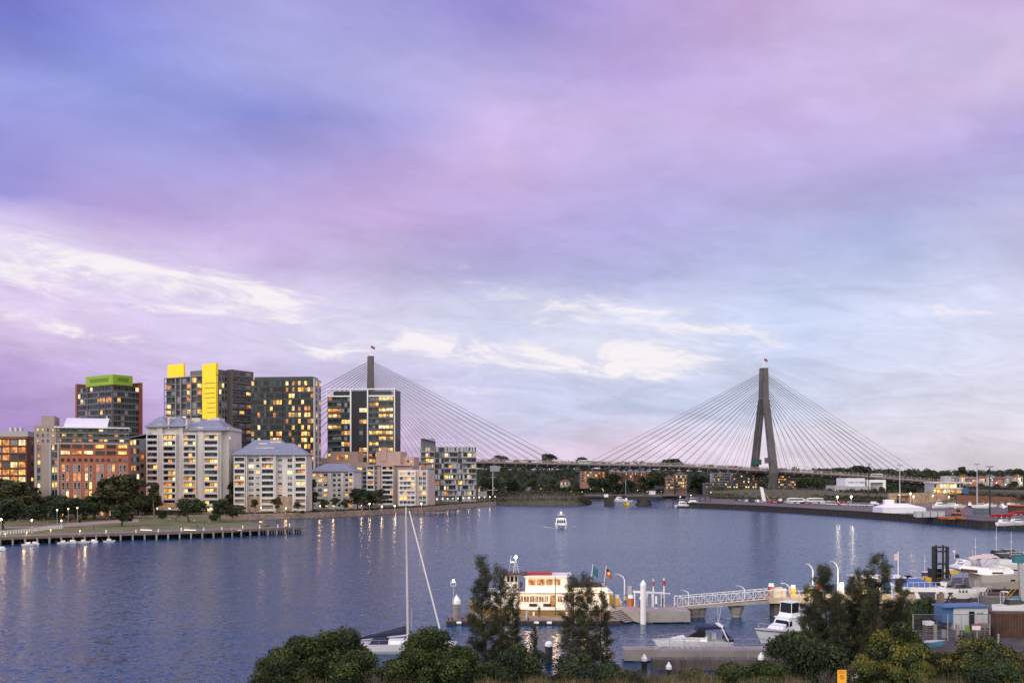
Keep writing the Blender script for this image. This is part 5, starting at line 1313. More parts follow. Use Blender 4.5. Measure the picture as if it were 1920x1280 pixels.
# ---------------------------------------------------------------- boats at distance
def cruiser(label, x, y, rz, L=8, z=0.0, group=None, hullm=None, fly=True, name='motor_cruiser', cat='boat', glow=None):
    t = thing(name, label, cat, (x,y,z), rz, group); B = L*.33
    m = MB(); hull(m, L, B, L*.19, L*.13); m.build('hull', [hullm or M_GEL, M_DECK], t)
    h0 = L*.15; m = MB(); sweep(m, [(-L*.36,h0*.9),(L*.24,h0*1.05),(L*.12,h0+L*.13),(-L*.30,h0+L*.14)], B*.8, B*.66); m.build('cabin', M_GEL, t)
    m = MB(); sweep(m, [(-L*.28,h0+L*.055),(L*.195,h0+L*.045),(L*.135,h0+L*.11),(-L*.26,h0+L*.115)], B*.79+.06, B*.70); m.build('window', M_GLASSD, t)
    if fly:
        h1 = h0+L*.14; m = MB(); sweep(m, [(-L*.26,h1),(L*.06,h1),(0,h1+L*.06),(-L*.24,h1+L*.06)], B*.6); m.build('flybridge', M_GEL, t)
        m = MB(); m.bx(-L*.26,-.01*L,-B*.32,B*.32,h1+L*.17,h1+L*.18); [m.tube((a*L,b*B,h1),(a*L,b*B,h1+L*.17),.03,n=4) for a in (-.24,-.03) for b in (-.28,.28)]; m.build('canopy', M_GEL, t)
    m = MB(); n = 7
    for sg in (-1,1):
        pr = None
        for k in range(n):
            q = k/(n-1); xx = L*(.05+.5*q); b = B*.46*(1-q**2.3)+.03; zz = L*.15+L*.04*q; m.tube((xx,sg*b,zz),(xx,sg*b,zz+L*.07),.02,n=4,cap=False)
            if pr: m.tube(pr,(xx,sg*b,zz+L*.07),.02,n=4,cap=False)
            pr = (xx,sg*b,zz+L*.07)
    m.build('bow_rail', M_STEEL, t)
    m = MB(); m.tube((-L*.2,0,h0+L*.14),(-L*.24,0,h0+L*.42),.04,.02,5); m.build('mast', M_WHITE, t)
    if glow: m = MB(); m.sph((-L*.2,0,h0+L*.44),.22); m.build('mast_light', M_BULBW, t)
    return t
def catamaran():
    x, y = gp(1052, 989); t = thing('ferry_boat', 'small white catamaran cruise boat heading toward camera with wake', 'boat', (x,y,0), -pi/2-0.03)
    for sg in (-1, 1):
        m = MB(); secs = []
        for k in range(8):
            q = k/7; xx = -6+12.5*q; b = .75*(1-max(0,(q-.5)/.5)**2*.96); secs.append([(xx,sg*1.75-b,1.6+.5*q),(xx,sg*1.75-b*.7,-.3),(xx,sg*1.75+b*.7,-.3),(xx,sg*1.75+b,1.6+.5*q)])
        m.loft(secs); m.build('hull', M_GEL, t)
    m = MB(); m.bx(-6,5.2,-2.4,2.4,1.35,1.9); sweep(m, [(-5.6,1.9),(4.2,1.9),(3.0,3.7),(-5.2,3.7)], 4.4, 3.9); m.build('cabin', M_GEL, t)
    for k in range(4): m = MB(); y0 = -1.85+k*.95; m.raw([(4.1,y0,2.15),(4.1,y0+.8,2.15),(3.2,y0*.92+.75,3.4),(3.2,y0*.92,3.4)], [(0,1,2,3)]); m.raw([(4.0,y0,2.15),(4.0,y0+.8,2.15),(3.1,y0*.92+.75,3.4),(3.1,y0*.92,3.4)], [(3,2,1,0)]); m.build('window', M_GLASSD, t)
    m = MB(); m.bx(-5.4,3.2,-2.1,2.1,3.7,3.85); sweep(m, [(-2,3.85),(1.8,3.85),(1.2,5.4),(-1.6,5.4)], 2.4, 2.0); m.bx(-2.2,1.8,-1.4,1.4,5.4,5.5); m.build('wheelhouse', M_GEL, t)
    m = MB(); sweep(m, [(-1.2,4.4),(1.75,4.4),(1.45,5.1),(-1.2,5.1)], 2.3, 2.1); m.build('window', M_GLASSD, t)
    m = MB(); m.tube((-.6,0,5.5),(-.6,0,7.4),.09,n=5); m.tube((-.6,-.8,6.4),(-.6,.8,6.4),.06,n=5); m.build('mast', M_WHITE, t); m = MB(); m.sph((-.4,0,6.2),.26); m.build('mast_light', M_BULBW, t)
    m = MB()
    for sg in (-1,1):
        for a in (3.3,4.2,5.0): m.tube((a,sg*2.2,1.9),(a,sg*2.2,2.8),.03,n=4)
        m.tube((3.3,sg*2.2,2.8),(5.0,sg*2.2,2.8),.03,n=4)
    m.build('bow_rail', M_STEEL, t)
    # bow wave foam and the long wake arms
    m = MB()
    for sg in (-1,1):
        for k in range(16):
            q = k/15; xx = x+sg*(1.6+q*5); yy = y-6+q*14; m.c(xx, yy, .06, 1.3*(1-q*.5), 1.6, .10, sg*-.4)
    tag(m.build('wake', mat('foam', (0.6,0.62,0.68), 0.8)), kind='structure')
catamaran()
x, y = gp(1176, 948); t = cruiser('small yellow and dark water taxi under the old swing bridge span', x, y, -pi/2+.2, 8.5, fly=False, hullm=M_YEL, name='water_taxi', glow=True)
for ch in t.children:
    if ch.name.startswith('cabin'): ch.data.materials[0] = M_YEL
x, y = gx(1163,800), 800; cruiser('white motor cruiser moored beyond the swing bridge opening', x, y, 0.3, 11)
def yacht(label, x, y, rz, L, hm, group=None, name='sailing_yacht'):
    t = thing(name, label, 'sailboat', (x,y,0), rz, group); m = MB(); hull(m, L, L*.29, L*.12, L*.10); m.build('hull', [M_GEL, M_DECK], t)
    m = MB(); sweep(m, [(-L*.1,L*.1),(L*.25,L*.12),(L*.15,L*.16),(-L*.1,L*.16)], L*.16); m.build('cabin', M_GEL, t); m = MB(); m.tube((L*.08,0,L*.1),(L*.08,0,hm),.13,.09,6); m.build('mast', M_WHITE, t); m = MB(); m.bar((L*.05,0,L*.22),(-L*.35,0,L*.21),.35,.3); m.build('boom', M_NAVY, t)
    m = MB(); m.tube((L*.08,0,hm*.95),(L*.52,0,L*.13),.05,n=4); m.tube((L*.08,0,hm*.98),(-L*.48,0,L*.11),.03,n=4); m.build('stay', M_STEEL, t); return t
yacht('white yacht with tall mast seen through the swing bridge opening', gx(1171,780), 780, 0.1, 12, gz(900,780))
# dark moored workboats at the wharf head
for k, (px, L, lb) in enumerate(((1281,12,'white workboat moored at head of the wharf, left one'),(1302,14,'white workboat with lit deck at head of the wharf, right one'))):
    Y = 655; cruiser(lb, gx(px,Y), Y-2, 0.05, L, 0, glow=True, name='workboat')
Y = 645; t = thing('pontoon', 'long dark pontoon with tyre fenders in front of the white workboats', 'pontoon', (gx(1268,Y),Y-3,0)); m = MB(); m.bx(0,22,-2,1,-.3,1.2); m.build('deck', M_PILE, t); m = MB(); [m.tube((k*2.2+1,-2.2,.4),(k*2.2+1,-1.95,.4),.5,n=8) for k in range(10)]; m.build('tyre_fender', M_DARK, t)
m = MB(); m.tube((0.5,-1,1.2),(0.5,-1,7.5),.3,n=6); m.tube((4,-1,1.2),(4,-1,6),.12,n=6); m.build('pile', M_PILE, t)
Y = 700; t = thing('loading_ramp', 'tall white slanted conveyor ramp leaning below the right pylon', 'ramp', (gx(1424,Y),Y,3)); hz = gz(912,Y)-3; m = MB(); m.loft([[(0.2,-1,hz),(2.4,-1,hz-.6),(2.4,1,hz-.6),(.2,1,hz)],[(2.2,-1,-.2),(4.6,-1,-.2),(4.6,1,-.2),(2.2,1,-.2)]]); m.build('chute', M_WHITE, t); m = MB(); m.bar((4,0,hz*.5),(8,0,0),.35); m.build('strut', M_STEEL, t)
# ---------------------------------------------------------------- tent, containers, machines, hardstand on the wharf
def tent():
    Y = 478; t = thing('marquee_tent', 'large white marquee tent with pitched roof on the wharf', 'tent', (gx(1655,Y),Y,3), -0.03); W_ = gx(1736,Y)-gx(1655,Y); h = 2.6; m = MB()
    rz_ = gz(944,Y)-3; D_ = 15
    m.raw([(0,0,h),(W_,0,h),(W_,D_,h),(0,D_,h),(W_*.2,D_*.5,rz_),(W_*.68,D_*.5,rz_)], [(0,1,5,4),(1,2,5),(2,3,4,5),(3,0,4)]); m.build('roof', mat('white_canvas', (0.80,0.80,0.84), 0.6), t)
    m = MB(); m.bx(.15,W_-.15,.15,D_-.15,0,h-.03); m.build('wall', mat('white_canvas_wall', (0.66,0.66,0.72), 0.6, var=0.05, vscale=.5), t)
    m = MB()
    for k in range(8): m.bx(W_*k/7.2-.05+.1,W_*k/7.2+.18,.0,.12,0,h)
    m.build('pole', M_WHITE, t)
    m = MB(); m.bx(W_*.33,W_*.55,D_+2,D_+5,0,gz(938,Y)-3); m.build('annex', M_WHITE, t)
tent()
def container(label, px, py, L, m_, group, rz=0.0, h=2.6, name='shipping_container'):
    x, y = gp(px, py, 3.0); t = thing(name, label, 'container', (x,y,3.01), rz, group); m = MB(); m.bx(-L/2,L/2,-1.2,1.2,0.1,h)
    for k in range(int(L/.6)): m.bx(-L/2+.3*2*k+.1,-L/2+.6*k+.34,-1.26,-1.2,.25,h-.15)
    m.bx(-L/2-.03,L/2+.03,-1.28,-1.2,h-.15,h+.03); m.bx(-L/2-.03,L/2+.03,-1.28,-1.2,0,.2); m.build('box', m_, t); m = MB(); m.bx(L/2+.001,L/2+.05,-1.0,-.05,.25,h-.25); m.bx(L/2+.001,L/2+.05,.05,1.0,.25,h-.25); m.build('door', m_, t)
M_SILV = mat('silver_box', (0.42,0.43,0.46), 0.45, var=.12, vscale=.6); M_BGREY = mat('slate_box', (0.09,0.12,0.15), 0.6, var=.15, vscale=.5)
for k, px in enumerate((1721,1735,1749,1763)): container('silver container in the row before the tent, '+['leftmost','second from left','third from left','rightmost'][k], px, 969, 2.9, M_SILV, 'silver containers', 0.04)
for k, px in enumerate((1833,1846)): container('dark slate container behind the light mast, '+['left one','right one'][k], px, 964, 3.2, M_BGREY, 'slate containers')
for k, (px, py, lb) in enumerate(((1768,972,'low orange barrier block left of orange excavator'),(1782,973,'low orange barrier block under orange excavator'),(1800,972,'low orange barrier block right of orange excavator'))): container(lb, px, py, 3.2, M_ORANGE, 'orange barrier blocks', 0.0, .9, 'barrier_block')
def excavator(px, py):
    x, y = gp(px, py, 3.0); t = thing('excavator', 'orange tracked excavator with folded arm on the wharf', 'excavator', (x,y,3.0), 0.2)
    for sg in (-1,1): m = MB(); sweep(m, [(-1.6,.1),(1.6,.1),(1.9,.45),(1.6,.8),(-1.6,.8),(-1.9,.45)], .5); m.v = [(a,b+sg*1.0,c) for a,b,c in m.v]; m.build('track', M_DARK, t)
    m = MB(); m.bx(-1.9,1.2,-1.15,1.15,.9,1.7); m.build('body', M_ORANGE, t); m = MB(); m.bx(.0,1.3,-1.1,-.1,1.7,2.8); m.build('cab', M_GLASSD, t); m = MB(); m.bar((1,.3,1.5),(3.2,.3,3.4),.35,.45); m.bar((3.2,.3,3.4),(4.6,.3,1.2),.28,.35); m.bx(4.2,5.0,0,.7,.5,1.3); m.build('arm', M_ORANGE, t)
excavator(1793, 966)
def red_pipe(px0, px1, py, lb):
    x0, y = gp(px0, py, 3.0); x1 = gx(px1, y); t = thing('boat_cradle', lb, 'cradle', (x0,y,3.0)); L = x1-x0; m = MB(); secs = []
    for k in range(9): q = k/8; a = 1.5*(1-abs(q-.5)**3*3); secs.append([(q*L,-a,1.6+.5*q),(q*L,-a*.6,.5),(q*L,a*.6,.5),(q*L,a,1.6+.5*q)])
    m.loft(secs); m.build('hull', M_RED, t); m = MB(); [m.bx(L*q-.15,L*q+.15,-1.2,1.2,0,.7) for q in (.15,.4,.65,.88)]; m.build('stand', M_STEEL, t)
red_pipe(1858, 1900, 971, 'long red barge hull on stands near the right edge of the wharf')
red_pipe(1897, 1935, 965, 'second red hull behind the long red barge at right edge')
lbs = ['leftmost','second from left','third from left','fourth from left','fifth from left','sixth from left','seventh from left','rightmost']
for k, px in enumerate((1764,1782,1800,1818,1838,1858,1878,1898)):
    x, y = gp(px, 953-(k % 2)*1.5, 3.0); cruiser(lbs[k]+' of the boats on the hardstand before the brown bank', x, y, [0.1,2.9,0.3,1.2,2.8,.2,1.5,.1][k], [9,8,7,6.5,8,7,6,8][k], 3.6, 'boats stored on the hardstand', hullm=M_HULLB if k in (3,) else None, fly=k % 3 == 0, name='stored_boat')
for k, (px, py) in enumerate(((1885,986),(1908,985))): x, y = gp(px, py, 3.0); cruiser(['white boat on trailer behind the wharf edge, left one','white boat on trailer behind the wharf edge, right one'][k], x, y, .2, 7, 3.5, 'boats by the wharf edge', name='trailer_boat', fly=False)
t = thing('boat_shed', 'orange roofed open shed at right edge of the hardstand', 'shed', (gx(1905,480),480,3)); m = MB(); m.bx(0,14,0,8,0,3.5); m.build('wall', M_BROWN, t); m = MB(); m.prism([(-1,-1),(15,-1),(15,9),(-1,9)],3.5,3.9); m.build('roof', M_ORANGE, t)
fx = thing('edge_fence', 'row of thin fence posts along the right part of the wharf edge', 'fence', (0,0,0)); m = MB(); pr = None
for k in range(46): px = 1700+k*4.9; Y = 455-(px-1700)*.34; x = gx(px,Y); m.tube((x,Y,3.0),(x,Y,4.3),.07,n=4); pr and m.bar(pr,(x,Y,4.25),.06); pr = (x,Y,4.25)
m.build('rail', M_DARK, fx)
# ---------------------------------------------------------------- buildings on the far shore
def far(name, label, px0, px1, pt, pb, Y, depth, wall, seed, nx, nz, p=0.35, roof=None, slab=False, rh=3.0, cat='house', base=None):
    z0 = gz(pb, Y); b = Bld(name, label, (px0,Y), (px1,Y), depth, z0, gz(pt,Y), wall, seed, cat); b.wall([(0,b.W,0,b.D,-6,b.Hh)])
    b.grid('f', .4, b.W-.4, .2, b.Hh-.2, nx, nz, p, .62, .6, 0, 'w', M_FRG)
    if roof: m = MB(); hip(m, 0, b.W, 0, b.D, b.Hh, rh, .5); m.build('roof', roof, b.root)
    if slab:
        dz = b.Hh/nz
        for j in range(nz+1): b.balcony('f', b.W/2, dz*j, b.W+.6, dz, 1.3, M_WHITE if slab == 2 else M_SLAB, M_RAILG, 0, False)
    b.finish(); return b
M_PNK = mat('salmon_render', (0.30,0.165,0.14), .85, var=.1, vscale=.3); M_RTILE = mat('red_tile_roof', (0.17,0.065,0.05), .8, var=.15, vscale=.6); M_GTILE = mat('grey_tile_roof', (0.16,0.155,0.17), .8, var=.2, vscale=.6)
far('brick_flats', 'pinkish brick block of flats on the far hill under the deck', 1089,1121,883,904,950,14,M_PNK,41,6,4,.25,cat='apartment block')
far('brick_flats', 'smaller brick flats right of the pinkish block on far hill', 1121,1134,884,900,955,14,M_BRICK,42,3,3,.4,cat='apartment block')
for k in range(7): far('terrace_house', ['leftmost','second','third','fourth','fifth','sixth','rightmost'][k]+' gabled terrace house in the row on far hill', 1143+k*11.5,1153.5+k*11.5,884+(k%3),896,965+k*4,10,M_PNK if k%2 else M_BRICKD,50+k,3,2,.5,M_GTILE,rh=2.8)
far('house', 'pale boathouse with grey roof above the causeway', 986,1003,918,925,905,8,M_GREYW,60,4,1,.2,M_GTILE)
far('house', 'far pink lit house with red roof, left half', 1248,1264,896,917,900,12,M_PNK,61,4,4,.6,M_RTILE,2)
far('house', 'far pink lit house with red roof, taller right half', 1266,1288,890,915,903,12,M_PNK,62,5,4,.55,M_RTILE,2)
far('apartment_building', 'white terraced flats stepping up left of the right pylon, lower block', 1322,1372,905,926,880,12,M_GREYW,63,12,4,.25,None,2,cat='apartment block')
far('apartment_building', 'dark glazed terraced flats behind lower white block', 1336,1380,887,906,900,12,M_GREYW,64,10,4,.2,None,2,cat='apartment block')
far('apartment_building', 'white terraced flats just left of the right pylon, upper block', 1374,1420,890,926,885,12,M_GREYW,65,10,7,.3,None,2,cat='apartment block')
far('apartment_building', 'white balcony flats right of the right pylon under deck', 1458,1497,891,926,885,12,M_GREYW,66,10,7,.3,None,2,cat='apartment block')
for k, (px, pt, c, lb) in enumerate(((928,859,M_GTILE,'dark long roof lit house above the deck beside louvred block'),(905,912,M_GTILE,'small house in trees right of louvred block'),(1060,900,M_RTILE,'small red roof house in far wood above causeway'),(1235,893,M_GTILE,'white cottage in the trees left of the pink house'),(1520,930,M_GTILE,'low pale shed at right end of white balcony flats'))):
    far('house', lb, px-9, px+9, pt+2, pt+12, [870,905,960,930,800][k], 8, M_GREYW, 70+k, 5, 1, .7, c, rh=2.0)
b = Bld('warehouse', 'white warehouse with blue lettering under the bridge deck', (1585,720), (1622,720), 20, 6, gz(896,720), mat('white_sheet_wall', (0.62,0.62,0.66), .6, var=.05, vscale=.4), 80, 'warehouse')
b.wall([(0,b.W,0,b.D,0,b.Hh)]); b.wall([(b.u(1563),b.u(1586)-.02,-3,18,0,b.z(910)),(b.u(1586),b.u(1625),-4,-.02,0,b.z(911))], 'grey_annex', M_GREYW); b.wall([(b.u(1626),b.u(1631),-1,16,0,b.z(899)),(b.u(1631),b.u(1657),2,18,0,b.z(901)),(b.u(1655),b.u(1660),-1,16,0,b.z(899)),(b.u(1631),b.u(1655),-1,2,b.z(904),b.z(899))], 'white_shed', M_WHITE); b.wall([(b.u(1632),b.u(1655),1.8,1.95,0,b.z(905))], 'roller_door', M_GREYW)
def text_mesh(txt, size, mat_, parent, loc, rot=(pi/2,0,0), name='lettering', ex=0.01):
    cu = bpy.data.curves.new('txt', 'FONT'); cu.body = txt; cu.size = size; cu.extrude = ex; cu.align_x = 'CENTER'; cu.align_y = 'CENTER'
    o = bpy.data.objects.new('txt', cu); COL.objects.link(o); dg = bpy.context.evaluated_depsgraph_get(); dg.update(); me = bpy.data.meshes.new_from_object(o.evaluated_get(dg)); bpy.data.objects.remove(o)
    me.materials.clear(); me.materials.append(mat_); q = put(name, me, parent, loc); q.rotation_euler = rot; return q
text_mesh('SYDNEY CITY MARINE', 1.75, M_BLUE, b.root, ((b.u(1592)+b.u(1622))/2-.5, -.05, b.z(904.5)), ex=.03).scale = (0.72,1.3,1)
b.finish()
b = Bld('control_building', 'two storey building glowing orange inside with white lookout tower', (1750,655), (1806,655), 14, gz(925,655), gz(905,655), M_GREYW, 81, 'building'); b.wall([(0,b.W,0,b.D,-4,b.Hh),(b.u(1771),b.u(1784),0,6,b.Hh,b.z(892))])
for j, (pa, pb_) in enumerate(((924,917),(914,907))):
    for i in range(9): b.window('f', b.W*(i+.5)/9, b.z(pa), b.W/9*.85, b.z(pb_)-b.z(pa), .85 if i < 7 else .3, 0, M_WHITE, 'w', (3,2,3,0))
m = MB(); m.bx(-1,b.W+4,-2.2,0,b.z(916),b.z(915)); m.bx(-1,b.W+5,-2.5,b.D,b.Hh,b.Hh+.5); m.build('awning', M_WHITE, b.root); b.wall([(b.u(1803),b.u(1812),-3,3,-2,b.z(914))], 'blue_kiosk', M_BLUE); b.finish()
t = thing('retaining_wall', 'brown stone retaining wall with dark opening under the viaduct, lit amber', 'wall', (gx(1668,640),640,3)); W_ = gx(1800,640)-gx(1668,640); m = MB(); m.bx(0,W_*.1,0,4,0,6.8); m.bx(W_*.28,W_,0,4,0,7.0); m.bx(W_*.1,W_*.28,3,4,0,5); m.bx(W_*.1,W_*.28,0,4,5.2,6.8); m.build('wall', M_STONE, t)
m = MB(); [m.bx(W_*q,W_*q+1,-.5,0,0,7) for q in (.3,.42,.52,.64,.78,.9)]; m.build('buttress', M_STONE, t)
t = thing('brick_wall', 'long low red brown wall behind the hardstand at right', 'wall', (gx(1795,600),600,3), -0.05); m = MB(); m.prism([(0,0),(60,0),(60,2),(0,2)], 0, [6.6,4.2,4.2,6.6]); m.build('wall', M_BRICKD, t)
ld_pts = ((1683,928,635,2500),(1745,930,632,2000),(1775,932,628,1500))
for px, py, Y, pw in ld_pts: lamp_post('amber wall lamp on retaining wall, '+{1683:'beside the dark opening',1745:'in the middle',1775:'at the right end'}[px], gx(px,Y), Y-3, 3, gz(py,Y)-3, M_BULBO, .08, .4, pw, 'amber wall lamps under the viaduct', (1,.5,.15), 'wall_lamp')
# scattered lit house windows and lamps on the right hill
lb4 = ['near the lit control building','above the hardstand','below the skyline trees','by the road at right edge']
for k in range(34):
    px = r.uniform(1735, 1915); py = r.uniform(890, 922); Y = 700+(922-py)*9; z_ = gz(py, Y)
    lamp_post('distant lamp or lit porch '+lb4[k % 4], gx(px,Y), Y-6, max(z_-5, 2), max(z_-max(z_-5, 2), .5), r.choice([M_BULBS, M_BULBO, M_BULBW, M_BULBR]), .08, r.uniform(.22,.45), 0, 'distant lights on the right hill '+lb4[k % 4])
for k in range(9): px = 1775+k*17; Y = 900+40*(k%3); far('house', ['leftmost','second','third','fourth','fifth','sixth','seventh','eighth','rightmost'][k]+' dark roofed house among trees on right hill', px-7, px+7, 897-k%3*2, 906, Y, 9, [M_PNK,M_GREYW,M_CREAM][k%3], 90+k, 4, 1, .6, [M_RTILE,M_GTILE][k%2], rh=2.2)
for k in range(22):
    px = r.uniform(900, 1330); Y = r.uniform(905, 935); lamp_post('distant street light twinkling along the far wooded shore', gx(px,Y), Y, 2, r.uniform(3,10), M_BULBS, .06, .3, 0, 'far shore street lights')
# ---------------------------------------------------------------- near bank, yard and docks
def near_ground():
    m = MB()
    front = [(-40,60),(-28,88),(-24,93),(-15,101),(0,104),(14,105),(30,106),(44,109),(70,109),(160,109)]
    def zf(y): return 3.2 if y < 70 else max(-0.4, 3.2-(y-70)*0.105)
    N_ = 12; rows_ = []
    for (x, yf) in dens2(front, 4):
        row = []
        for k in range(N_+1):
            t = k/N_; y = -30+(yf+30)*t**0.55; z = zf(y)*(1 if t < .9 else (1-t)/.1*.7+.3*(t < 1)) if k < N_ else -0.5
            row.append((x, y, z+0.25*mnoise.noise(Vector((x*.2, y*.2, 1)))))
        rows_.append(row)
    for i in range(len(rows_)-1):
        for k in range(N_): m.poly([rows_[i][k], rows_[i+1][k], rows_[i+1][k+1], rows_[i][k+1]])
    struct(m, 'near_bank', M_EARTH)
def dens2(p, k):
    out = []
    for a, b in zip(p, p[1:]):
        for j in range(k): out.append((a[0]+(b[0]-a[0])*j/k, a[1]+(b[1]-a[1])*j/k))
    return out+[p[-1]]
near_ground()
m = MB(); m.prism([(gx(1660,108),104),(160,104),(160,200),(gx(1745,185),186),(gx(1712,165),166),(gx(1650,160),158),(gx(1640,146),146),(gx(1700,140),140),(gx(1690,120),120)], -1, 2.0)
struct(m, 'yard_ground', mat('yard_concrete', (0.11,0.10,0.095), .9, col2=(0.03,0.03,0.028), vscale=.5))
# ---- concrete landing dock with steps
def dock():
    Y = 142; X_ = lambda px: gx(px, Y); t = thing('landing_dock', 'stained concrete landing dock with steps down to the pontoon', 'dock', (0,Y,0))
    m = MB(); m.prism([(X_(1197),0),(X_(1296),0.6),(X_(1296),7),(X_(1180),7),(X_(1162),5.5)], 0.2, 1.75); m.bx(X_(1160),X_(1300),6.6,8.5,.3,1.72); m.build('slab', M_CONC, t)
    for a, b in ((1197,.3),(1212,.3),(1250,1),(1285,1),(1200,5),(1240,5),(1280,5)): m = MB(); m.bx(X_(a),X_(a)+1.0,b,b+1,-1,.25); m.build('pile', M_CONCD, t)
    m = MB(); n = 7
    for k in range(n): q = k/(n-1); m.c(X_(1153)+q*2.6, 2.9-q*1.6, 1.5-q*1.2, .75, 3.4, .12, -.75)
    for o in (0, 3.2): m.bar((X_(1150)+o*.55, 4.2+o*-.0-(1.7 if o else 0)*0, 1.75), (X_(1184)+o*.55, 1.0, .2), .25, .35)
    m.build('steps', M_CONC, t)
    # gate frame, sign panels, rails on the dock
    m = MB()
    for px in (1198,1222,1232,1250): m.bx(X_(px),X_(px)+.16,5.5,5.66,1.75,4.1)
    m.bar((X_(1196),5.6,4.1),(X_(1254),5.6,3.85),.25,.3); m.bar((X_(1213),2.2,4.3),(X_(1252),5.0,3.9),.15,.2); m.bar((X_(1252),5,3.9),(X_(1268),5.6,3.8),.2)
    m.build('gate_frame', M_WHITE, t)
    m = MB(); m.bx(X_(1186),X_(1194),6.0,6.1,2.0,4.9); m.build('sign_panel', M_STEEL, t)
    m = MB(); m.bx(X_(1236),X_(1240),4.0,4.25,1.75,3.6); m.build('info_pillar', M_WHITE, t); m = MB(); m.bx(X_(1236)-.01,X_(1240)+.01,3.98,4.0,1.9,2.4); m.build('blue_band', M_BLUE, t)
dock()
def post_cone(label, px, Y, z0, z1, r_, body, cap=True, group=None, dome=False):
    t = thing('mooring_pile', label, 'pile', (gx(px,Y),Y,0), 0, group); m = MB(); m.tube((0,0,-1),(0,0,z1-1.5*r_*1.6),r_,n=14); m.build('post', body, t)
    m = MB(); zc = z1-1.5*r_*1.6; m.tube((0,0,zc),(0,0,zc+r_*.8),r_*1.04,n=14)
    if dome: m.sph((0,0,zc+r_*.8),r_*1.0,12,6,sc=(1,1,.6))
    else: m.tube((0,0,zc+r_*.8),(0,0,z1),r_*1.1,.04,n=14)
    m.build('cap', M_GEL, t); return t
M_PGREY = mat('grey_pile_sleeve', (0.20,0.19,0.19), .6, var=.2, vscale=.8)
post_cone('thick grey mooring pile with white cone cap at the left pontoon end', 856, 143, 0, gz(1114,143), .58, M_PGREY)
post_cone('dark mooring pile with white dome cap between the feathery trees', 1029, 113, 0, gz(1194,113), .43, M_DARK, dome=True)
M_PBLK = mat('black_pile_sleeve', (0.012,0.012,0.014), .5)
post_cone('black mooring pile with white cone cap at left end of the near wall', 1208, 106, 0, gz(1225,106), .32, M_PBLK)
post_cone('low white cone capped pile just right of the wall end pile', 1254, 103, 0, gz(1240,103), .32, M_PBLK)
post_cone('black mooring pile with white cone cap near right part of near wall', 1427, 106, 0, gz(1222,106), .34, M_PBLK)
post_cone('tall slim white pile standing on the corner of landing dock', 1206, 141.8, 0, gz(1086,141.8), .42, M_WHITE)
# ---- floating pontoon and charter boat
def pontoon():
    t = thing('floating_pontoon', 'long low floating pontoon with lit yellow deck beside the charter boat', 'pontoon', (0,142,0)); X_ = lambda px: gx(px,143)
    m = MB(); m.bx(X_(838),X_(1160),-.6,4.0,-.2,.62); m.build('deck', M_TIMBER, t)
    m = MB(); m.bx(X_(838),X_(1160),-.8,-.6,.1,.5); m.build('rubbing_strip', M_PILE, t)
    for px in (862,905,958,1005,1029,1080,1128): m = MB(); m.tube((X_(px)-.35,-.95,.3),(X_(px)+.35,-.95,.3),.19,n=8); m.build('fender', M_GEL, t)
    for px in (842,849,868,990): m = MB(); m.tube((X_(px),-.4,.6),(X_(px),-.4,1.0),.12,n=8); m.build('cleat', M_DARK, t)
    m = MB(); m.bx(X_(887),X_(898),.5,1.2,.62,2.3); m.bx(X_(886),X_(899),.4,1.3,2.3,2.45); m.build('service_box', M_GREYW, t)
    m = MB(); m.tube((X_(988),.2,.6),(X_(988),.2,1.9),.22,n=8); m.build('post', M_STEEL, t)
pontoon()
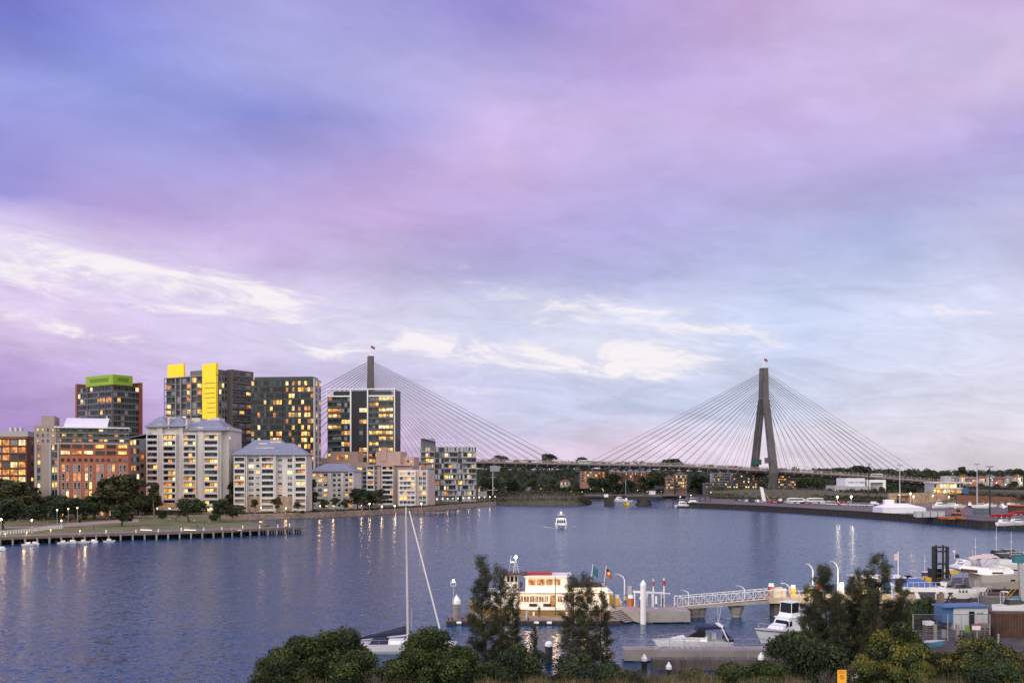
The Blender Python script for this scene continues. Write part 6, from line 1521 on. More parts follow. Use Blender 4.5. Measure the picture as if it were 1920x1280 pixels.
def charter():
    Y = 150; s = Y/F; X_ = lambda px: (px-CX)*s; t = thing('charter_boat', 'floodlit white two deck passenger charter boat moored at pontoon', 'passenger boat', (0,Y,0))
    M_BW = mat('warm_white_topsides', (0.78,0.76,0.70), .45, var=.05, vscale=.8); M_TAN = mat('yellow_tan_hull', (0.45,0.27,0.09), .5, var=.1, vscale=.5)
    xs_, xb = X_(1143), X_(884)
    m = MB(); secs = []                       # bow to the left
    for k in range(13):
        q = k/12; x = xs_+(xb-xs_)*q; w = 3.0*(1-max(0,(q-.55)/.45)**2.2)+.02; zt = 1.45+.9*max(0,q-.55)**1.2*2; secs.append([(x-.6*(q==1), -w, zt), (x, -w*.85, .2), (x+.3, -w*.35, -.5), (x+.3, w*.35, -.5), (x, w*.85, .2), (x-.6*(q==1), w, zt)])
    m.loft(secs); m.build('hull', M_TAN, t)
    m = MB(); secs = []
    for k in range(13):
        q = k/12; x = xs_+(xb-xs_)*q; w = 3.04*(1-max(0,(q-.55)/.45)**2.2)+.05; zt = 1.45+.9*max(0,q-.55)**1.2*2; secs.append([(x-.6*(q==1), -w, zt+.35), (x, -w, zt-.12), (x, w, zt-.12), (x-.6*(q==1), w, zt+.35)])
    m.loft(secs); m.build('gunwale', M_BW, t)
    # main saloon
    x0, x1 = X_(940), X_(1139); m = MB(); m.bx(x0,x1,-2.8,2.8,1.5,3.95); m.bx(x0-1.6,x0,-2.2,2.2,1.6,3.4); m.build('saloon', M_BW, t)
    lit = lit_mat('saloon_window_glow', (0.06,0.025,0.012), (0.95,0.36,0.10), 1.15, 2.6)
    for k, (a, b_) in enumerate(((972,980),(982,991),(993,1001),(1003,1008),(1010,1018),(1020,1026),(1044,1052),(1055,1063),(1066,1074),(1078,1086),(1089,1097),(1100,1108))):
        m = MB(); m.bx(X_(a),X_(b_),-2.86,-2.8,gz(1123,Y),gz(1112,Y)); m.build('window', lit, t)
        m = MB(); m.bx(X_(a)-.06,X_(a),-2.9,-2.8,gz(1123.5,Y),gz(1111.5,Y)); m.bx(X_(a),X_(b_),-2.9,-2.8,gz(1112.6,Y),gz(1111.5,Y)); m.bx((X_(a)+X_(b_))/2-.03,(X_(a)+X_(b_))/2+.03,-2.9,-2.86,gz(1123,Y),gz(1112,Y)); m.build('window_frame', M_BW, t)
    m = MB(); m.bx(X_(1030),X_(1040),-2.88,-2.8,gz(1135,Y),gz(1111,Y)); m.build('door', lit_mat('doorway_glow', (0.25,0.07,0.02), (0.95,0.42,0.12), .9, 1.5), t)
    m = MB(); m.bx(x0-2.2,x1+.5,-3.05,3.05,3.9,4.02); m.build('upper_deck', M_BW, t)
    m = MB(); m.bx(x0-2.2,x1+.5,-3.08,-3.05,3.86,3.93); m.build('edge_stripe', M_BROWN, t)
    # upper deck cabin, wheelhouse, aft bulwark
    m = MB(); a, c = X_(985), X_(1067); m.raw([(a,-2.5,4),(c,-2.5,4),(c,2.5,4),(a,2.5,4),(a,-2.4,6.35),(c-.5,-2.4,6.35),(c-.5,2.4,6.35),(a,2.4,6.35)], [(0,3,2,1),(4,5,6,7),(0,1,5,4),(1,2,6,5),(2,3,7,6),(3,0,4,7)]); m.build('upper_cabin', M_BW, t)
    for a, b_ in ((990,1003),(1006,1020),(1023,1035),(1038,1049)):
        m = MB(); m.bx(X_(a),X_(b_),-2.56,-2.40,gz(1093,Y),gz(1082,Y)); m.build('window', lit, t)
    m = MB(); a, c = X_(946), X_(971); m.raw([(a-.3,-2.1,4),(c,-2.1,4),(c,2.1,4),(a-.3,2.1,4),(a+.1,-2,6.6),(c,-2,6.6),(c,2,6.6),(a+.1,2,6.6)], [(0,3,2,1),(4,5,6,7),(0,1,5,4),(1,2,6,5),(2,3,7,6),(3,0,4,7)]); m.build('wheelhouse', M_BW, t)
    for a, b_ in ((951,955.5),(957.5,963),(965.5,970)): m = MB(); m.bx(X_(a),X_(b_),-2.14,-2.02,gz(1087,Y),gz(1077,Y)); m.build('window', M_GLASSD, t)
    m = MB(); m.bx(X_(943),X_(988),-2.5,2.5,6.6,6.74); m.build('wheelhouse_roof', M_BROWN, t); m = MB(); m.bx(X_(982),X_(1072),-2.8,2.8,6.35,6.5); m.build('cabin_roof', M_BW, t)
    m = MB(); m.bx(X_(988),X_(1034),-1.4,1.4,6.5,6.85); m.build('red_canopy', M_RED, t)
    m = MB(); m.bx(X_(1060),X_(1134),-2.75,-2.65,4.02,4.75); m.bx(X_(1134),X_(1135)+.05,-2.75,2.75,4.02,4.75); m.bx(X_(1060),X_(1134),2.65,2.75,4.02,4.75); m.build('bulwark', M_BW, t)
    m = MB()
    for k in range(14): px = 1064+k*5.3; m.tube((X_(px),-2.7,4.7),(X_(px),-2.7,5.55),.03,n=4)
    for z in (5.2,5.55): m.tube((X_(1062),-2.7,z),(X_(1134),-2.7,z),.03,n=4)
    m.build('deck_rail', M_FRD, t)
    m = MB(); [m.bx(X_(1072+k*9),X_(1072+k*9)+.9,-1.6,1.6,4.02,5.0) for k in range(6)]; m.build('deck_bench', M_BROWN, t)
    m = MB(); p = X_(967); m.tube((p-.4,-.3,6.7),(p,-.1,9.0),.04,n=5); m.tube((p+.5,-.3,6.7),(p,-.1,9.0),.04,n=5); m.tube((p,.5,6.7),(p,0,9.2),.05,n=5); m.bar((p-.5,0,7.7),(p+.4,0,7.7),.05); m.tube((p-.9,0,8.35),(p-.2,0,8.35),.15,n=8); m.build('mast', M_WHITE, t)
    m = MB(); m.tube((X_(954),0,6.7),(X_(958.5),0,9.4),.02,n=4); m.build('aerial', M_WHITE, t)
    m = MB(); m.sph((p,0,9.15),.24); m.build('mast_light', mat('deck_flood_glow', (1,1,1), emit=(1,.92,.75), estr=25), t)
    for px, top, cols in ((1106,1057,'teal'),(1131,1061,'tri')):
        m = MB(); q0 = (X_(px),0,4.1); q1 = (X_(px)+.5,0,gz(top,Y)); m.tube(q0,q1,.05,n=5); fp = m.build('flagpole', M_WHITE, t)
        def fl(z0, z1, mt, nm='flag'):
            m = MB(); secs = []
            for k in range(6): u = k/5; secs.append([(q1[0]+u*.75, .12*sin(u*7), z1-u*.7),(q1[0]+u*.75,.12*sin(u*7)+.02,z1-u*.7),(q1[0]+u*.75,.12*sin(u*7)+.02,z0-u*.7),(q1[0]+u*.75,.12*sin(u*7),z0-u*.7)])
            m.loft(secs); return m.build(nm, mt, fp)
        zt = q1[2]-.2
        if cols == 'teal': fl(zt-1.35, zt, mat('teal_flag', (0.01,0.12,0.16), .8))
        else:
            fl(zt-.55, zt, mat('black_band', (0.015,0.012,0.012), .8)); fl(zt-1.2, zt-.56, mat('red_band', (0.5,0.06,0.03), .8))
            m = MB(); m.tube((q1[0]+.38,-.16,zt-.9),(q1[0]+.38,.2,zt-.9),.26,n=12); m.build('yellow_disc', M_YEL, fp)
    m = MB(); m.tube((X_(1039.5),-3.4,.6),(X_(1039.5),-3.4,gz(1082,146)),.06,n=6); m.build('gangway_post', mat('green_post', (0.02,0.10,0.06), .6), t)
    for k, px in enumerate((1000,1026)): m = MB(); m.bx(X_(px)-.7,X_(px)+.5,-3.02,-2.82,1.9,2.3); m.build('life_ring', M_FRD, t)
    m = MB(); [m.tube((X_(px),-3.25,1.1),(X_(px),-3.25,.4),.16,n=8) for px in (960,1000,1060,1100)]; m.build('hull_fender', M_GEL, t)
    m = MB()
    for k in range(9): px = 898+k*6; m.tube((X_(px),-2.6+max(0,(940-px))*.02,2.0),(X_(px),-2.6+max(0,(940-px))*.02,3.0),.03,n=4)
    m.tube((X_(898),-1.7,3.0),(X_(946),-2.6,3.0),.03,n=4); m.build('bow_rail', M_WHITE, t)
    for px, yy, zz, pw in ((990,-5.2,4.6,210),(1040,-5.6,4.8,240),(1090,-5.2,4.6,210),(1130,-5.0,4.4,160),(950,-5.0,4.0,110)):      # pontoon floodlights
        ld = bpy.data.lights.new('deck_flood', 'POINT'); ld.energy = pw; ld.color = (1,.66,.32); ld.shadow_soft_size = .25; o = bpy.data.objects.new('deck_flood', ld); COL.objects.link(o); o.location = (X_(px), Y+yy, zz); o.parent = None
charter()
person('person in dark clothes standing on the pontoon beside charter boat', (gx(1011,144.5),144.5,.62), .4, (0.03,0.035,0.03), (.03,.03,.03))
Y = 151.3; person('crew member in dark clothes on the upper deck behind the wheelhouse', (gx(977,148.5),148.3,4.02), -.4, (0.02,0.02,0.025), (.02,.02,.03))
for k, (px, Y, lb, tp) in enumerate(((1172,148,'person in yellow vest by the jetty lamp at dock',(.5,.4,.05)),(1243,147,'person in dark coat standing at the dock gate',(.04,.04,.05)))): person(lb, (gx(px,Y),Y,1.75), k, tp, (.03,.03,.05))
# ---- lamps, poles, bollards on docks
def arm_lamp(label, px, Y, z0, pt, side=-1, arm=2.0, group='curved arm jetty lamps'):
    h = gz(pt, Y)-z0; t = thing('street_lamp', label, 'street lamp', (gx(px,Y),Y,z0), 0, group); m = MB(); m.tube((0,0,0),(0,0,h*.82),.11,.09,8); m.tube((0,0,h*.82),(side*.3,0,h*.93),.08,n=6); m.tube((side*.3,0,h*.93),(side*arm*.6,0,h),.07,n=6); m.tube((side*arm*.6,0,h),(side*arm,0,h),.05,n=6); m.build('pole', M_WHITE, t); m = MB(); m.bx(min(side*arm,side*(arm-.7)),max(side*arm,side*(arm-.7)),-.15,.15,h-.05,h+.09); m.build('lamp_head', M_STEEL, t)
arm_lamp('curved arm lamp at left end of landing dock behind charter boat', 1171, 149, 1.7, 1076, -1, 1.5)
arm_lamp('leaning curved arm lamp on the beige jetty, left of the feathery trees', 1524, 149, 3.2, 1057, -1, 1.2)
arm_lamp('taller curved arm lamp on the beige jetty among feathery trees', 1571, 148, 3.2, 1052, -1, 1.3)
for px, Y, pt, lb in ((1291,149,1106,'low flat headed lamp behind the left end of the gangway'),(1396,150,1098,'low flat headed lamp behind the middle of gangway'),(1480,151,1093,'low flat headed lamp right of the gangway white block')):
    arm_lamp(lb, px, Y, 1.5, pt, -1, 1.4, 'flat headed lamps behind the gangway')
for px, pt, lb in ((1225,1085,'white signal pole on dock, left of pair'),(1245,1083,'white signal pole with red band on dock, right of pair')):
    t = thing('signal_pole', lb, 'pole', (gx(px,147),147,1.75)); h = gz(pt,147)-1.75; m = MB(); m.tube((0,0,0),(0,0,h),.1,n=6); m.build('pole', M_WHITE, t); m = MB(); m.tube((0,0,h*.75),(0,0,h*.92),.13 if px == 1225 else .22,n=8); m.build('red_band', M_RED, t)
t = thing('solar_light', 'solar navigation light on thin pole above the left mooring pile', 'lamp', (gx(850,142.6),142.6,.5)); h = gz(1098,142.6)-.5; m = MB(); m.tube((0,0,0),(0,0,h),.06,n=6); m.build('pole', M_STEEL, t)
m = MB(); m.bx(-.4,.4,-.2,.2,h,h+.06); m.bx(-.4,-.34,-.2,.2,h,h+.5); m.bx(.34,.4,-.2,.2,h,h+.5); m.bx(-.4,.4,-.2,.2,h+.5,h+.56); m.build('solar_panel', M_WHITE, t); m = MB(); m.sph((0,0,h+.8),.16); m.build('lamp', mat('nav_glow', (1,1,1), emit=(1,.9,.6), estr=18), t)
for k, (px, Y, m_, hh, w_, lb) in enumerate(((1145,150,M_YEL,1.6,.8,'yellow cabinet at the stern of charter boat'),(1157,149,M_YEL,1.2,.7,'short yellow bin at left of the dock'),(1183,148,M_ORANGE,1.3,.9,'orange drum left of the dock sign panel'),(1205,147,M_BROWN,1.2,1.0,'brown crate behind the slim white pile'),(1446,150,M_RED,1.4,.95,'red and white bollard tank at end of gangway'),(1487,149.5,M_YEL,1.2,.85,'yellow bollard with white cap on beige jetty'),(1521,148.5,M_YEL,1.3,1.4,'bright yellow bin on beige jetty by the leaning lamp'),(1578,148,M_WHITE,1.8,.75,'tall white cabinet on beige jetty between feathery trees'),(1535,149,M_ORANGE,2.3,.8,'red orange fuel pump on jetty beside blue frame'))):
    z0 = 1.75 if px < 1300 else 3.2; t = thing('bollard' if w_ < 1.05 else 'cabinet', lb, 'dock fitting', (gx(px,Y),Y,z0)); m = MB(); m.tube((0,0,0),(0,0,hh),w_/2,n=12) if w_ < 1.3 else m.bx(-w_/2,w_/2,-.5,.5,0,hh); m.build('body', m_, t); m = MB(); m.tube((0,0,hh),(0,0,hh+.5),w_/2*1.02,w_/2*.8,n=12); m.build('cap', M_WHITE, t)
post_cone('short black and white cone pile behind the dock steps', 1160, 150, 0, gz(1118,150), .55, M_PBLK)
# ---- gangway truss and beige jetty
def gangway():
    t = thing('gangway', 'long white truss gangway sloping up from the dock to the jetty', 'gangway', (0,148,0)); X_ = lambda px: gx(px,148)
    A_ = Vector((X_(1270),0,1.75)); B_ = Vector((X_(1474),0,3.15)); W_ = Vector((0,2.2,0)); hh = Vector((0,0,1.3))
    m = MB(); m.bar(A_+W_/2-Vector((0,0,.05)), B_+W_/2-Vector((0,0,.05)), 2.2, .12); m.build('deck', M_TIMBER, t)
    m = MB(); m.bar(A_+Vector((-1,-.3,-.3)), B_+Vector((10,-.3,.25)), .3, .45); m.bar(A_+W_+Vector((-1,.3,-.3)), B_+W_+Vector((10,.3,.25)), .3, .45); m.build('girder', M_CONC, t)
    m = MB(); n = 20
    for o in (Vector((0,0,0)), W_):
        m.bar(A_+o+hh, B_+o+hh, .09, .1); m.bar(A_+o, B_+o, .09, .1)
        for k in range(n+1):
            p = A_.lerp(B_, k/n)+o; m.bar(p, p+hh, .05)
            if k < n:
                q = A_.lerp(B_, (k+1)/n)+o; m.bar(p+(hh if k % 2 else Vector((0,0,0))), q+(Vector((0,0,0)) if k % 2 else hh), .045)
    m.build('truss_rail', M_WHITE, t)
    m = MB(); m.bar((X_(1264),-.2,1.7),(X_(1270),-.2,1.7),.1); m.bar((X_(1264),-.2,1.7),(X_(1264),-.2,3.4),.12); m.bar((X_(1264),-.2,3.4),(X_(1278),-.2,3.4),.12); m.build('end_bracket', M_WHITE, t)
    for px, w_ in ((1303,2.2),(1316,1.6),(1384,1.8)): m = MB(); m.tube((X_(px),1.2,-1),(X_(px),1.2,.6),w_*.42,w_*.42,10); m.tube((X_(px),1.2,.5),(X_(px),1.2,1.6),w_*.5,w_*.72,10); m.build('pier', M_CONC, t)
gangway()
def jetty():
    t = thing('jetty', 'beige concrete jetty running from the gangway into the boatyard', 'jetty', (0,147,0)); X_ = lambda px: gx(px,148)
    M_J = mat('warm_jetty_concrete', (0.42,0.34,0.24), .8, var=.15, vscale=.4)
    m = MB(); m.bx(X_(1440),X_(1720),0,5,2.35,3.2); m.build('deck', M_J, t)
    m = MB(); m.bx(X_(1478),X_(1720),0,.25,3.2,3.75); m.build('kerb_wall', M_J, t)
    m = MB()
    for px in range(1462,1700,16): m.bx(X_(px),X_(px)+.08,-.06,.02,2.3,4.3)
    m.bar((X_(1462),-.03,4.3),(X_(1700),-.03,4.3),.08); m.build('railing', M_STEEL, t)
    for px in (1460,1500,1540,1580,1620,1660,1700): m = MB(); m.bx(X_(px)-.6,X_(px)+.6,1,4,-1,2.35); m.build('pier', M_CONCD, t)
    m = MB(); m.bx(X_(1450),X_(1473),.6,3,3.2,4.35); m.build('utility_block', mat('cream_block', (0.62,0.55,0.42), .7), t)
    for px, pw in ((1490,300),(1530,360),(1590,380),(1655,300)):
        ld = bpy.data.lights.new('jetty_light', 'POINT'); ld.energy = pw; ld.color = (1,.75,.4); ld.shadow_soft_size = .3; o = bpy.data.objects.new('jetty_light', ld); COL.objects.link(o); o.parent = t; o.location = (X_(px),-1.5,5.2)
jetty()
t = thing('hoist_frame', 'small blue steel frame hoist on the jetty behind the feathery trees', 'frame', (gx(1540,149),149,3.2)); m = MB()
for a in (0,2.2,4.2): m.tube((a,0,0),(a,0,2.2),.07,n=6); m.tube((a,1.2,0),(a,1.2,2.2),.07,n=6)
m.bar((0,0,2.2),(4.2,0,2.2),.12); m.bar((0,0,1.1),(4.2,0,1.1),.1); m.bar((0,1.2,2.2),(4.2,1.2,2.2),.12); m.build('frame', M_BLUE, t)
# ---- near wall pontoon with thin rail, motorboat behind it
def near_wall():
    t = thing('wall_pontoon', 'long tan concrete walkway slab with thin wire railing in front of motorboat', 'dock', (0,113,0)); X_ = lambda px: gx(px,113.5)
    m = MB(); m.bx(X_(1170),X_(1478),0,2.4,.15,1.45); m.build('slab', M_CONC, t)
    m = MB(); m.bx(X_(1212),X_(1478),-4.6,-3.0,-1,1.15); m.build('lower_wall', mat('stained_lower_wall', (0.16,0.135,0.12), .9, col2=(0.07,0.06,0.055), vscale=.8, stretch=(2.5,1,.5)), t)
    m = MB()
    for k in range(12): px = 1172+k*27.5; m.tube((X_(px),.1,1.4),(X_(px),.1,2.75),.03,n=5)
    for z in (2.1,2.7): m.tube((X_(1172),.1,z),(X_(1475),.1,z),.02,n=4)
    for k in range(10): px = 1215+k*28; m.tube((X_(px),-4.5,1.1),(X_(px),-4.5,2.2),.025,n=5)
    m.tube((X_(1215),-4.5,2.2),(X_(1467),-4.5,2.2),.02,n=4); m.build('wire_railing', M_STEEL, t)
    m = MB(); a, c = X_(1248), X_(1312)
    for y in (.6,1.8):
        m.bar((a-1.2,y,1.45),(a+1.2,y,2.55),.07); m.bar((a+1.2,y,2.55),(c,y,2.55),.08); m.bar((c,y,2.55),(c,y,1.45),.07)
        for k in range(5): x = a+.6+k*(c-a-.6)/5; m.bar((x,y,1.45),(x+(c-a-.6)/10,y,2.55),.05); m.bar((x+(c-a-.6)/10,y,2.55),(x+(c-a-.6)/5,y,1.45),.05)
    m.build('boarding_ramp', M_WHITE, t)
near_wall()
def express_cruiser():
    Y = 121.5; L = 9.0; x = (gx(1238,Y)+gx(1372,Y))/2; t = thing('motorboat', 'white open motorboat with navy canopy moored behind the tan walkway', 'motorboat', (x,Y,0), pi)
    m = MB(); hull(m, L, 3.0, 1.25, 1.05); m.build('hull', [M_GEL, M_DECK], t)
    m = MB(); sweep(m, [(-1.2,1.05),(3.2,1.2),(2.2,1.5),(.6,1.85),(-1.2,1.8)], 2.3, 1.7); m.build('foredeck', M_GEL, t)
    m = MB(); sweep(m, [(-1.0,1.7),(1.5,1.65),(-.2,2.55),(-1.0,2.6)], 2.2, 1.9); m.build('windscreen', M_CARGL, t)
    m = MB(); sweep(m, [(.1,2.5),(-3.5,2.75),(-3.4,2.95),(-.3,2.95)], 2.3); m.build('canopy', M_NAVY, t)
    m = MB(); 
    for y in (-1.2,1.2): m.bar((-3.8,y,1.2),(-2.9,y,3.1),.5,.14)
    m.bar((-2.95,-1.3,3.05),(-2.95,1.3,3.05),.5,.16); m.build('radar_arch', M_GEL, t)
    m = MB(); m.bx(-4.5,-3.6,-1.3,1.3,.8,1.5); sweep(m, [(-4.5,.9),(-3.7,.9),(-3.6,2.3)], 2.3, 2.3); m.build('stern_cover', M_NAVY, t)
    m = MB(); m.tube((-3.0,-.8,3.1),(-3.4,-.8,5.4),.02,n=4); m.tube((-2.6,.8,3.1),(-2.6,.8,5.6),.02,n=4); m.build('aerial', M_WHITE, t)
    m = MB(); pr = {}
    for k in range(7):
        q = k/6; xx = .6+4.2*q; b = 1.38*(1-q**2.6)+.03
        for sg in (-1,1):
            m.tube((xx,sg*b,1.2),(xx,sg*b,1.75),.02,n=4)
            if sg in pr: m.tube(pr[sg],(xx,sg*b,1.75),.02,n=4)
            pr[sg] = (xx,sg*b,1.75)
    m.build('bow_rail', M_STEEL, t)
    m = MB(); [m.bx(-2.6+k*.9,-2.0+k*.9,-.9,-.2,1.1,2.0) for k in range(2)]; m.build('seat', M_GEL, t)
express_cruiser()
def flybridge_cruiser():
    Y = 126; t = thing('cabin_cruiser', 'white flybridge cabin cruiser with bow toward camera left of feathery trees', 'cabin cruiser', (gx(1478,Y),Y+2.2,0), pi+.62); L = 10; t.scale = (.9,.9,.9)
    m = MB(); hull(m, L, 3.5, 2.3, 1.2, draft=.4, rake=.14); m.build('hull', [M_GEL, M_DECK], t)
    m = MB(); secs = []
    for k in range(10): q_ = k/9; tt = k/9; xx = -L/2+L*tt; qq = max(0,(tt-.42)/.58); b = 3.5/2*(1-qq**2.3)*(0.9+0.1*min(1,tt*4))+.06; z = 1.2+1.1*tt**1.8; xx += .14*L*qq*qq; secs.append([(xx,-b,z-.14),(xx,-b,z-.24),(xx,b,z-.24),(xx,b,z-.14)])
    m.loft(secs); m.build('rubbing_strake', M_HULLB, t)
    m = MB(); sweep(m, [(-4,1.3),(2.3,1.5),(1.5,2.2),(.6,2.5),(.2,3.3),(-3.8,3.3)], 2.9, 2.5); m.build('cabin', M_GEL, t)
    for sg in (-1,1): 
        for a in (-.2,.6): m = MB(); m.raw([(a,sg*1.42,2.2),(a+.6,sg*1.42,2.15),(a+.4,sg*1.37,2.9),(a,sg*1.37,2.95)], [(0,1,2,3)]); m.raw([(a,sg*1.44,2.2),(a+.6,sg*1.44,2.15),(a+.4,sg*1.39,2.9),(a,sg*1.39,2.95)], [(3,2,1,0)]); m.build('side_window', M_GLASSD, t)
    m = MB(); m.raw([(.62,-1.1,2.5),(.62,1.1,2.5),(.24,1.0,3.2),(.24,-1.0,3.2)], [(0,1,2,3)]); m.build('windscreen', M_GLASSD, t)
    m = MB(); m.bx(-3.9,.4,-1.4,1.4,3.3,3.42); sweep(m, [(-2.2,3.42),(-.2,3.42),(-.5,4.0),(-2.2,4.0)], 2.5, 2.3); m.build('flybridge', M_GEL, t)
    m = MB()
    for x in (-.5,-2.3): 
        for y in (-1.05,1.05): m.tube((x,y,4.0),(x-.1,y*.95,5.5),.05,n=5)
    m.bx(-2.6,-.4,-1.15,1.15,5.5,5.6); m.build('hardtop', M_GEL, t)
    m = MB(); sweep(m, [(-2.2,4.0),(-.5,4.0),(-.6,5.45),(-2.3,5.45)], 2.0, 1.9); m.build('clear_panel', M_CARGL, t)
    m = MB(); pr = {}
    for k in range(8):
        q = k/7; xx = .5+5.2*q; b = 1.65*(1-q**2.4)+.04; z = 1.6+.7*q
        for sg in (-1,1):
            m.tube((xx,sg*b,z),(xx,sg*b,z+.65),.025,n=4)
            if sg in pr: m.tube(pr[sg],(xx,sg*b,z+.65),.025,n=4)
            pr[sg] = (xx,sg*b,z+.65)
    m.build('bow_rail', M_STEEL, t)
    m = MB(); m.bx(-3.9,-3.6,-1.2,1.2,3.4,4.3); m.tube((-3.7,.8,3.4),(-3.7,.8,5.2),.05,n=5); m.build('stern_gear', M_WHITE, t)
    text_mesh('MARY', .28, M_HULLB, t, (2.6,1.0,1.5)) if False else None
flybridge_cruiser()
# ---- sailboat behind the shrubs
def sailboat():
    Y = 119; t = thing('sailboat', 'sailboat with tall pale mast and navy covered boom behind near shrubs', 'sailboat', (gx(757,Y),Y,0)); L = 11.5
    m = MB(); hull(m, L, 3.4, 1.35, 1.1, rake=.08); m.build('hull', [M_GEL, M_DECK], t)
    m = MB(); sweep(m, [(-1.8,1.1),(2.4,1.2),(1.6,1.65),(-1.8,1.7)], 2.0, 1.6); m.build('cabin', M_GEL, t)
    xm = gx(763,Y)-gx(757,Y); zt = gz(950,Y); m = MB(); m.tube((xm+.12,0,1.2),(xm-.12,0,zt),.15,.09,8); m.tube((xm+.55,0,1.2),(xm+.55,0,5.5),.03,n=4)
    for z, w_ in ((6.6,.9),(11.8,.7)): m.tube((xm,-w_,z),(xm,w_,z+.1),.035,n=5)
    m.build('mast', mat('mast_alloy', (0.55,0.50,0.50), .4), t)
    m = MB(); m.tube((xm+.3,0,zt-.5),(gx(830,Y)-gx(757,Y),0,1.6),.07,.11,7); m.build('furled_jib', M_WHITE, t)
    xe = gx(679,Y)-gx(757,Y); m = MB(); secs = []
    for k in range(8): q = k/7; x = xm-.1+(xe-xm+.1)*q; z = 2.45-.62*q; r1 = .42*(1-q)+.16; secs.append([(x,-.14,z-.15),(x,.14,z-.15),(x,.16,z+r1*.5),(x,0,z+r1*(1.6-.5*q)),(x,-.16,z+r1*.5)])
    m.loft(secs); bo = m.build('sail_cover', M_NAVY, t); m = MB(); m.tube((xm,0,2.2),(xe,0,1.62),.09,n=6); m.build('boom', M_WHITE, t)
    m = MB(); 
    for y in (-1.5,1.5): m.tube((xm-.05,y*.45,11.8),(xm,y,1.2),.012,n=4); m.tube((xm-.05,0,zt-.4),(xm,y*.5,11.8),.012,n=4)
    m.tube((xm-.1,0,zt),(-L/2,0,1.2),.012,n=4); m.tube((xm-.5,.2,zt*.7),(xe+2,.1,2.2),.012,n=4); m.build('rigging', M_CABLE, t)
    m = MB()
    for k in range(9):
        x = -L/2+.3+k*1.3; b = 1.6 if x < 1 else 1.6*(1-((x-1)/5)**2)
        for sg in (-1,1): m.tube((x,sg*b,1.15),(x,sg*b,1.8),.02,n=4)
    for sg in (-1,1): m.tube((-L/2+.3,sg*1.6,1.8),(1,sg*1.6,1.8),.015,n=4); m.tube((1,sg*1.6,1.8),(L/2,sg*.2,1.9),.015,n=4)
    m.tube((-L/2+.2,-1.4,1.1),(-L/2+.2,-1.4,2.6),.04,n=5); m.build('lifeline', M_STEEL, t)
    m = MB(); sweep(m, [(-4.2,1.15),(-1.9,1.15),(-2.1,2.0),(-3.6,2.0)], 2.0, 1.5); m.build('spray_hood', M_NAVY, t)
sailboat()
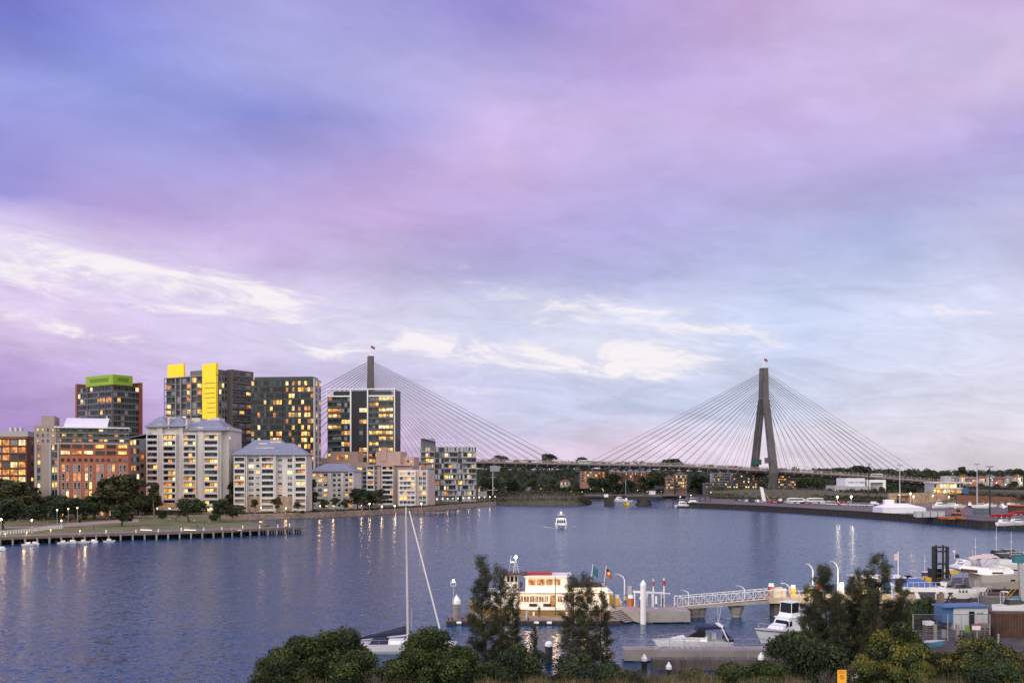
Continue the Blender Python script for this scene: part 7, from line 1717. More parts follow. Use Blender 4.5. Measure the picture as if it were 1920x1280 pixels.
# ---------------------------------------------------------------- boatyard at right
def motor_yacht():
    Y = 160; s = Y/F; t = thing('motor_yacht', 'large white motor yacht with raked flybridge and bimini propped up in the boatyard', 'motor yacht', (gx(1797,Y),Y,0)); X_ = lambda px: (px-1797)*s; Z_ = lambda py: gz(py,Y)
    m = MB(); secs = []
    for k in range(10):
        q = k/9; x = X_(1828)+(X_(1985)-X_(1828))*q; b = 2.3*(1-max(0,(q-.5)/.5)**2.2)+.03; zt = Z_(1076)-.0+.6*q; zk = Z_(1099)-.2; secs.append([(x,-b,zt),(x,-b*.97,zt-1.2),(x,-b*.8,zk),(x,0,zk-.7),(x,b*.8,zk),(x,b*.97,zt-1.2),(x,b,zt)])
    m.loft(secs); m.build('hull', mat('beige_grey_hull', (0.36,0.33,0.31), .4, var=.06, vscale=.5), t)
    m = MB(); [m.bx(X_(px),X_(px)+.7,-2.34,-2.2,Z_(1086),Z_(1083)) for px in (1882,1940)]; m.build('porthole', M_GLASSD, t)
    m = MB(); secs = []                                     # sweeping white superstructure
    pts_ = [(1789,1060,1064),(1800,1058,1070),(1815,1060,1072),(1832,1062,1075),(1850,1063,1076),(1870,1059,1076),(1885,1062,1076),(1895,1068,1076)]
    for px, a, b_ in pts_: w_ = 1.9 if px < 1870 else 1.9-(px-1870)*.03; secs.append([(X_(px),-w_,Z_(b_)),(X_(px),w_,Z_(b_)),(X_(px),w_*.9,Z_(a)),(X_(px),-w_*.9,Z_(a))])
    m.loft(secs); m.build('superstructure', M_GEL, t)
    m = MB(); m.loft([[(X_(1792),-1.95,Z_(1070)),(X_(1792),-1.95,Z_(1063)),(X_(1792),-1.8,Z_(1063)),(X_(1792),-1.8,Z_(1070))],[(X_(1822),-1.98,Z_(1071)),(X_(1822),-1.98,Z_(1066)),(X_(1822),-1.8,Z_(1066)),(X_(1822),-1.8,Z_(1071))]]); m.bx(X_(1850),X_(1870),-1.97,-1.8,Z_(1073),Z_(1070)); m.build('window', mat('bronze_glass', (0.09,0.05,0.04), .2), t)
    m = MB(); secs = []                                     # bimini
    for k in range(7): q = k/6; x = X_(1814)+(X_(1868)-X_(1814))*q; z = Z_(1046)+.5*sin(q*pi*.8); secs.append([(x,-1.5,z-.2),(x,0,z+.15),(x,1.5,z-.2),(x,1.5,z-.25),(x,0,z+.1),(x,-1.5,z-.25)])
    m.loft(secs); m.build('bimini', mat('beige_canvas', (0.62,0.48,0.42), .8), t)
    m = MB(); 
    for a, b_ in ((1822,1836),(1862,1852),(1845,1838)):
        for y in (-1.4,1.4): m.tube((X_(a),y,Z_(1048)),(X_(b_),y,Z_(1060)),.05,n=5)
    m.build('bimini_frame', M_STEEL, t)
    m = MB(); 
    for y in (-1.3,1.3): m.bar((X_(1797),y,Z_(1062)),(X_(1804),y,Z_(1049)),.5,.15)
    m.bar((X_(1790),-1.4,Z_(1053)),(X_(1806),-1.4,Z_(1050)),.3,.15); m.bar((X_(1803),-1.3,Z_(1049)),(X_(1803),1.3,Z_(1049)),.6,.2); m.build('radar_arch', M_GEL, t)
    m = MB(); m.sph((X_(1795),0,Z_(1042)),.35,10,6); m.build('radar_dome', M_DARK, t); m = MB(); m.tube((X_(1792),.4,Z_(1048)),(X_(1791),.4,Z_(1034)),.05,n=5); m.sph((X_(1791),.4,Z_(1034)),.22); m.tube((X_(1830),1,Z_(1046)),(X_(1829),1,Z_(1030)),.02,n=4); m.build('mast', M_WHITE, t)
    m = MB(); [m.tube((X_(px),-1.85,Z_(1066)),(X_(px),-1.85,Z_(1061)),.03,n=4) for px in range(1846,1876,6)]; m.tube((X_(1846),-1.85,Z_(1061)),(X_(1876),-1.85,Z_(1062)),.03,n=4); m.build('handrail', M_STEEL, t)
    m = MB(); 
    for px in (1836,1870,1904,1940): m.bar((X_(px),-2.3,2.0),(X_(px)+.3,-1.8,Z_(1092)),.18); m.bar((X_(px),1.8,2.0),(X_(px),1.6,Z_(1092)),.18); m.bx(X_(px)-.4,X_(px)+.4,-.4,.4,2.0,Z_(1100)-.6)
    m.build('boat_stand', M_BROWN, t)
motor_yacht()
def yard_boat(label, px, Y, L, rz, z, stripes=False):
    t = thing('stored_boat', label, 'boat', (gx(px,Y),Y,z), rz, 'boats propped in the boatyard'); m = MB(); hull(m, L, L*.3, L*.22, L*.17, draft=.5); m.build('hull', [M_GEL, M_DECK], t)
    m = MB(); sweep(m, [(-L*.25,L*.17),(L*.25,L*.19),(L*.05,L*.30),(-L*.2,L*.30)], L*.22, L*.18); m.build('cabin', M_CARGL, t)
    m = MB(); [m.bx(x-.15,x+.15,-L*.13,L*.13,-1.2,-.3) for x in (-L*.25,L*.18)]; m.build('boat_stand', M_BROWN, t)
    if stripes:
        m = MB(); 
        for k in range(3): x = -.9+k*.5; m.raw([(x,-L*.151,.5),(x+.32,-L*.151,.5),(x+.1,-L*.156,1.1)], [(0,1,2)])
        m.build('hull_marking', M_DARK, t)
yard_boat('white boat with three dark slashes on its hull below the motor yacht', 1806, 152, 5.8, -.15, 3.0, True)
yard_boat('small white boat hull tucked behind the lift tower', 1776, 166, 4.5, .9, 2.9)
for k, (px, Y, L, z) in enumerate(((1873,182,6,7.2),(1893,186,7,6.7),(1908,180,6,6.9))):
    yard_boat(['dark topped boat on the rack behind motor yacht, left one','grey boat on the rack behind motor yacht, middle one','grey boat on rack behind motor yacht, right one'][k], px, Y, L, .2, z-1.2)
t = thing('boat_rack', 'steel storage rack holding boats behind the motor yacht', 'rack', (gx(1860,186),183,2)); m = MB()
for a in (0,3,6,9): 
    for b_ in (-2,4): m.bar((a,b_,0),(a,b_,3.0),.2)
m.bar((0,-2,3.0),(9,-2,3.0),.25); m.bar((0,4,3.0),(9,4,3.0),.25); m.build('frame', M_BLUE, t)
def forklift():
    Y = 166; t = thing('boat_forklift', 'tall black lifting mast of a marina forklift standing in the yard', 'forklift', (gx(1763,Y),Y,2)); h = gz(1024,Y)-2; w = 1.18
    m = MB()
    for sg in (-1,1): m.bx(sg*w-.22,sg*w+.22,-.3,.2,.3,h); m.bx(sg*.62-.12,sg*.62+.12,.2,.45,.3,h+.25); m.tube((sg*.55,.1,.5),(sg*.55,.1,h-.4),.1,n=6)
    for z in (h-.1,h-.85,h-3.0,h-4.6,1.0): m.bx(-w,w,-.1,.15,z-.13,z+.13)
    m.build('mast', M_DARK, t); m = MB(); 
    for sg in (-.7,.7): m.bx(sg-.15,sg+.15,-2.6,0,.9,1.1)
    m.bx(-1.3,1.3,-.45,-.25,.8,2.2); m.build('fork', M_DARK, t)
    m = MB(); m.bx(-1.3,1.3,.6,4.2,.7,2.1); m.build('body', M_YEL, t); m = MB(); m.bx(-.9,.9,1.4,3.0,2.1,3.7); m.build('cab', M_GLASSD, t); m = MB(); m.bar((1.2,.2,h*.6),(3.2,3.0,2.1),.14); m.build('stay', M_DARK, t)
    for sx in (-1.35,1.35):
        for y in (1.0,3.7): m = MB(); m.tube((sx-.2,y,.65),(sx+.2,y,.65),.65,n=12); m.build('wheel', M_TYRE, t)
forklift()
def container_shed():
    Y = 124; s = Y/F; t = thing('site_hut', 'white corrugated site hut with bright blue roof edge and blue end', 'hut', (gx(1768,Y),Y,2.0), -.06); W_ = (1850-1768)*s; h = gz(1135,Y)-2
    m = MB(); m.bx(W_*.24,W_,0,3,0,h-.3)
    for k in range(22): x = W_*.24+(W_*.76)*k/22; m.bx(x+.02,x+.11,-.05,0,0,h-.15)
    m.build('wall', mat('white_corrugated', (0.58,0.59,0.62), .55, var=.08, vscale=.6), t); m = MB(); m.bx(0,W_*.24,.2,3,.9,h-.4); m.build('blue_end', M_BLUE, t)
    m = MB(); m.raw([(-.2,-.4,h-.25),(W_+.15,-.4,h-.1),(W_+.15,3.3,h-.2),(-.2,3.3,h-.35),(-.2,-.4,h-.05),(W_+.15,-.4,h+.1),(W_+.15,3.3,h),(-.2,3.3,h-.15)], [(0,3,2,1),(4,5,6,7),(0,1,5,4),(1,2,6,5),(2,3,7,6),(3,0,4,7)]); m.build('roof', M_BLUE, t)
    m = MB(); m.bx(W_*.58,W_*.70,-.08,0,0,h*.78); m.build('door', M_GLASSD, t); m = MB(); m.bx(W_*.75,W_*.9,-.09,-.05,h*.70,h*.73); m.build('sign_strip', M_FRG, t)
container_shed()
for k, (px, Y, w_, h_, m_, lb) in enumerate(((1896,119,4.6,3.0,M_BROWN,'rusty brown shipping container at the right edge'),(1874,140,4.5,2.3,M_CONCD,'dark low shed behind the rusty container'),(1860,150,3,1.6,M_BROWN,'brown skip under the bow of the motor yacht'))):
    t = thing('shipping_container', lb, 'container', (gx(px,Y),Y,2.0), -.08); m = MB(); m.bx(-w_/2,w_/2+1,-1.2,1.2,0,h_)
    for j in range(int(w_/.35)): m.bx(-w_/2+.35*j+.08,-w_/2+.35*j+.24,-1.27,-1.2,.15,h_-.12)
    m.build('box', m_, t); m = MB(); m.bx(-w_/2-.05,w_/2+1.05,-1.3,-1.2,h_-.12,h_+.04); m.build('top_rail', m_, t)
for k, (px, Y, lb) in enumerate(((1803,136,'white water tank on pallet behind the hut, left one'),(1816,137,'white water tank on pallet behind the hut, right one'))):
    t = thing('storage_tank', lb, 'tank', (gx(px,Y),Y,2.0), 0, 'caged white tanks'); m = MB(); m.bx(-.5,.5,-.5,.5,.15,1.2); m.tube((0,0,1.2),(0,0,1.32),.15,n=8); m.build('tank', M_GREYW, t); m = MB()
    for a in (-.52,-.18,.18,.52): m.bx(a-.02,a+.02,-.56,-.52,.1,1.25)
    for z in (.3,.7,1.2): m.bx(-.54,.54,-.57,-.53,z-.02,z+.02)
    m.bx(-.55,.55,-.55,.55,0,.14); m.build('cage', M_STEEL, t)
t = thing('storage_bin', 'orange plastic bin standing behind the blue roofed hut', 'bin', (gx(1776,138),138,2.0)); m = MB(); m.loft([[(-.5,-.5,0),(.5,-.5,0),(.5,.5,0),(-.5,.5,0)],[(-.62,-.62,1.1),(.62,-.62,1.1),(.62,.62,1.1),(-.62,.62,1.1)]]); m.build('bin', M_ORANGE, t); m = MB(); m.bx(-.66,.66,-.66,.66,1.1,1.2); m.build('lid', M_ORANGE, t)
def travel_lift():
    Y = 137; s = Y/F; X_ = lambda px: (px-1700)*s; t = thing('travel_lift', 'white boat lift gantry on slanting legs with blue covered top beam', 'gantry', (gx(1700,Y),Y,2.0)); h = gz(1104,Y)-2
    m = MB(); m.bx(X_(1688),X_(1772),-.3,.3,h-.35,h+.25); m.bx(X_(1698),X_(1765),5,5.5,h-.1,h+.4); m.bar((X_(1690),0,h),(X_(1700),5.2,h+.2),.4); m.bar((X_(1770),0,h),(X_(1762),5.2,h+.2),.4); m.build('top_beam', M_WHITE, t)
    for a, b_ in (((X_(1717),0,h-.3),(X_(1731),-.6,-0.0)),((X_(1756),0,h-.3),(X_(1758),-.6,0)),((X_(1697),0,h-.3),(X_(1696),-.4,0)),((X_(1702),5.2,h),(X_(1704),5.6,0))): m = MB(); m.bar(a,b_,.42,.42); m.build('leg', M_WHITE, t)
    m = MB(); m.raw([(X_(1690),.5,h+.3),(X_(1762),.3,h+.3),(X_(1752),5,h+.95),(X_(1694),5,h+.95),(X_(1690),.5,h+.36),(X_(1762),.3,h+.36),(X_(1752),5,h+1.01),(X_(1694),5,h+1.01)], [(0,3,2,1),(4,5,6,7),(0,1,5,4),(1,2,6,5),(2,3,7,6),(3,0,4,7)]); m.build('cover', M_BLUE, t)
    m = MB(); pr = None
    for k in range(9): q = k/8; p = (X_(1722)+q*2.4,-.2,h-.4-1.4*sin(q*pi)); pr and m.tube(pr,p,.05,n=5); pr = p
    m.build('sling', M_DARK, t)
    m = MB(); [m.bx(X_(1700)+k*.8,X_(1700)+k*.8+.04,-.3,-.26,h+.25,h+1.0) for k in range(7)]; m.bx(X_(1700),X_(1700)+4.9,-.3,-.26,h+.97,h+1.02); m.build('handrail', M_WHITE, t)
travel_lift()
t = thing('wooden_pole', 'thick brown timber pole standing beside the gantry leg', 'pole', (gx(1763,128),128,2.0)); m = MB(); m.bx(-.42,.42,-.2,.2,0,gz(1112,128)-2); m.build('pole', mat('weathered_timber', (0.16,0.12,0.10), .9, var=.3, vscale=1.2), t); m = MB(); m.bx(-.45,.45,-.24,.24,0,.4); m.build('base', M_CONC, t)
def crane():
    Y = 138; s = Y/F; t = thing('boom_crane', 'grey crane column with teal top beam and horizontal steel boom at right edge', 'crane', (gx(1913,Y),Y,2.0)); h = gz(1053,Y)-2
    m = MB(); m.bar((.0,0,h),(.35,0,1.5),.62,.5); m.build('column', M_STEEL, t); M_TEAL = mat('teal_paint', (0.02,0.16,0.20), .5, var=.1, vscale=1); m = MB(); m.bx(-1.0,3,-.4,.4,h-.1,h+.75); m.tube((.3,0,h+.75),(.3,0,h+1.4),.12,n=6); m.build('top_beam', M_TEAL, t)
    m = MB(); m.tube((-1.3,0,1.6),(-.2,0,1.8),.8,.8,10); m.bx(-1.4,1.5,-.8,.8,.2,1.1); m.build('drive_unit', M_TEAL, t)
    m = MB(); m.tube((-3.2,-3,1.0),(3,-3,.4),.18,.26,8); m.build('boom', M_STEEL, t); m = MB(); m.bar((-3.2,0,1.2),(-.2,0,4.8),.1); m.bar((-2.7,0,1.2),(.0,0,4.3),.1); m.build('ladder', mat('dull_yellow_beam', (0.30,0.20,0.05), .7), t)
crane()
def fence_near():
    t = thing('security_fence', 'tall wire mesh fence with steel frames in front of the site hut', 'fence', (0,116,2.0)); X_ = lambda px: gx(px,116); h = gz(1151,116)-2
    for a in (1712,1777,1803,1832,1856): m = MB(); m.tube((X_(a),0,0),(X_(a),0,h),.06,n=6); m.build('post', M_STEEL, t)
    m = MB(); m.bar((X_(1712),0,h),(X_(1856),0,h),.07); m.bar((X_(1712),0,1.2),(X_(1856),0,1.2),.06)
    for k in range(60): x = X_(1712)+(X_(1856)-X_(1712))*k/60; m.bx(x-.008,x+.008,-.01,.01,0,h)
    m.build('mesh_panel', M_FRG, t)
    m = MB(); m.bx(X_(1822),X_(1838),-.08,-.04,gz(1180,116)-2,gz(1169,116)-2); sg = m.build('warning_sign', M_WHITE, t); m = MB(); m.bx(X_(1822),X_(1838),-.1,-.08,gz(1172,116)-2,gz(1169,116)-2); m.build('sign_band', M_RED, sg)
    m = MB(); [m.bx(X_(a),X_(a)+.35,-.5,-.2,0,2.0) for a in (1748,1790)]; m.build('concrete_post', M_CONC, t)
fence_near()
t = thing('flagpole', 'thin white flagpole with pale pennant above the jetty shed', 'flagpole', (gx(1684,150),150,3)); h = gz(1034,150)-3; m = MB(); m.tube((0,0,0),(0,0,h),.06,n=6); m.build('pole', M_WHITE, t); m = MB(); m.prism([(0,-.02),(-.65,-.02),(-.65,.02),(0,.02)], [h-.2,h-1.3,h-1.3,h-.2], [h-.1,h-1.1,h-1.1,h-.1]); m.prism([(0,-.02),(-.6,.0),(-.3,.02)], h-1.3, h-.3); m.build('flag', mat('pale_pennant', (0.55,0.42,0.40), .8), t)
t = thing('jetty_shed', 'flat roofed jetty kiosk with warm lights and blue white mural', 'kiosk', (gx(1610,150),152,2.0)); s = 152/F; W_ = (1705-1610)*s; m = MB(); m.bx(.3,W_-.2,.5,3,0,gz(1092,152)-2); m.build('wall', M_GREYW, t)
m = MB(); m.bx(0,W_,-.6,3.4,gz(1080,152)-2-.25,gz(1080,152)-2); m.build('roof', M_WHITE, t); m = MB(); m.bx(.1,.5,-.5,-.1,0,gz(1080,152)-2.2); m.bx(W_-.4,W_-.1,-.5,-.1,0,gz(1080,152)-2.2); m.bx(W_*.45,W_*.5,-.5,-.1,0,gz(1080,152)-2.2); m.build('column', M_WHITE, t)
m = MB(); m.bx(W_*.62,W_*.8,.42,.5,.8,gz(1085,152)-2); m.build('mural', M_BLUE, t); m = MB(); m.bx(W_*.8,W_*.93,.42,.5,.8,gz(1085,152)-2); m.build('mural', M_WHITE, t); m = MB(); m.bx(.8,W_*.3,.40,.5,.9,gz(1090,152)-2); m.build('lit_window', LIT[2], t)
ld = bpy.data.lights.new('kiosk_light', 'POINT'); ld.energy = 120; ld.color = (1,.75,.4); ld.shadow_soft_size = .2; o = bpy.data.objects.new('kiosk_light', ld); COL.objects.link(o); o.parent = t; o.location = (2,-1,4.2)
for k, (px, Y, m_, w_, h_, lb) in enumerate(((1741,172,mat('indigo_box', (0.06,0.06,0.16), .6),2.0,2.6,'indigo storage cabinet beside the lift tower'),(1712,165,M_YEL,.9,2.2,'yellow fuel dispenser left of indigo cabinet'),(1728,168,M_ORANGE,.7,1.0,'small orange drum in front of indigo cabinet'),(1781,175,M_YEL,2.6,.7,'small yellow awning box behind forklift'))):
    t = thing('storage_cabinet', lb, 'cabinet', (gx(px,Y),Y,2.0 if k < 3 else 4.0)); m = MB(); m.bx(-w_/2,w_/2,-.6,.6,0,h_); m.build('body', m_, t); m = MB(); m.bx(-w_/2-.05,w_/2+.05,-.68,.68,h_,h_+.12); m.build('top', M_WHITE, t)
    if k == 3: m = MB(); [m.bx(a,a+.15,-.1,.1,-2.0,0) for a in (-2.4,0,2.3)]; m.build('leg', M_STEEL, t)
for k, (px, Y, lb) in enumerate(((1843,146,'vertical steel pipe in the yard behind the hut, left one'),(1849,146.5,'vertical steel pipe in the yard behind the hut, right one'),(1872,112,'thin pale post with green sleeve in front of rusty container'))):
    t = thing('steel_pipe', lb, 'pipe', (gx(px,Y),Y,2.0)); h = gz(1110 if k < 2 else 1188, Y)-2; m = MB(); m.tube((0,0,0),(0,0,max(h,1.5)),.16 if k < 2 else .1,n=8); m.build('pipe', M_STEEL, t)
    m = MB(); m.tube((0,0,0),(0,0,.5),.25,n=8); m.build('base', M_GREEN if k == 2 else M_STEEL, t)
# blue skiff and yard clutter by the fence
dt = thing('skiff', 'light blue small boat and cover lying by the fence', 'small boat', (gx(1742,112),112,2.1), .2); m = MB(); hull(m, 3.4, 1.3, .55, .45); m.build('hull', [mat('sky_blue_paint', (0.10,0.35,0.50), .5), M_DECK], dt)
# yellow warning sign at the bottom
Y = 88; t = thing('warning_sign', 'orange yellow warning sign with red prohibition circle at bottom edge', 'sign', (gx(1578.5,Y),Y,1.0)); w_ = .83; z1 = gz(1255,Y)-1; z0_ = z1-1.25
m = MB(); m.bx(-w_/2,w_/2,-.02,.02,z0_,z1); m.build('board', mat('sign_yellow', (0.85,0.42,0.02), .5), t); m = MB(); 
for x in (-.3,.3): m.bx(x-.04,x+.04,.02,.09,-.5,z1-.1)
m.build('post', M_STEEL, t)
m = MB(); zc = z1-.66; n = 24
for k in range(n):
    a, b_ = 2*pi*k/n, 2*pi*(k+1)/n; m.poly([(cos(a)*.15,-.026,zc+sin(a)*.15),(cos(b_)*.15,-.026,zc+sin(b_)*.15),(cos(b_)*.2,-.026,zc+sin(b_)*.2),(cos(a)*.2,-.026,zc+sin(a)*.2)])
m.bar((-.12,-.027,zc+.12),(.12,-.027,zc-.12),.004,.05); m.build('prohibition_circle', M_RED, t)
m = MB(); [m.bx(-.32,.32-(k%2)*.1,-.026,-.021,z1-.12-k*.075,z1-.085-k*.075) for k in range(4)]; m.build('text_line', mat('sign_brown', (0.45,0.13,0.02), .6), t)
# ---------------------------------------------------------------- near vegetation
def shrub_proto(key, seed, R_, Ht, nb, nl, leaf, mats):
    root = thing('shrub', 'proto', 'shrub', (0,0,-500)); bl = blobs_for(seed, R_, Ht, nb, 0, 1.0, (0.26,0.42))
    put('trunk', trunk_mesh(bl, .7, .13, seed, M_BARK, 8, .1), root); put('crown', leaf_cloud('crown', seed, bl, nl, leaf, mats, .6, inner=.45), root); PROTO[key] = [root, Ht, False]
shrub_proto('shrub_a', 21, 3.0, 5.0, 22, 17000, .105, LF_SHRUB)
shrub_proto('shrub_b', 22, 3.2, 5.0, 24, 17000, .105, LF_SHRUB)
shrub_proto('shrub_y', 23, 2.9, 5.5, 22, 15000, .115, LF_YEL)
shrub_proto('shrub_d', 24, 2.6, 3.4, 15, 9000, .10, LF_DARK)
shrub_proto('shrub_o', 25, 2.4, 4.2, 14, 5200, .09, [LF_OLIVE[1], LF_SHRUB[1], LF_YEL[2]])
def near_z(Y): return 3.2 if Y < 70 else 3.2-(Y-70)*0.105
def shrub(key, px, Y, pt, label, wide=1.0, cat='shrub'):
    z0 = near_z(Y)-.3; plant_tree(key, gx(px,Y), Y, z0, gz(pt,Y)-z0, label, wide=wide, cat=cat)
shrub('shrub_a', 560, 91, 1199, 'rounded green shrub at the left end of near vegetation', 1.05)
shrub('shrub_b', 635, 93, 1185, 'larger dark green shrub left of the sailboat hull', .95)
shrub('shrub_a', 668, 88, 1226, 'low green shrub filling right foot of the larger left shrub', 1.3)
shrub('shrub_b', 520, 88, 1234, 'low green shrub at extreme left of the near bank', 1.3)
shrub('shrub_b', 800, 92, 1185, 'big dense green shrub right of the sailboat mast', .98)
shrub('shrub_a', 770, 88, 1222, 'green shrub at left foot of the big dense shrub', 1.1)
shrub('shrub_a', 862, 89, 1218, 'mid green shrub at right foot of the big dense shrub', 1.25)
shrub('shrub_d', 906, 90, 1244, 'low dark shrub under the first feathery tree', 1.2)
shrub('shrub_d', 985, 92, 1215, 'dark shrub right of the first pair of feathery trees', .8)
shrub('shrub_d', 1085, 92, 1232, 'dark shrub under the middle feathery trees', 1.1)
shrub('shrub_d', 1505, 96, 1192, 'dark green rounded shrub at left foot of the right feathery trees', .95)
shrub('shrub_d', 1545, 95, 1205, 'dark shrub before the right feathery trees', 1.0)
shrub('shrub_y', 1680, 93, 1165, 'large glossy shrub with yellowing leaves in front of the boatyard', .92)
shrub('shrub_y', 1640, 90, 1218, 'lower yellowing shrub at left foot of the large glossy shrub', .95)
shrub('shrub_y', 1712, 89, 1228, 'lower glossy shrub at right foot of the large glossy shrub', .9)
shrub('shrub_o', 1822, 96, 1180, 'sparse yellow green shrub with visible stems in front of hut', 1.0)
shrub('shrub_o', 1890, 92, 1205, 'sparse olive shrub near right edge of the picture', 1.1)
shrub('shrub_o', 1905, 88, 1232, 'low olive shrub in the bottom right corner', 1.2)
shrub('shrub_d', 1860, 88, 1245, 'low dark shrub right of the sparse yellow green one', 1.2)
shrub('shrub_a', 1370, 91, 1246, 'low bright green bush below the near wall, left one', 1.3)
shrub('shrub_a', 1432, 91, 1243, 'low bright green bush below the near wall, right one', 1.4)
shrub('shrub_o', 1300, 91, 1250, 'low olive bush below the near wall', 1.3)
shrub('shrub_o', 1180, 90, 1248, 'sparse low olive bush left of the near wall piles', 1.2)
shrub('shrub_d', 1150, 90, 1250, 'low dark bush near the left end of near wall', 1.2)
def casuarina(key, seed, Ht, Rb, n_needle, nbr=70):
    r = random.Random(seed); root = thing('feathery_tree', 'proto', 'tree', (0,0,-500)); m = MB(); top = Vector((r.uniform(-.5,.5), r.uniform(-.3,.3), Ht)); P0 = Vector((0,0,-.3)); ax = [P0]
    for k in range(1,9): q = k/8; ax.append(Vector((top.x*q+.12*sin(q*9+seed), top.y*q+.1*cos(q*7), Ht*q)))
    for k in range(8): m.tube(ax[k], ax[k+1], .15*(1-k/8.6), .15*(1-(k+1)/8.6), 6, cap=False)
    def at(q): 
        f = min(max(q*8,0),7.999); i = int(f); return ax[i].lerp(ax[i+1], f-i)
    segs = []
    for k in range(nbr):
        q = .13+.86*(k/nbr); p = at(q); a = r.random()*6.28; L_ = Rb*(1.05-q)**.75*r.uniform(.45,1.1)+.22; up = r.uniform(.35,.95)
        e = p+Vector((cos(a)*L_, sin(a)*L_, L_*up)); mid = p.lerp(e,.5)+Vector((0,0,-.08*L_)); m.tube(p, mid, .035*(1.2-q), .022, 4, cap=False); m.tube(mid, e, .022, .008, 4, cap=False); segs.append((p,mid,e,L_))
        for j in range(3): t_ = r.uniform(.35,.9); s0 = p.lerp(e,t_); a2 = a+r.uniform(-1.2,1.2); l2 = L_*.4; e2 = s0+Vector((cos(a2)*l2,sin(a2)*l2,l2*.7)); segs.append((s0,s0.lerp(e2,.5),e2,l2))
    m.build('trunk', M_BARK, root)
    rs = np.random.RandomState(seed); w = np.array([s_[3] for s_ in segs]); idx = rs.choice(len(segs), n_needle, p=w/w.sum()); A_ = np.array([s_[0] for s_ in segs])[idx]; E_ = np.array([s_[2] for s_ in segs])[idx]; t_ = (rs.rand(n_needle)**.6)[:,None]
    P = A_+(E_-A_)*(.25+.8*t_)+rs.normal(size=(n_needle,3))*.15; d = unit((E_-A_)*.6+rs.normal(size=(n_needle,3))*.45+np.array([0,0,-.05])); U = d*(.15+.16*rs.rand(n_needle))[:,None]; V = unit(np.cross(d, rs.normal(size=(n_needle,3))))*.019
    sc = rs.rand(n_needle)+.4*np.sin(P[:,2]*1.3+P[:,0]*2); mi = (sc > .35).astype(int)+(sc > .95).astype(int)
    put('crown', quads_mesh('crown', P, U, V, LF_CAS, mi), root); PROTO[key] = [root, Ht, False]
casuarina('cas_a', 31, 12, 1.75, 11500, 96); casuarina('cas_b', 32, 12, 1.5, 9000, 84); casuarina('cas_c', 33, 11, 2.1, 17500, 100)
def cas(key, px, Y, pt, label, wide=1.0): z0 = near_z(Y)-.2; plant_tree(key, gx(px,Y), Y, z0, gz(pt,Y)-z0, label, wide=wide)
cas('cas_a', 912, 99, 1045, 'tallest slim feathery tree of the left pair before charter boat bow')
cas('cas_b', 940, 98, 1061, 'second feathery tree of the left pair before charter boat bow', 1.05)
cas('cas_b', 962, 99, 1095, 'short feathery tree right of the left pair', .9)
cas('cas_a', 1074, 99, 1082, 'left feathery tree of the clump before charter boat stern', 1.0)
cas('cas_b', 1102, 98, 1076, 'tallest feathery tree of the clump before charter boat stern', 1.0)
cas('cas_b', 1132, 99, 1108, 'right feathery tree of the clump before charter boat stern', 1.1)
cas('cas_b', 1003, 98, 1168, 'very small thin feathery sapling between the two clumps', .8)
cas('cas_c', 1549, 102, 1062, 'leftmost tall feathery tree of the right group beside the cruiser', 1.0)
cas('cas_a', 1526, 101, 1098, 'shorter feathery tree overlapping the cabin cruiser', 1.15)
cas('cas_b', 1594, 103, 1078, 'slim feathery tree in middle of the right group', 1.0)
cas('cas_c', 1618, 101, 1070, 'feathery tree right of middle in the right group', .9)
cas('cas_a', 1655, 103, 1040, 'tallest pointed feathery tree of the right group', 1.15)
cas('cas_c', 1686, 102, 1085, 'rightmost feathery tree beside the gantry', .75)
cas('cas_b', 1572, 100, 1110, 'low feathery tree filling the gap in the right group', 1.2)
cas('cas_c', 1636, 99, 1105, 'low broad feathery tree below the tallest pointed one', .9)
# ground scrub and dry grass along the bottom
S = []
for k in range(150):
    px = 470+k*10; 
    for Y in (86,90,94,98,101):
        if px < 720 and Y > 94: continue
        S.append((gx(px,Y), Y, near_z(Y)-.1, 1.2, 3.6, (1.6 if px < 1720 else 2.6)+.5*sin(px*.02)))
scrub('undergrowth', S, 42000, .13, [LF_OLIVE[0], LF_DRY[1], LF_SHRUB[1]], 'mixed green undergrowth and dry brown stems along the near bank', seed=6, asp=.4)
def grass(name, label, areas, n, mats, hgt, seed):
    r = np.random.RandomState(seed); A_ = np.array(areas, float); w = A_[:,2]*A_[:,3]; idx = r.choice(len(A_), n, p=w/w.sum())
    P = np.zeros((n,3)); P[:,0] = A_[idx,0]+(r.rand(n)-.5)*A_[idx,2]; P[:,1] = A_[idx,1]+(r.rand(n)-.5)*A_[idx,3]; P[:,2] = 3.2-(P[:,1]-70)*.105
    hh = hgt*(.5+.8*r.rand(n))*(.7+.4*np.sin(P[:,0]*.8+seed)*np.sin(P[:,1]*.9)); d = np.stack([r.normal(size=n)*.25, r.normal(size=n)*.25, np.ones(n)],1); U = unit(d)*hh[:,None]*.5; V = np.stack([np.full(n,.02),r.normal(size=n)*.01,np.zeros(n)],1)
    mi = r.randint(0,3,n); o = put(name, quads_mesh(name, P+U, U, V, mats, mi)); tag(o, label, 'grass', kind='stuff')
grass('dry_grass', 'dry straw coloured tall grass along the bottom edge', [(gx(px,Y),Y,3,3) for px in list(range(880,1500,28))+list(range(1735,1860,28))+[600,700,715,725,735] for Y in (87,91,95)], 60000, [LF_DRY[0], LF_DRY[1], LF_OLIVE[2]], 2.1, 3)

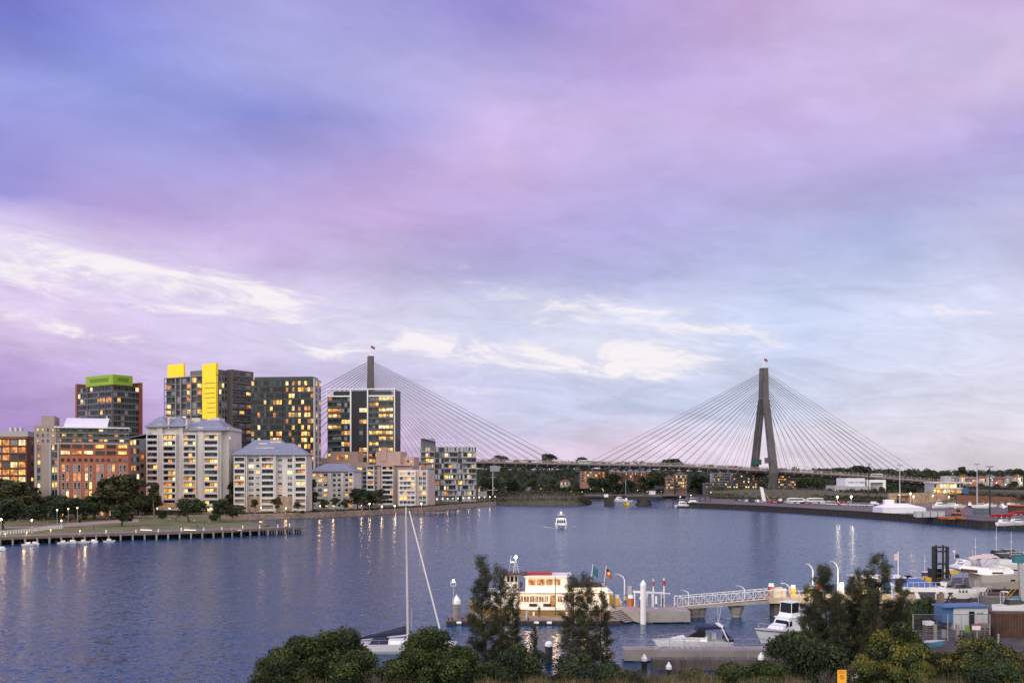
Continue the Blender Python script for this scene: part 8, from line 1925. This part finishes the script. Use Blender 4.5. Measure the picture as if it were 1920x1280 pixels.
# ---------------------------------------------------------------- yard clutter
def clutter():
    r = random.Random(77)
    def drum(m, t, c): m.tube((0,0,0),(0,0,.9),.3,n=10); m.build('drum', c, t); q = MB(); q.tube((0,0,.9),(0,0,.96),.31,n=10); q.build('lid', M_STEEL, t)
    def pallet(m, t, c):
        for k in range(4): m.bx(-.6,.6,-.5,.5,k*.28,k*.28+.06); [m.bx(a,a+.1,-.5,.5,k*.28+.06,k*.28+.18) for a in (-.6,-.05,.5)]
        m.build('pallet', M_TIMBER, t); q = MB(); q.bx(-.55,.5,-.45,.45,1.12,1.6); q.build('wrapped_load', c, t)
    def trailer(m, t, c):
        for y in (-.6,.6): m.bar((-2,y,.55),(2,y*.9,.55),.1,.12)
        m.bar((2,-.6,.55),(3.2,0,.5),.1); m.bar((2,.6,.55),(3.2,0,.5),.1); m.build('frame', c, t)
        for y in (-.8,.8): q = MB(); q.tube((-.5,y-.08,.35),(-.5,y+.08,.35),.35,n=10); q.build('wheel', M_TYRE, t)
    def prop(m, t, c):
        for y in (-.8,.8): m.bar((-.8,y,0),(0,y*.6,2.0),.1); m.bar((.8,y,0),(0,y*.6,2.0),.1)
        m.bx(-.3,.3,-.7,.7,1.95,2.1); m.build('stand', c, t)
    def ladder(m, t, c):
        for x in (-.22,.22): m.bar((x,0,0),(x,1.2,3.6),.06)
        for k in range(10): q = k/10+.05; m.bar((-.22,1.2*q,3.6*q),(.22,1.2*q,3.6*q),.04)
        m.build('ladder', c, t)
    K = [('oil_drum',drum,'drum'),('pallet_stack',pallet,'pallet stack'),('boat_trailer',trailer,'trailer'),('boat_stand',prop,'boat stand'),('ladder',ladder,'ladder')]
    spots = [(1788,129,0,M_BLUE,'blue drum at the left corner of the site hut'),(1796,131,1,M_GREYW,'pallet stack behind left end of the site hut roof'),(1840,133,1,M_BROWN,'pallet stack with brown load behind right end of hut'),(1866,131,2,M_STEEL,'empty boat trailer between the hut and rusty container'),
      (1866,141,3,M_ORANGE,'orange boat stand below the bow of the motor yacht'),(1852,155,3,M_STEEL,'grey boat stand under the middle of motor yacht'),(1838,149,4,M_STEEL,'aluminium ladder leaning by the motor yacht stern'),(1822,143,0,M_RED,'red drum near the steel pipes'),(1829,143.5,0,M_BLUE,'blue drum beside the red drum'),
      (1741,121,1,M_WHITE,'pallet stack with white load behind the mesh fence'),(1733,126,2,M_BLUE,'blue boat trailer under the gantry beam'),(1720,131,0,M_DARK,'black drum under left part of the gantry'),(1782,146,3,M_DARK,'dark boat stand left of the slashed hull boat'),(1897,128,1,M_GREYW,'pallet stack by the crane column'),
      (1880,133,4,M_STEEL,'grey ladder leaning left of the crane column'),(1814,122,0,M_GREEN,'green drum in front of the hut door'),(1844,119,1,M_TIMBER,'timber pallet stack behind right fence post'),(1770,118,0,M_STEEL,'grey drum just behind the second fence post'),(1884,152,1,M_WHITE,'pallet stack with white load under the yacht hull'),(1738,150,2,M_STEEL,'boat trailer standing near the forklift'),(1790,158,3,M_BROWN,'brown boat stand beside the forklift wheel')]
    for px, Y, k, c, lb in spots:
        nm, f, cat = K[k]; t = thing(nm, lb, cat, (gx(px,Y),Y,2.0), r.uniform(-.6,.6)); f(MB(), t, c)
clutter()
shrub('shrub_d', 1722, 132, 1128, 'dark green shrub growing behind the gantry leg', .5)
shrub('shrub_a', 1742, 133, 1126, 'green shrub beside the brown timber pole', .45)
shrub('shrub_d', 1702, 124, 1140, 'dark shrub at left foot of the gantry', .6)
grass('dry_grass', 'tan dry grass tufts in front of the boatyard fence', [(gx(px,Y),Y,3,3) for px in range(1725,1930,22) for Y in (92,97,101)], 26000, [LF_DRY[0], LF_DRY[1], LF_OLIVE[1]], 2.6, 5)
def twigs(px, Y, h, label, seed):
    r = random.Random(seed); t = thing('bare_shrub', label, 'shrub', (gx(px,Y),Y,near_z(Y)-.2)); m = MB()
    def br(p, d, L, w, n):
        q = p+d*L; m.tube(p, q, w, w*.6, 4, cap=False)
        if n: [br(q if k else p.lerp(q,.6), (d+Vector((r.uniform(-.6,.6),r.uniform(-.5,.5),r.uniform(-.1,.4)))).normalized(), L*r.uniform(.55,.8), w*.6, n-1) for k in range(3)]
    for k in range(6): br(Vector((r.uniform(-.4,.4),r.uniform(-.3,.3),0)), Vector((r.uniform(-.35,.35),r.uniform(-.2,.2),1)).normalized(), h*.4, .03, 4)
    m.build('branch', mat('grey_twig', (0.12,0.095,0.09), .9), t)
twigs(497, 87, 2.8, 'bare grey twiggy shrub at the extreme left of near bank', 1)
twigs(702, 86, 2.8, 'bare twiggy shrub in the gap before the sailboat hull', 2)
twigs(720, 88, 2.6, 'second bare twiggy shrub right of the gap before the sailboat hull', 3)
twigs(1600, 90, 3.0, 'bare brown twiggy shrub right of the yellow sign', 4)
twigs(1552, 89, 2.6, 'bare twiggy shrub left of the yellow sign', 5)

t = thing('paling_fence', 'weathered grey timber paling fence below the blue skiff', 'fence', (gx(1712,104),104,0.4)); r = random.Random(4)
m = MB(); W_ = gx(1785,104)-gx(1712,104)
for k in range(34): x = W_*k/34; m.bx(x, x+W_/34-.02, 0, .03, 0, 2.3+r.uniform(-.12,.12))
m.bx(0, W_, .03, .08, .5, .6); m.bx(0, W_, .03, .08, 1.7, 1.8); m.build('panel', mat('weathered_paling', (0.13,0.12,0.115), .9, var=.3, vscale=2.5, stretch=(3,1,.4)), t)
for k, (px, Y, L, rz, z, lb) in enumerate(((1885,172,8,.1,5.6,'long white cruiser high on the rack above the motor yacht'),(1838,190,6,.3,4.2,'small white boat behind the bimini of the motor yacht'),(1912,168,7,-.2,6.0,'white boat at the right edge above the motor yacht'),(1700,168,5.5,.2,2.9,'white runabout stored left of the indigo cabinet'),(1905,130,6,.1,3.4,'white dinghy resting on the rusty container roof edge'))):
    yard_boat(lb, px, Y, L, rz, z)
for k, (px, Y, h, lb) in enumerate(((1829,176,8.5,'thin white mast rising left of the storage rack'),(1868,184,10,'thin white mast rising from the storage rack'),(1896,178,9.5,'thin white mast near the teal crane beam'),(1734,174,5.5,'short white mast beside the lift tower'))):
    t = thing('mast_pole', lb, 'mast', (gx(px,Y),Y,2.0)); m = MB(); m.tube((0,0,0),(0,0,h),.06,.03,6); m.build('pole', M_WHITE, t); m = MB(); m.tube((-.3,0,h*.8),(.3,0,h*.8),.03,n=4); m.build('spreader', M_WHITE, t)
shrub('shrub_o', 1760, 98, 1212, 'olive shrub in front of the timber paling fence', 1.0)
shrub('shrub_o', 1800, 91, 1222, 'low yellowish shrub right of the paling fence', 1.3)
shrub('shrub_d', 1868, 97, 1207, 'dark shrub before the rusty container', 1.0)
shrub('shrub_a', 1835, 90, 1232, 'green shrub at foot of the sparse yellow green shrub', 1.2)
# ---------------------------------------------------------------- look-alikes: say which one, counted from the left
ORD = 'first second third fourth fifth sixth seventh eighth ninth tenth eleventh twelfth thirteenth fourteenth fifteenth sixteenth seventeenth eighteenth nineteenth twentieth twenty-first twenty-second twenty-third twenty-fourth twenty-fifth twenty-sixth twenty-seventh twenty-eighth twenty-ninth thirtieth'.split()
bag = {}
bpy.context.view_layer.update()
for o in scene.objects:
    if o.parent is None and o.get('label') and o.get('category'): bag.setdefault(o['label'], []).append(o)
for lb, os_ in bag.items():
    if len(os_) < 2: continue
    os_.sort(key=lambda o: o.location.x/max(o.location.y, 1))
    for k, o in enumerate(os_):
        if k < len(ORD): o['label'] = lb+', '+ORD[k]+' from left'
        if not o.get('group'): o['group'] = lb
for o in [o for o in scene.objects if o.parent is None and str(o.get('label', '')).startswith('proto')]:   # kinds never planted
    for c in list(o.children): bpy.data.objects.remove(c)
    bpy.data.objects.remove(o)
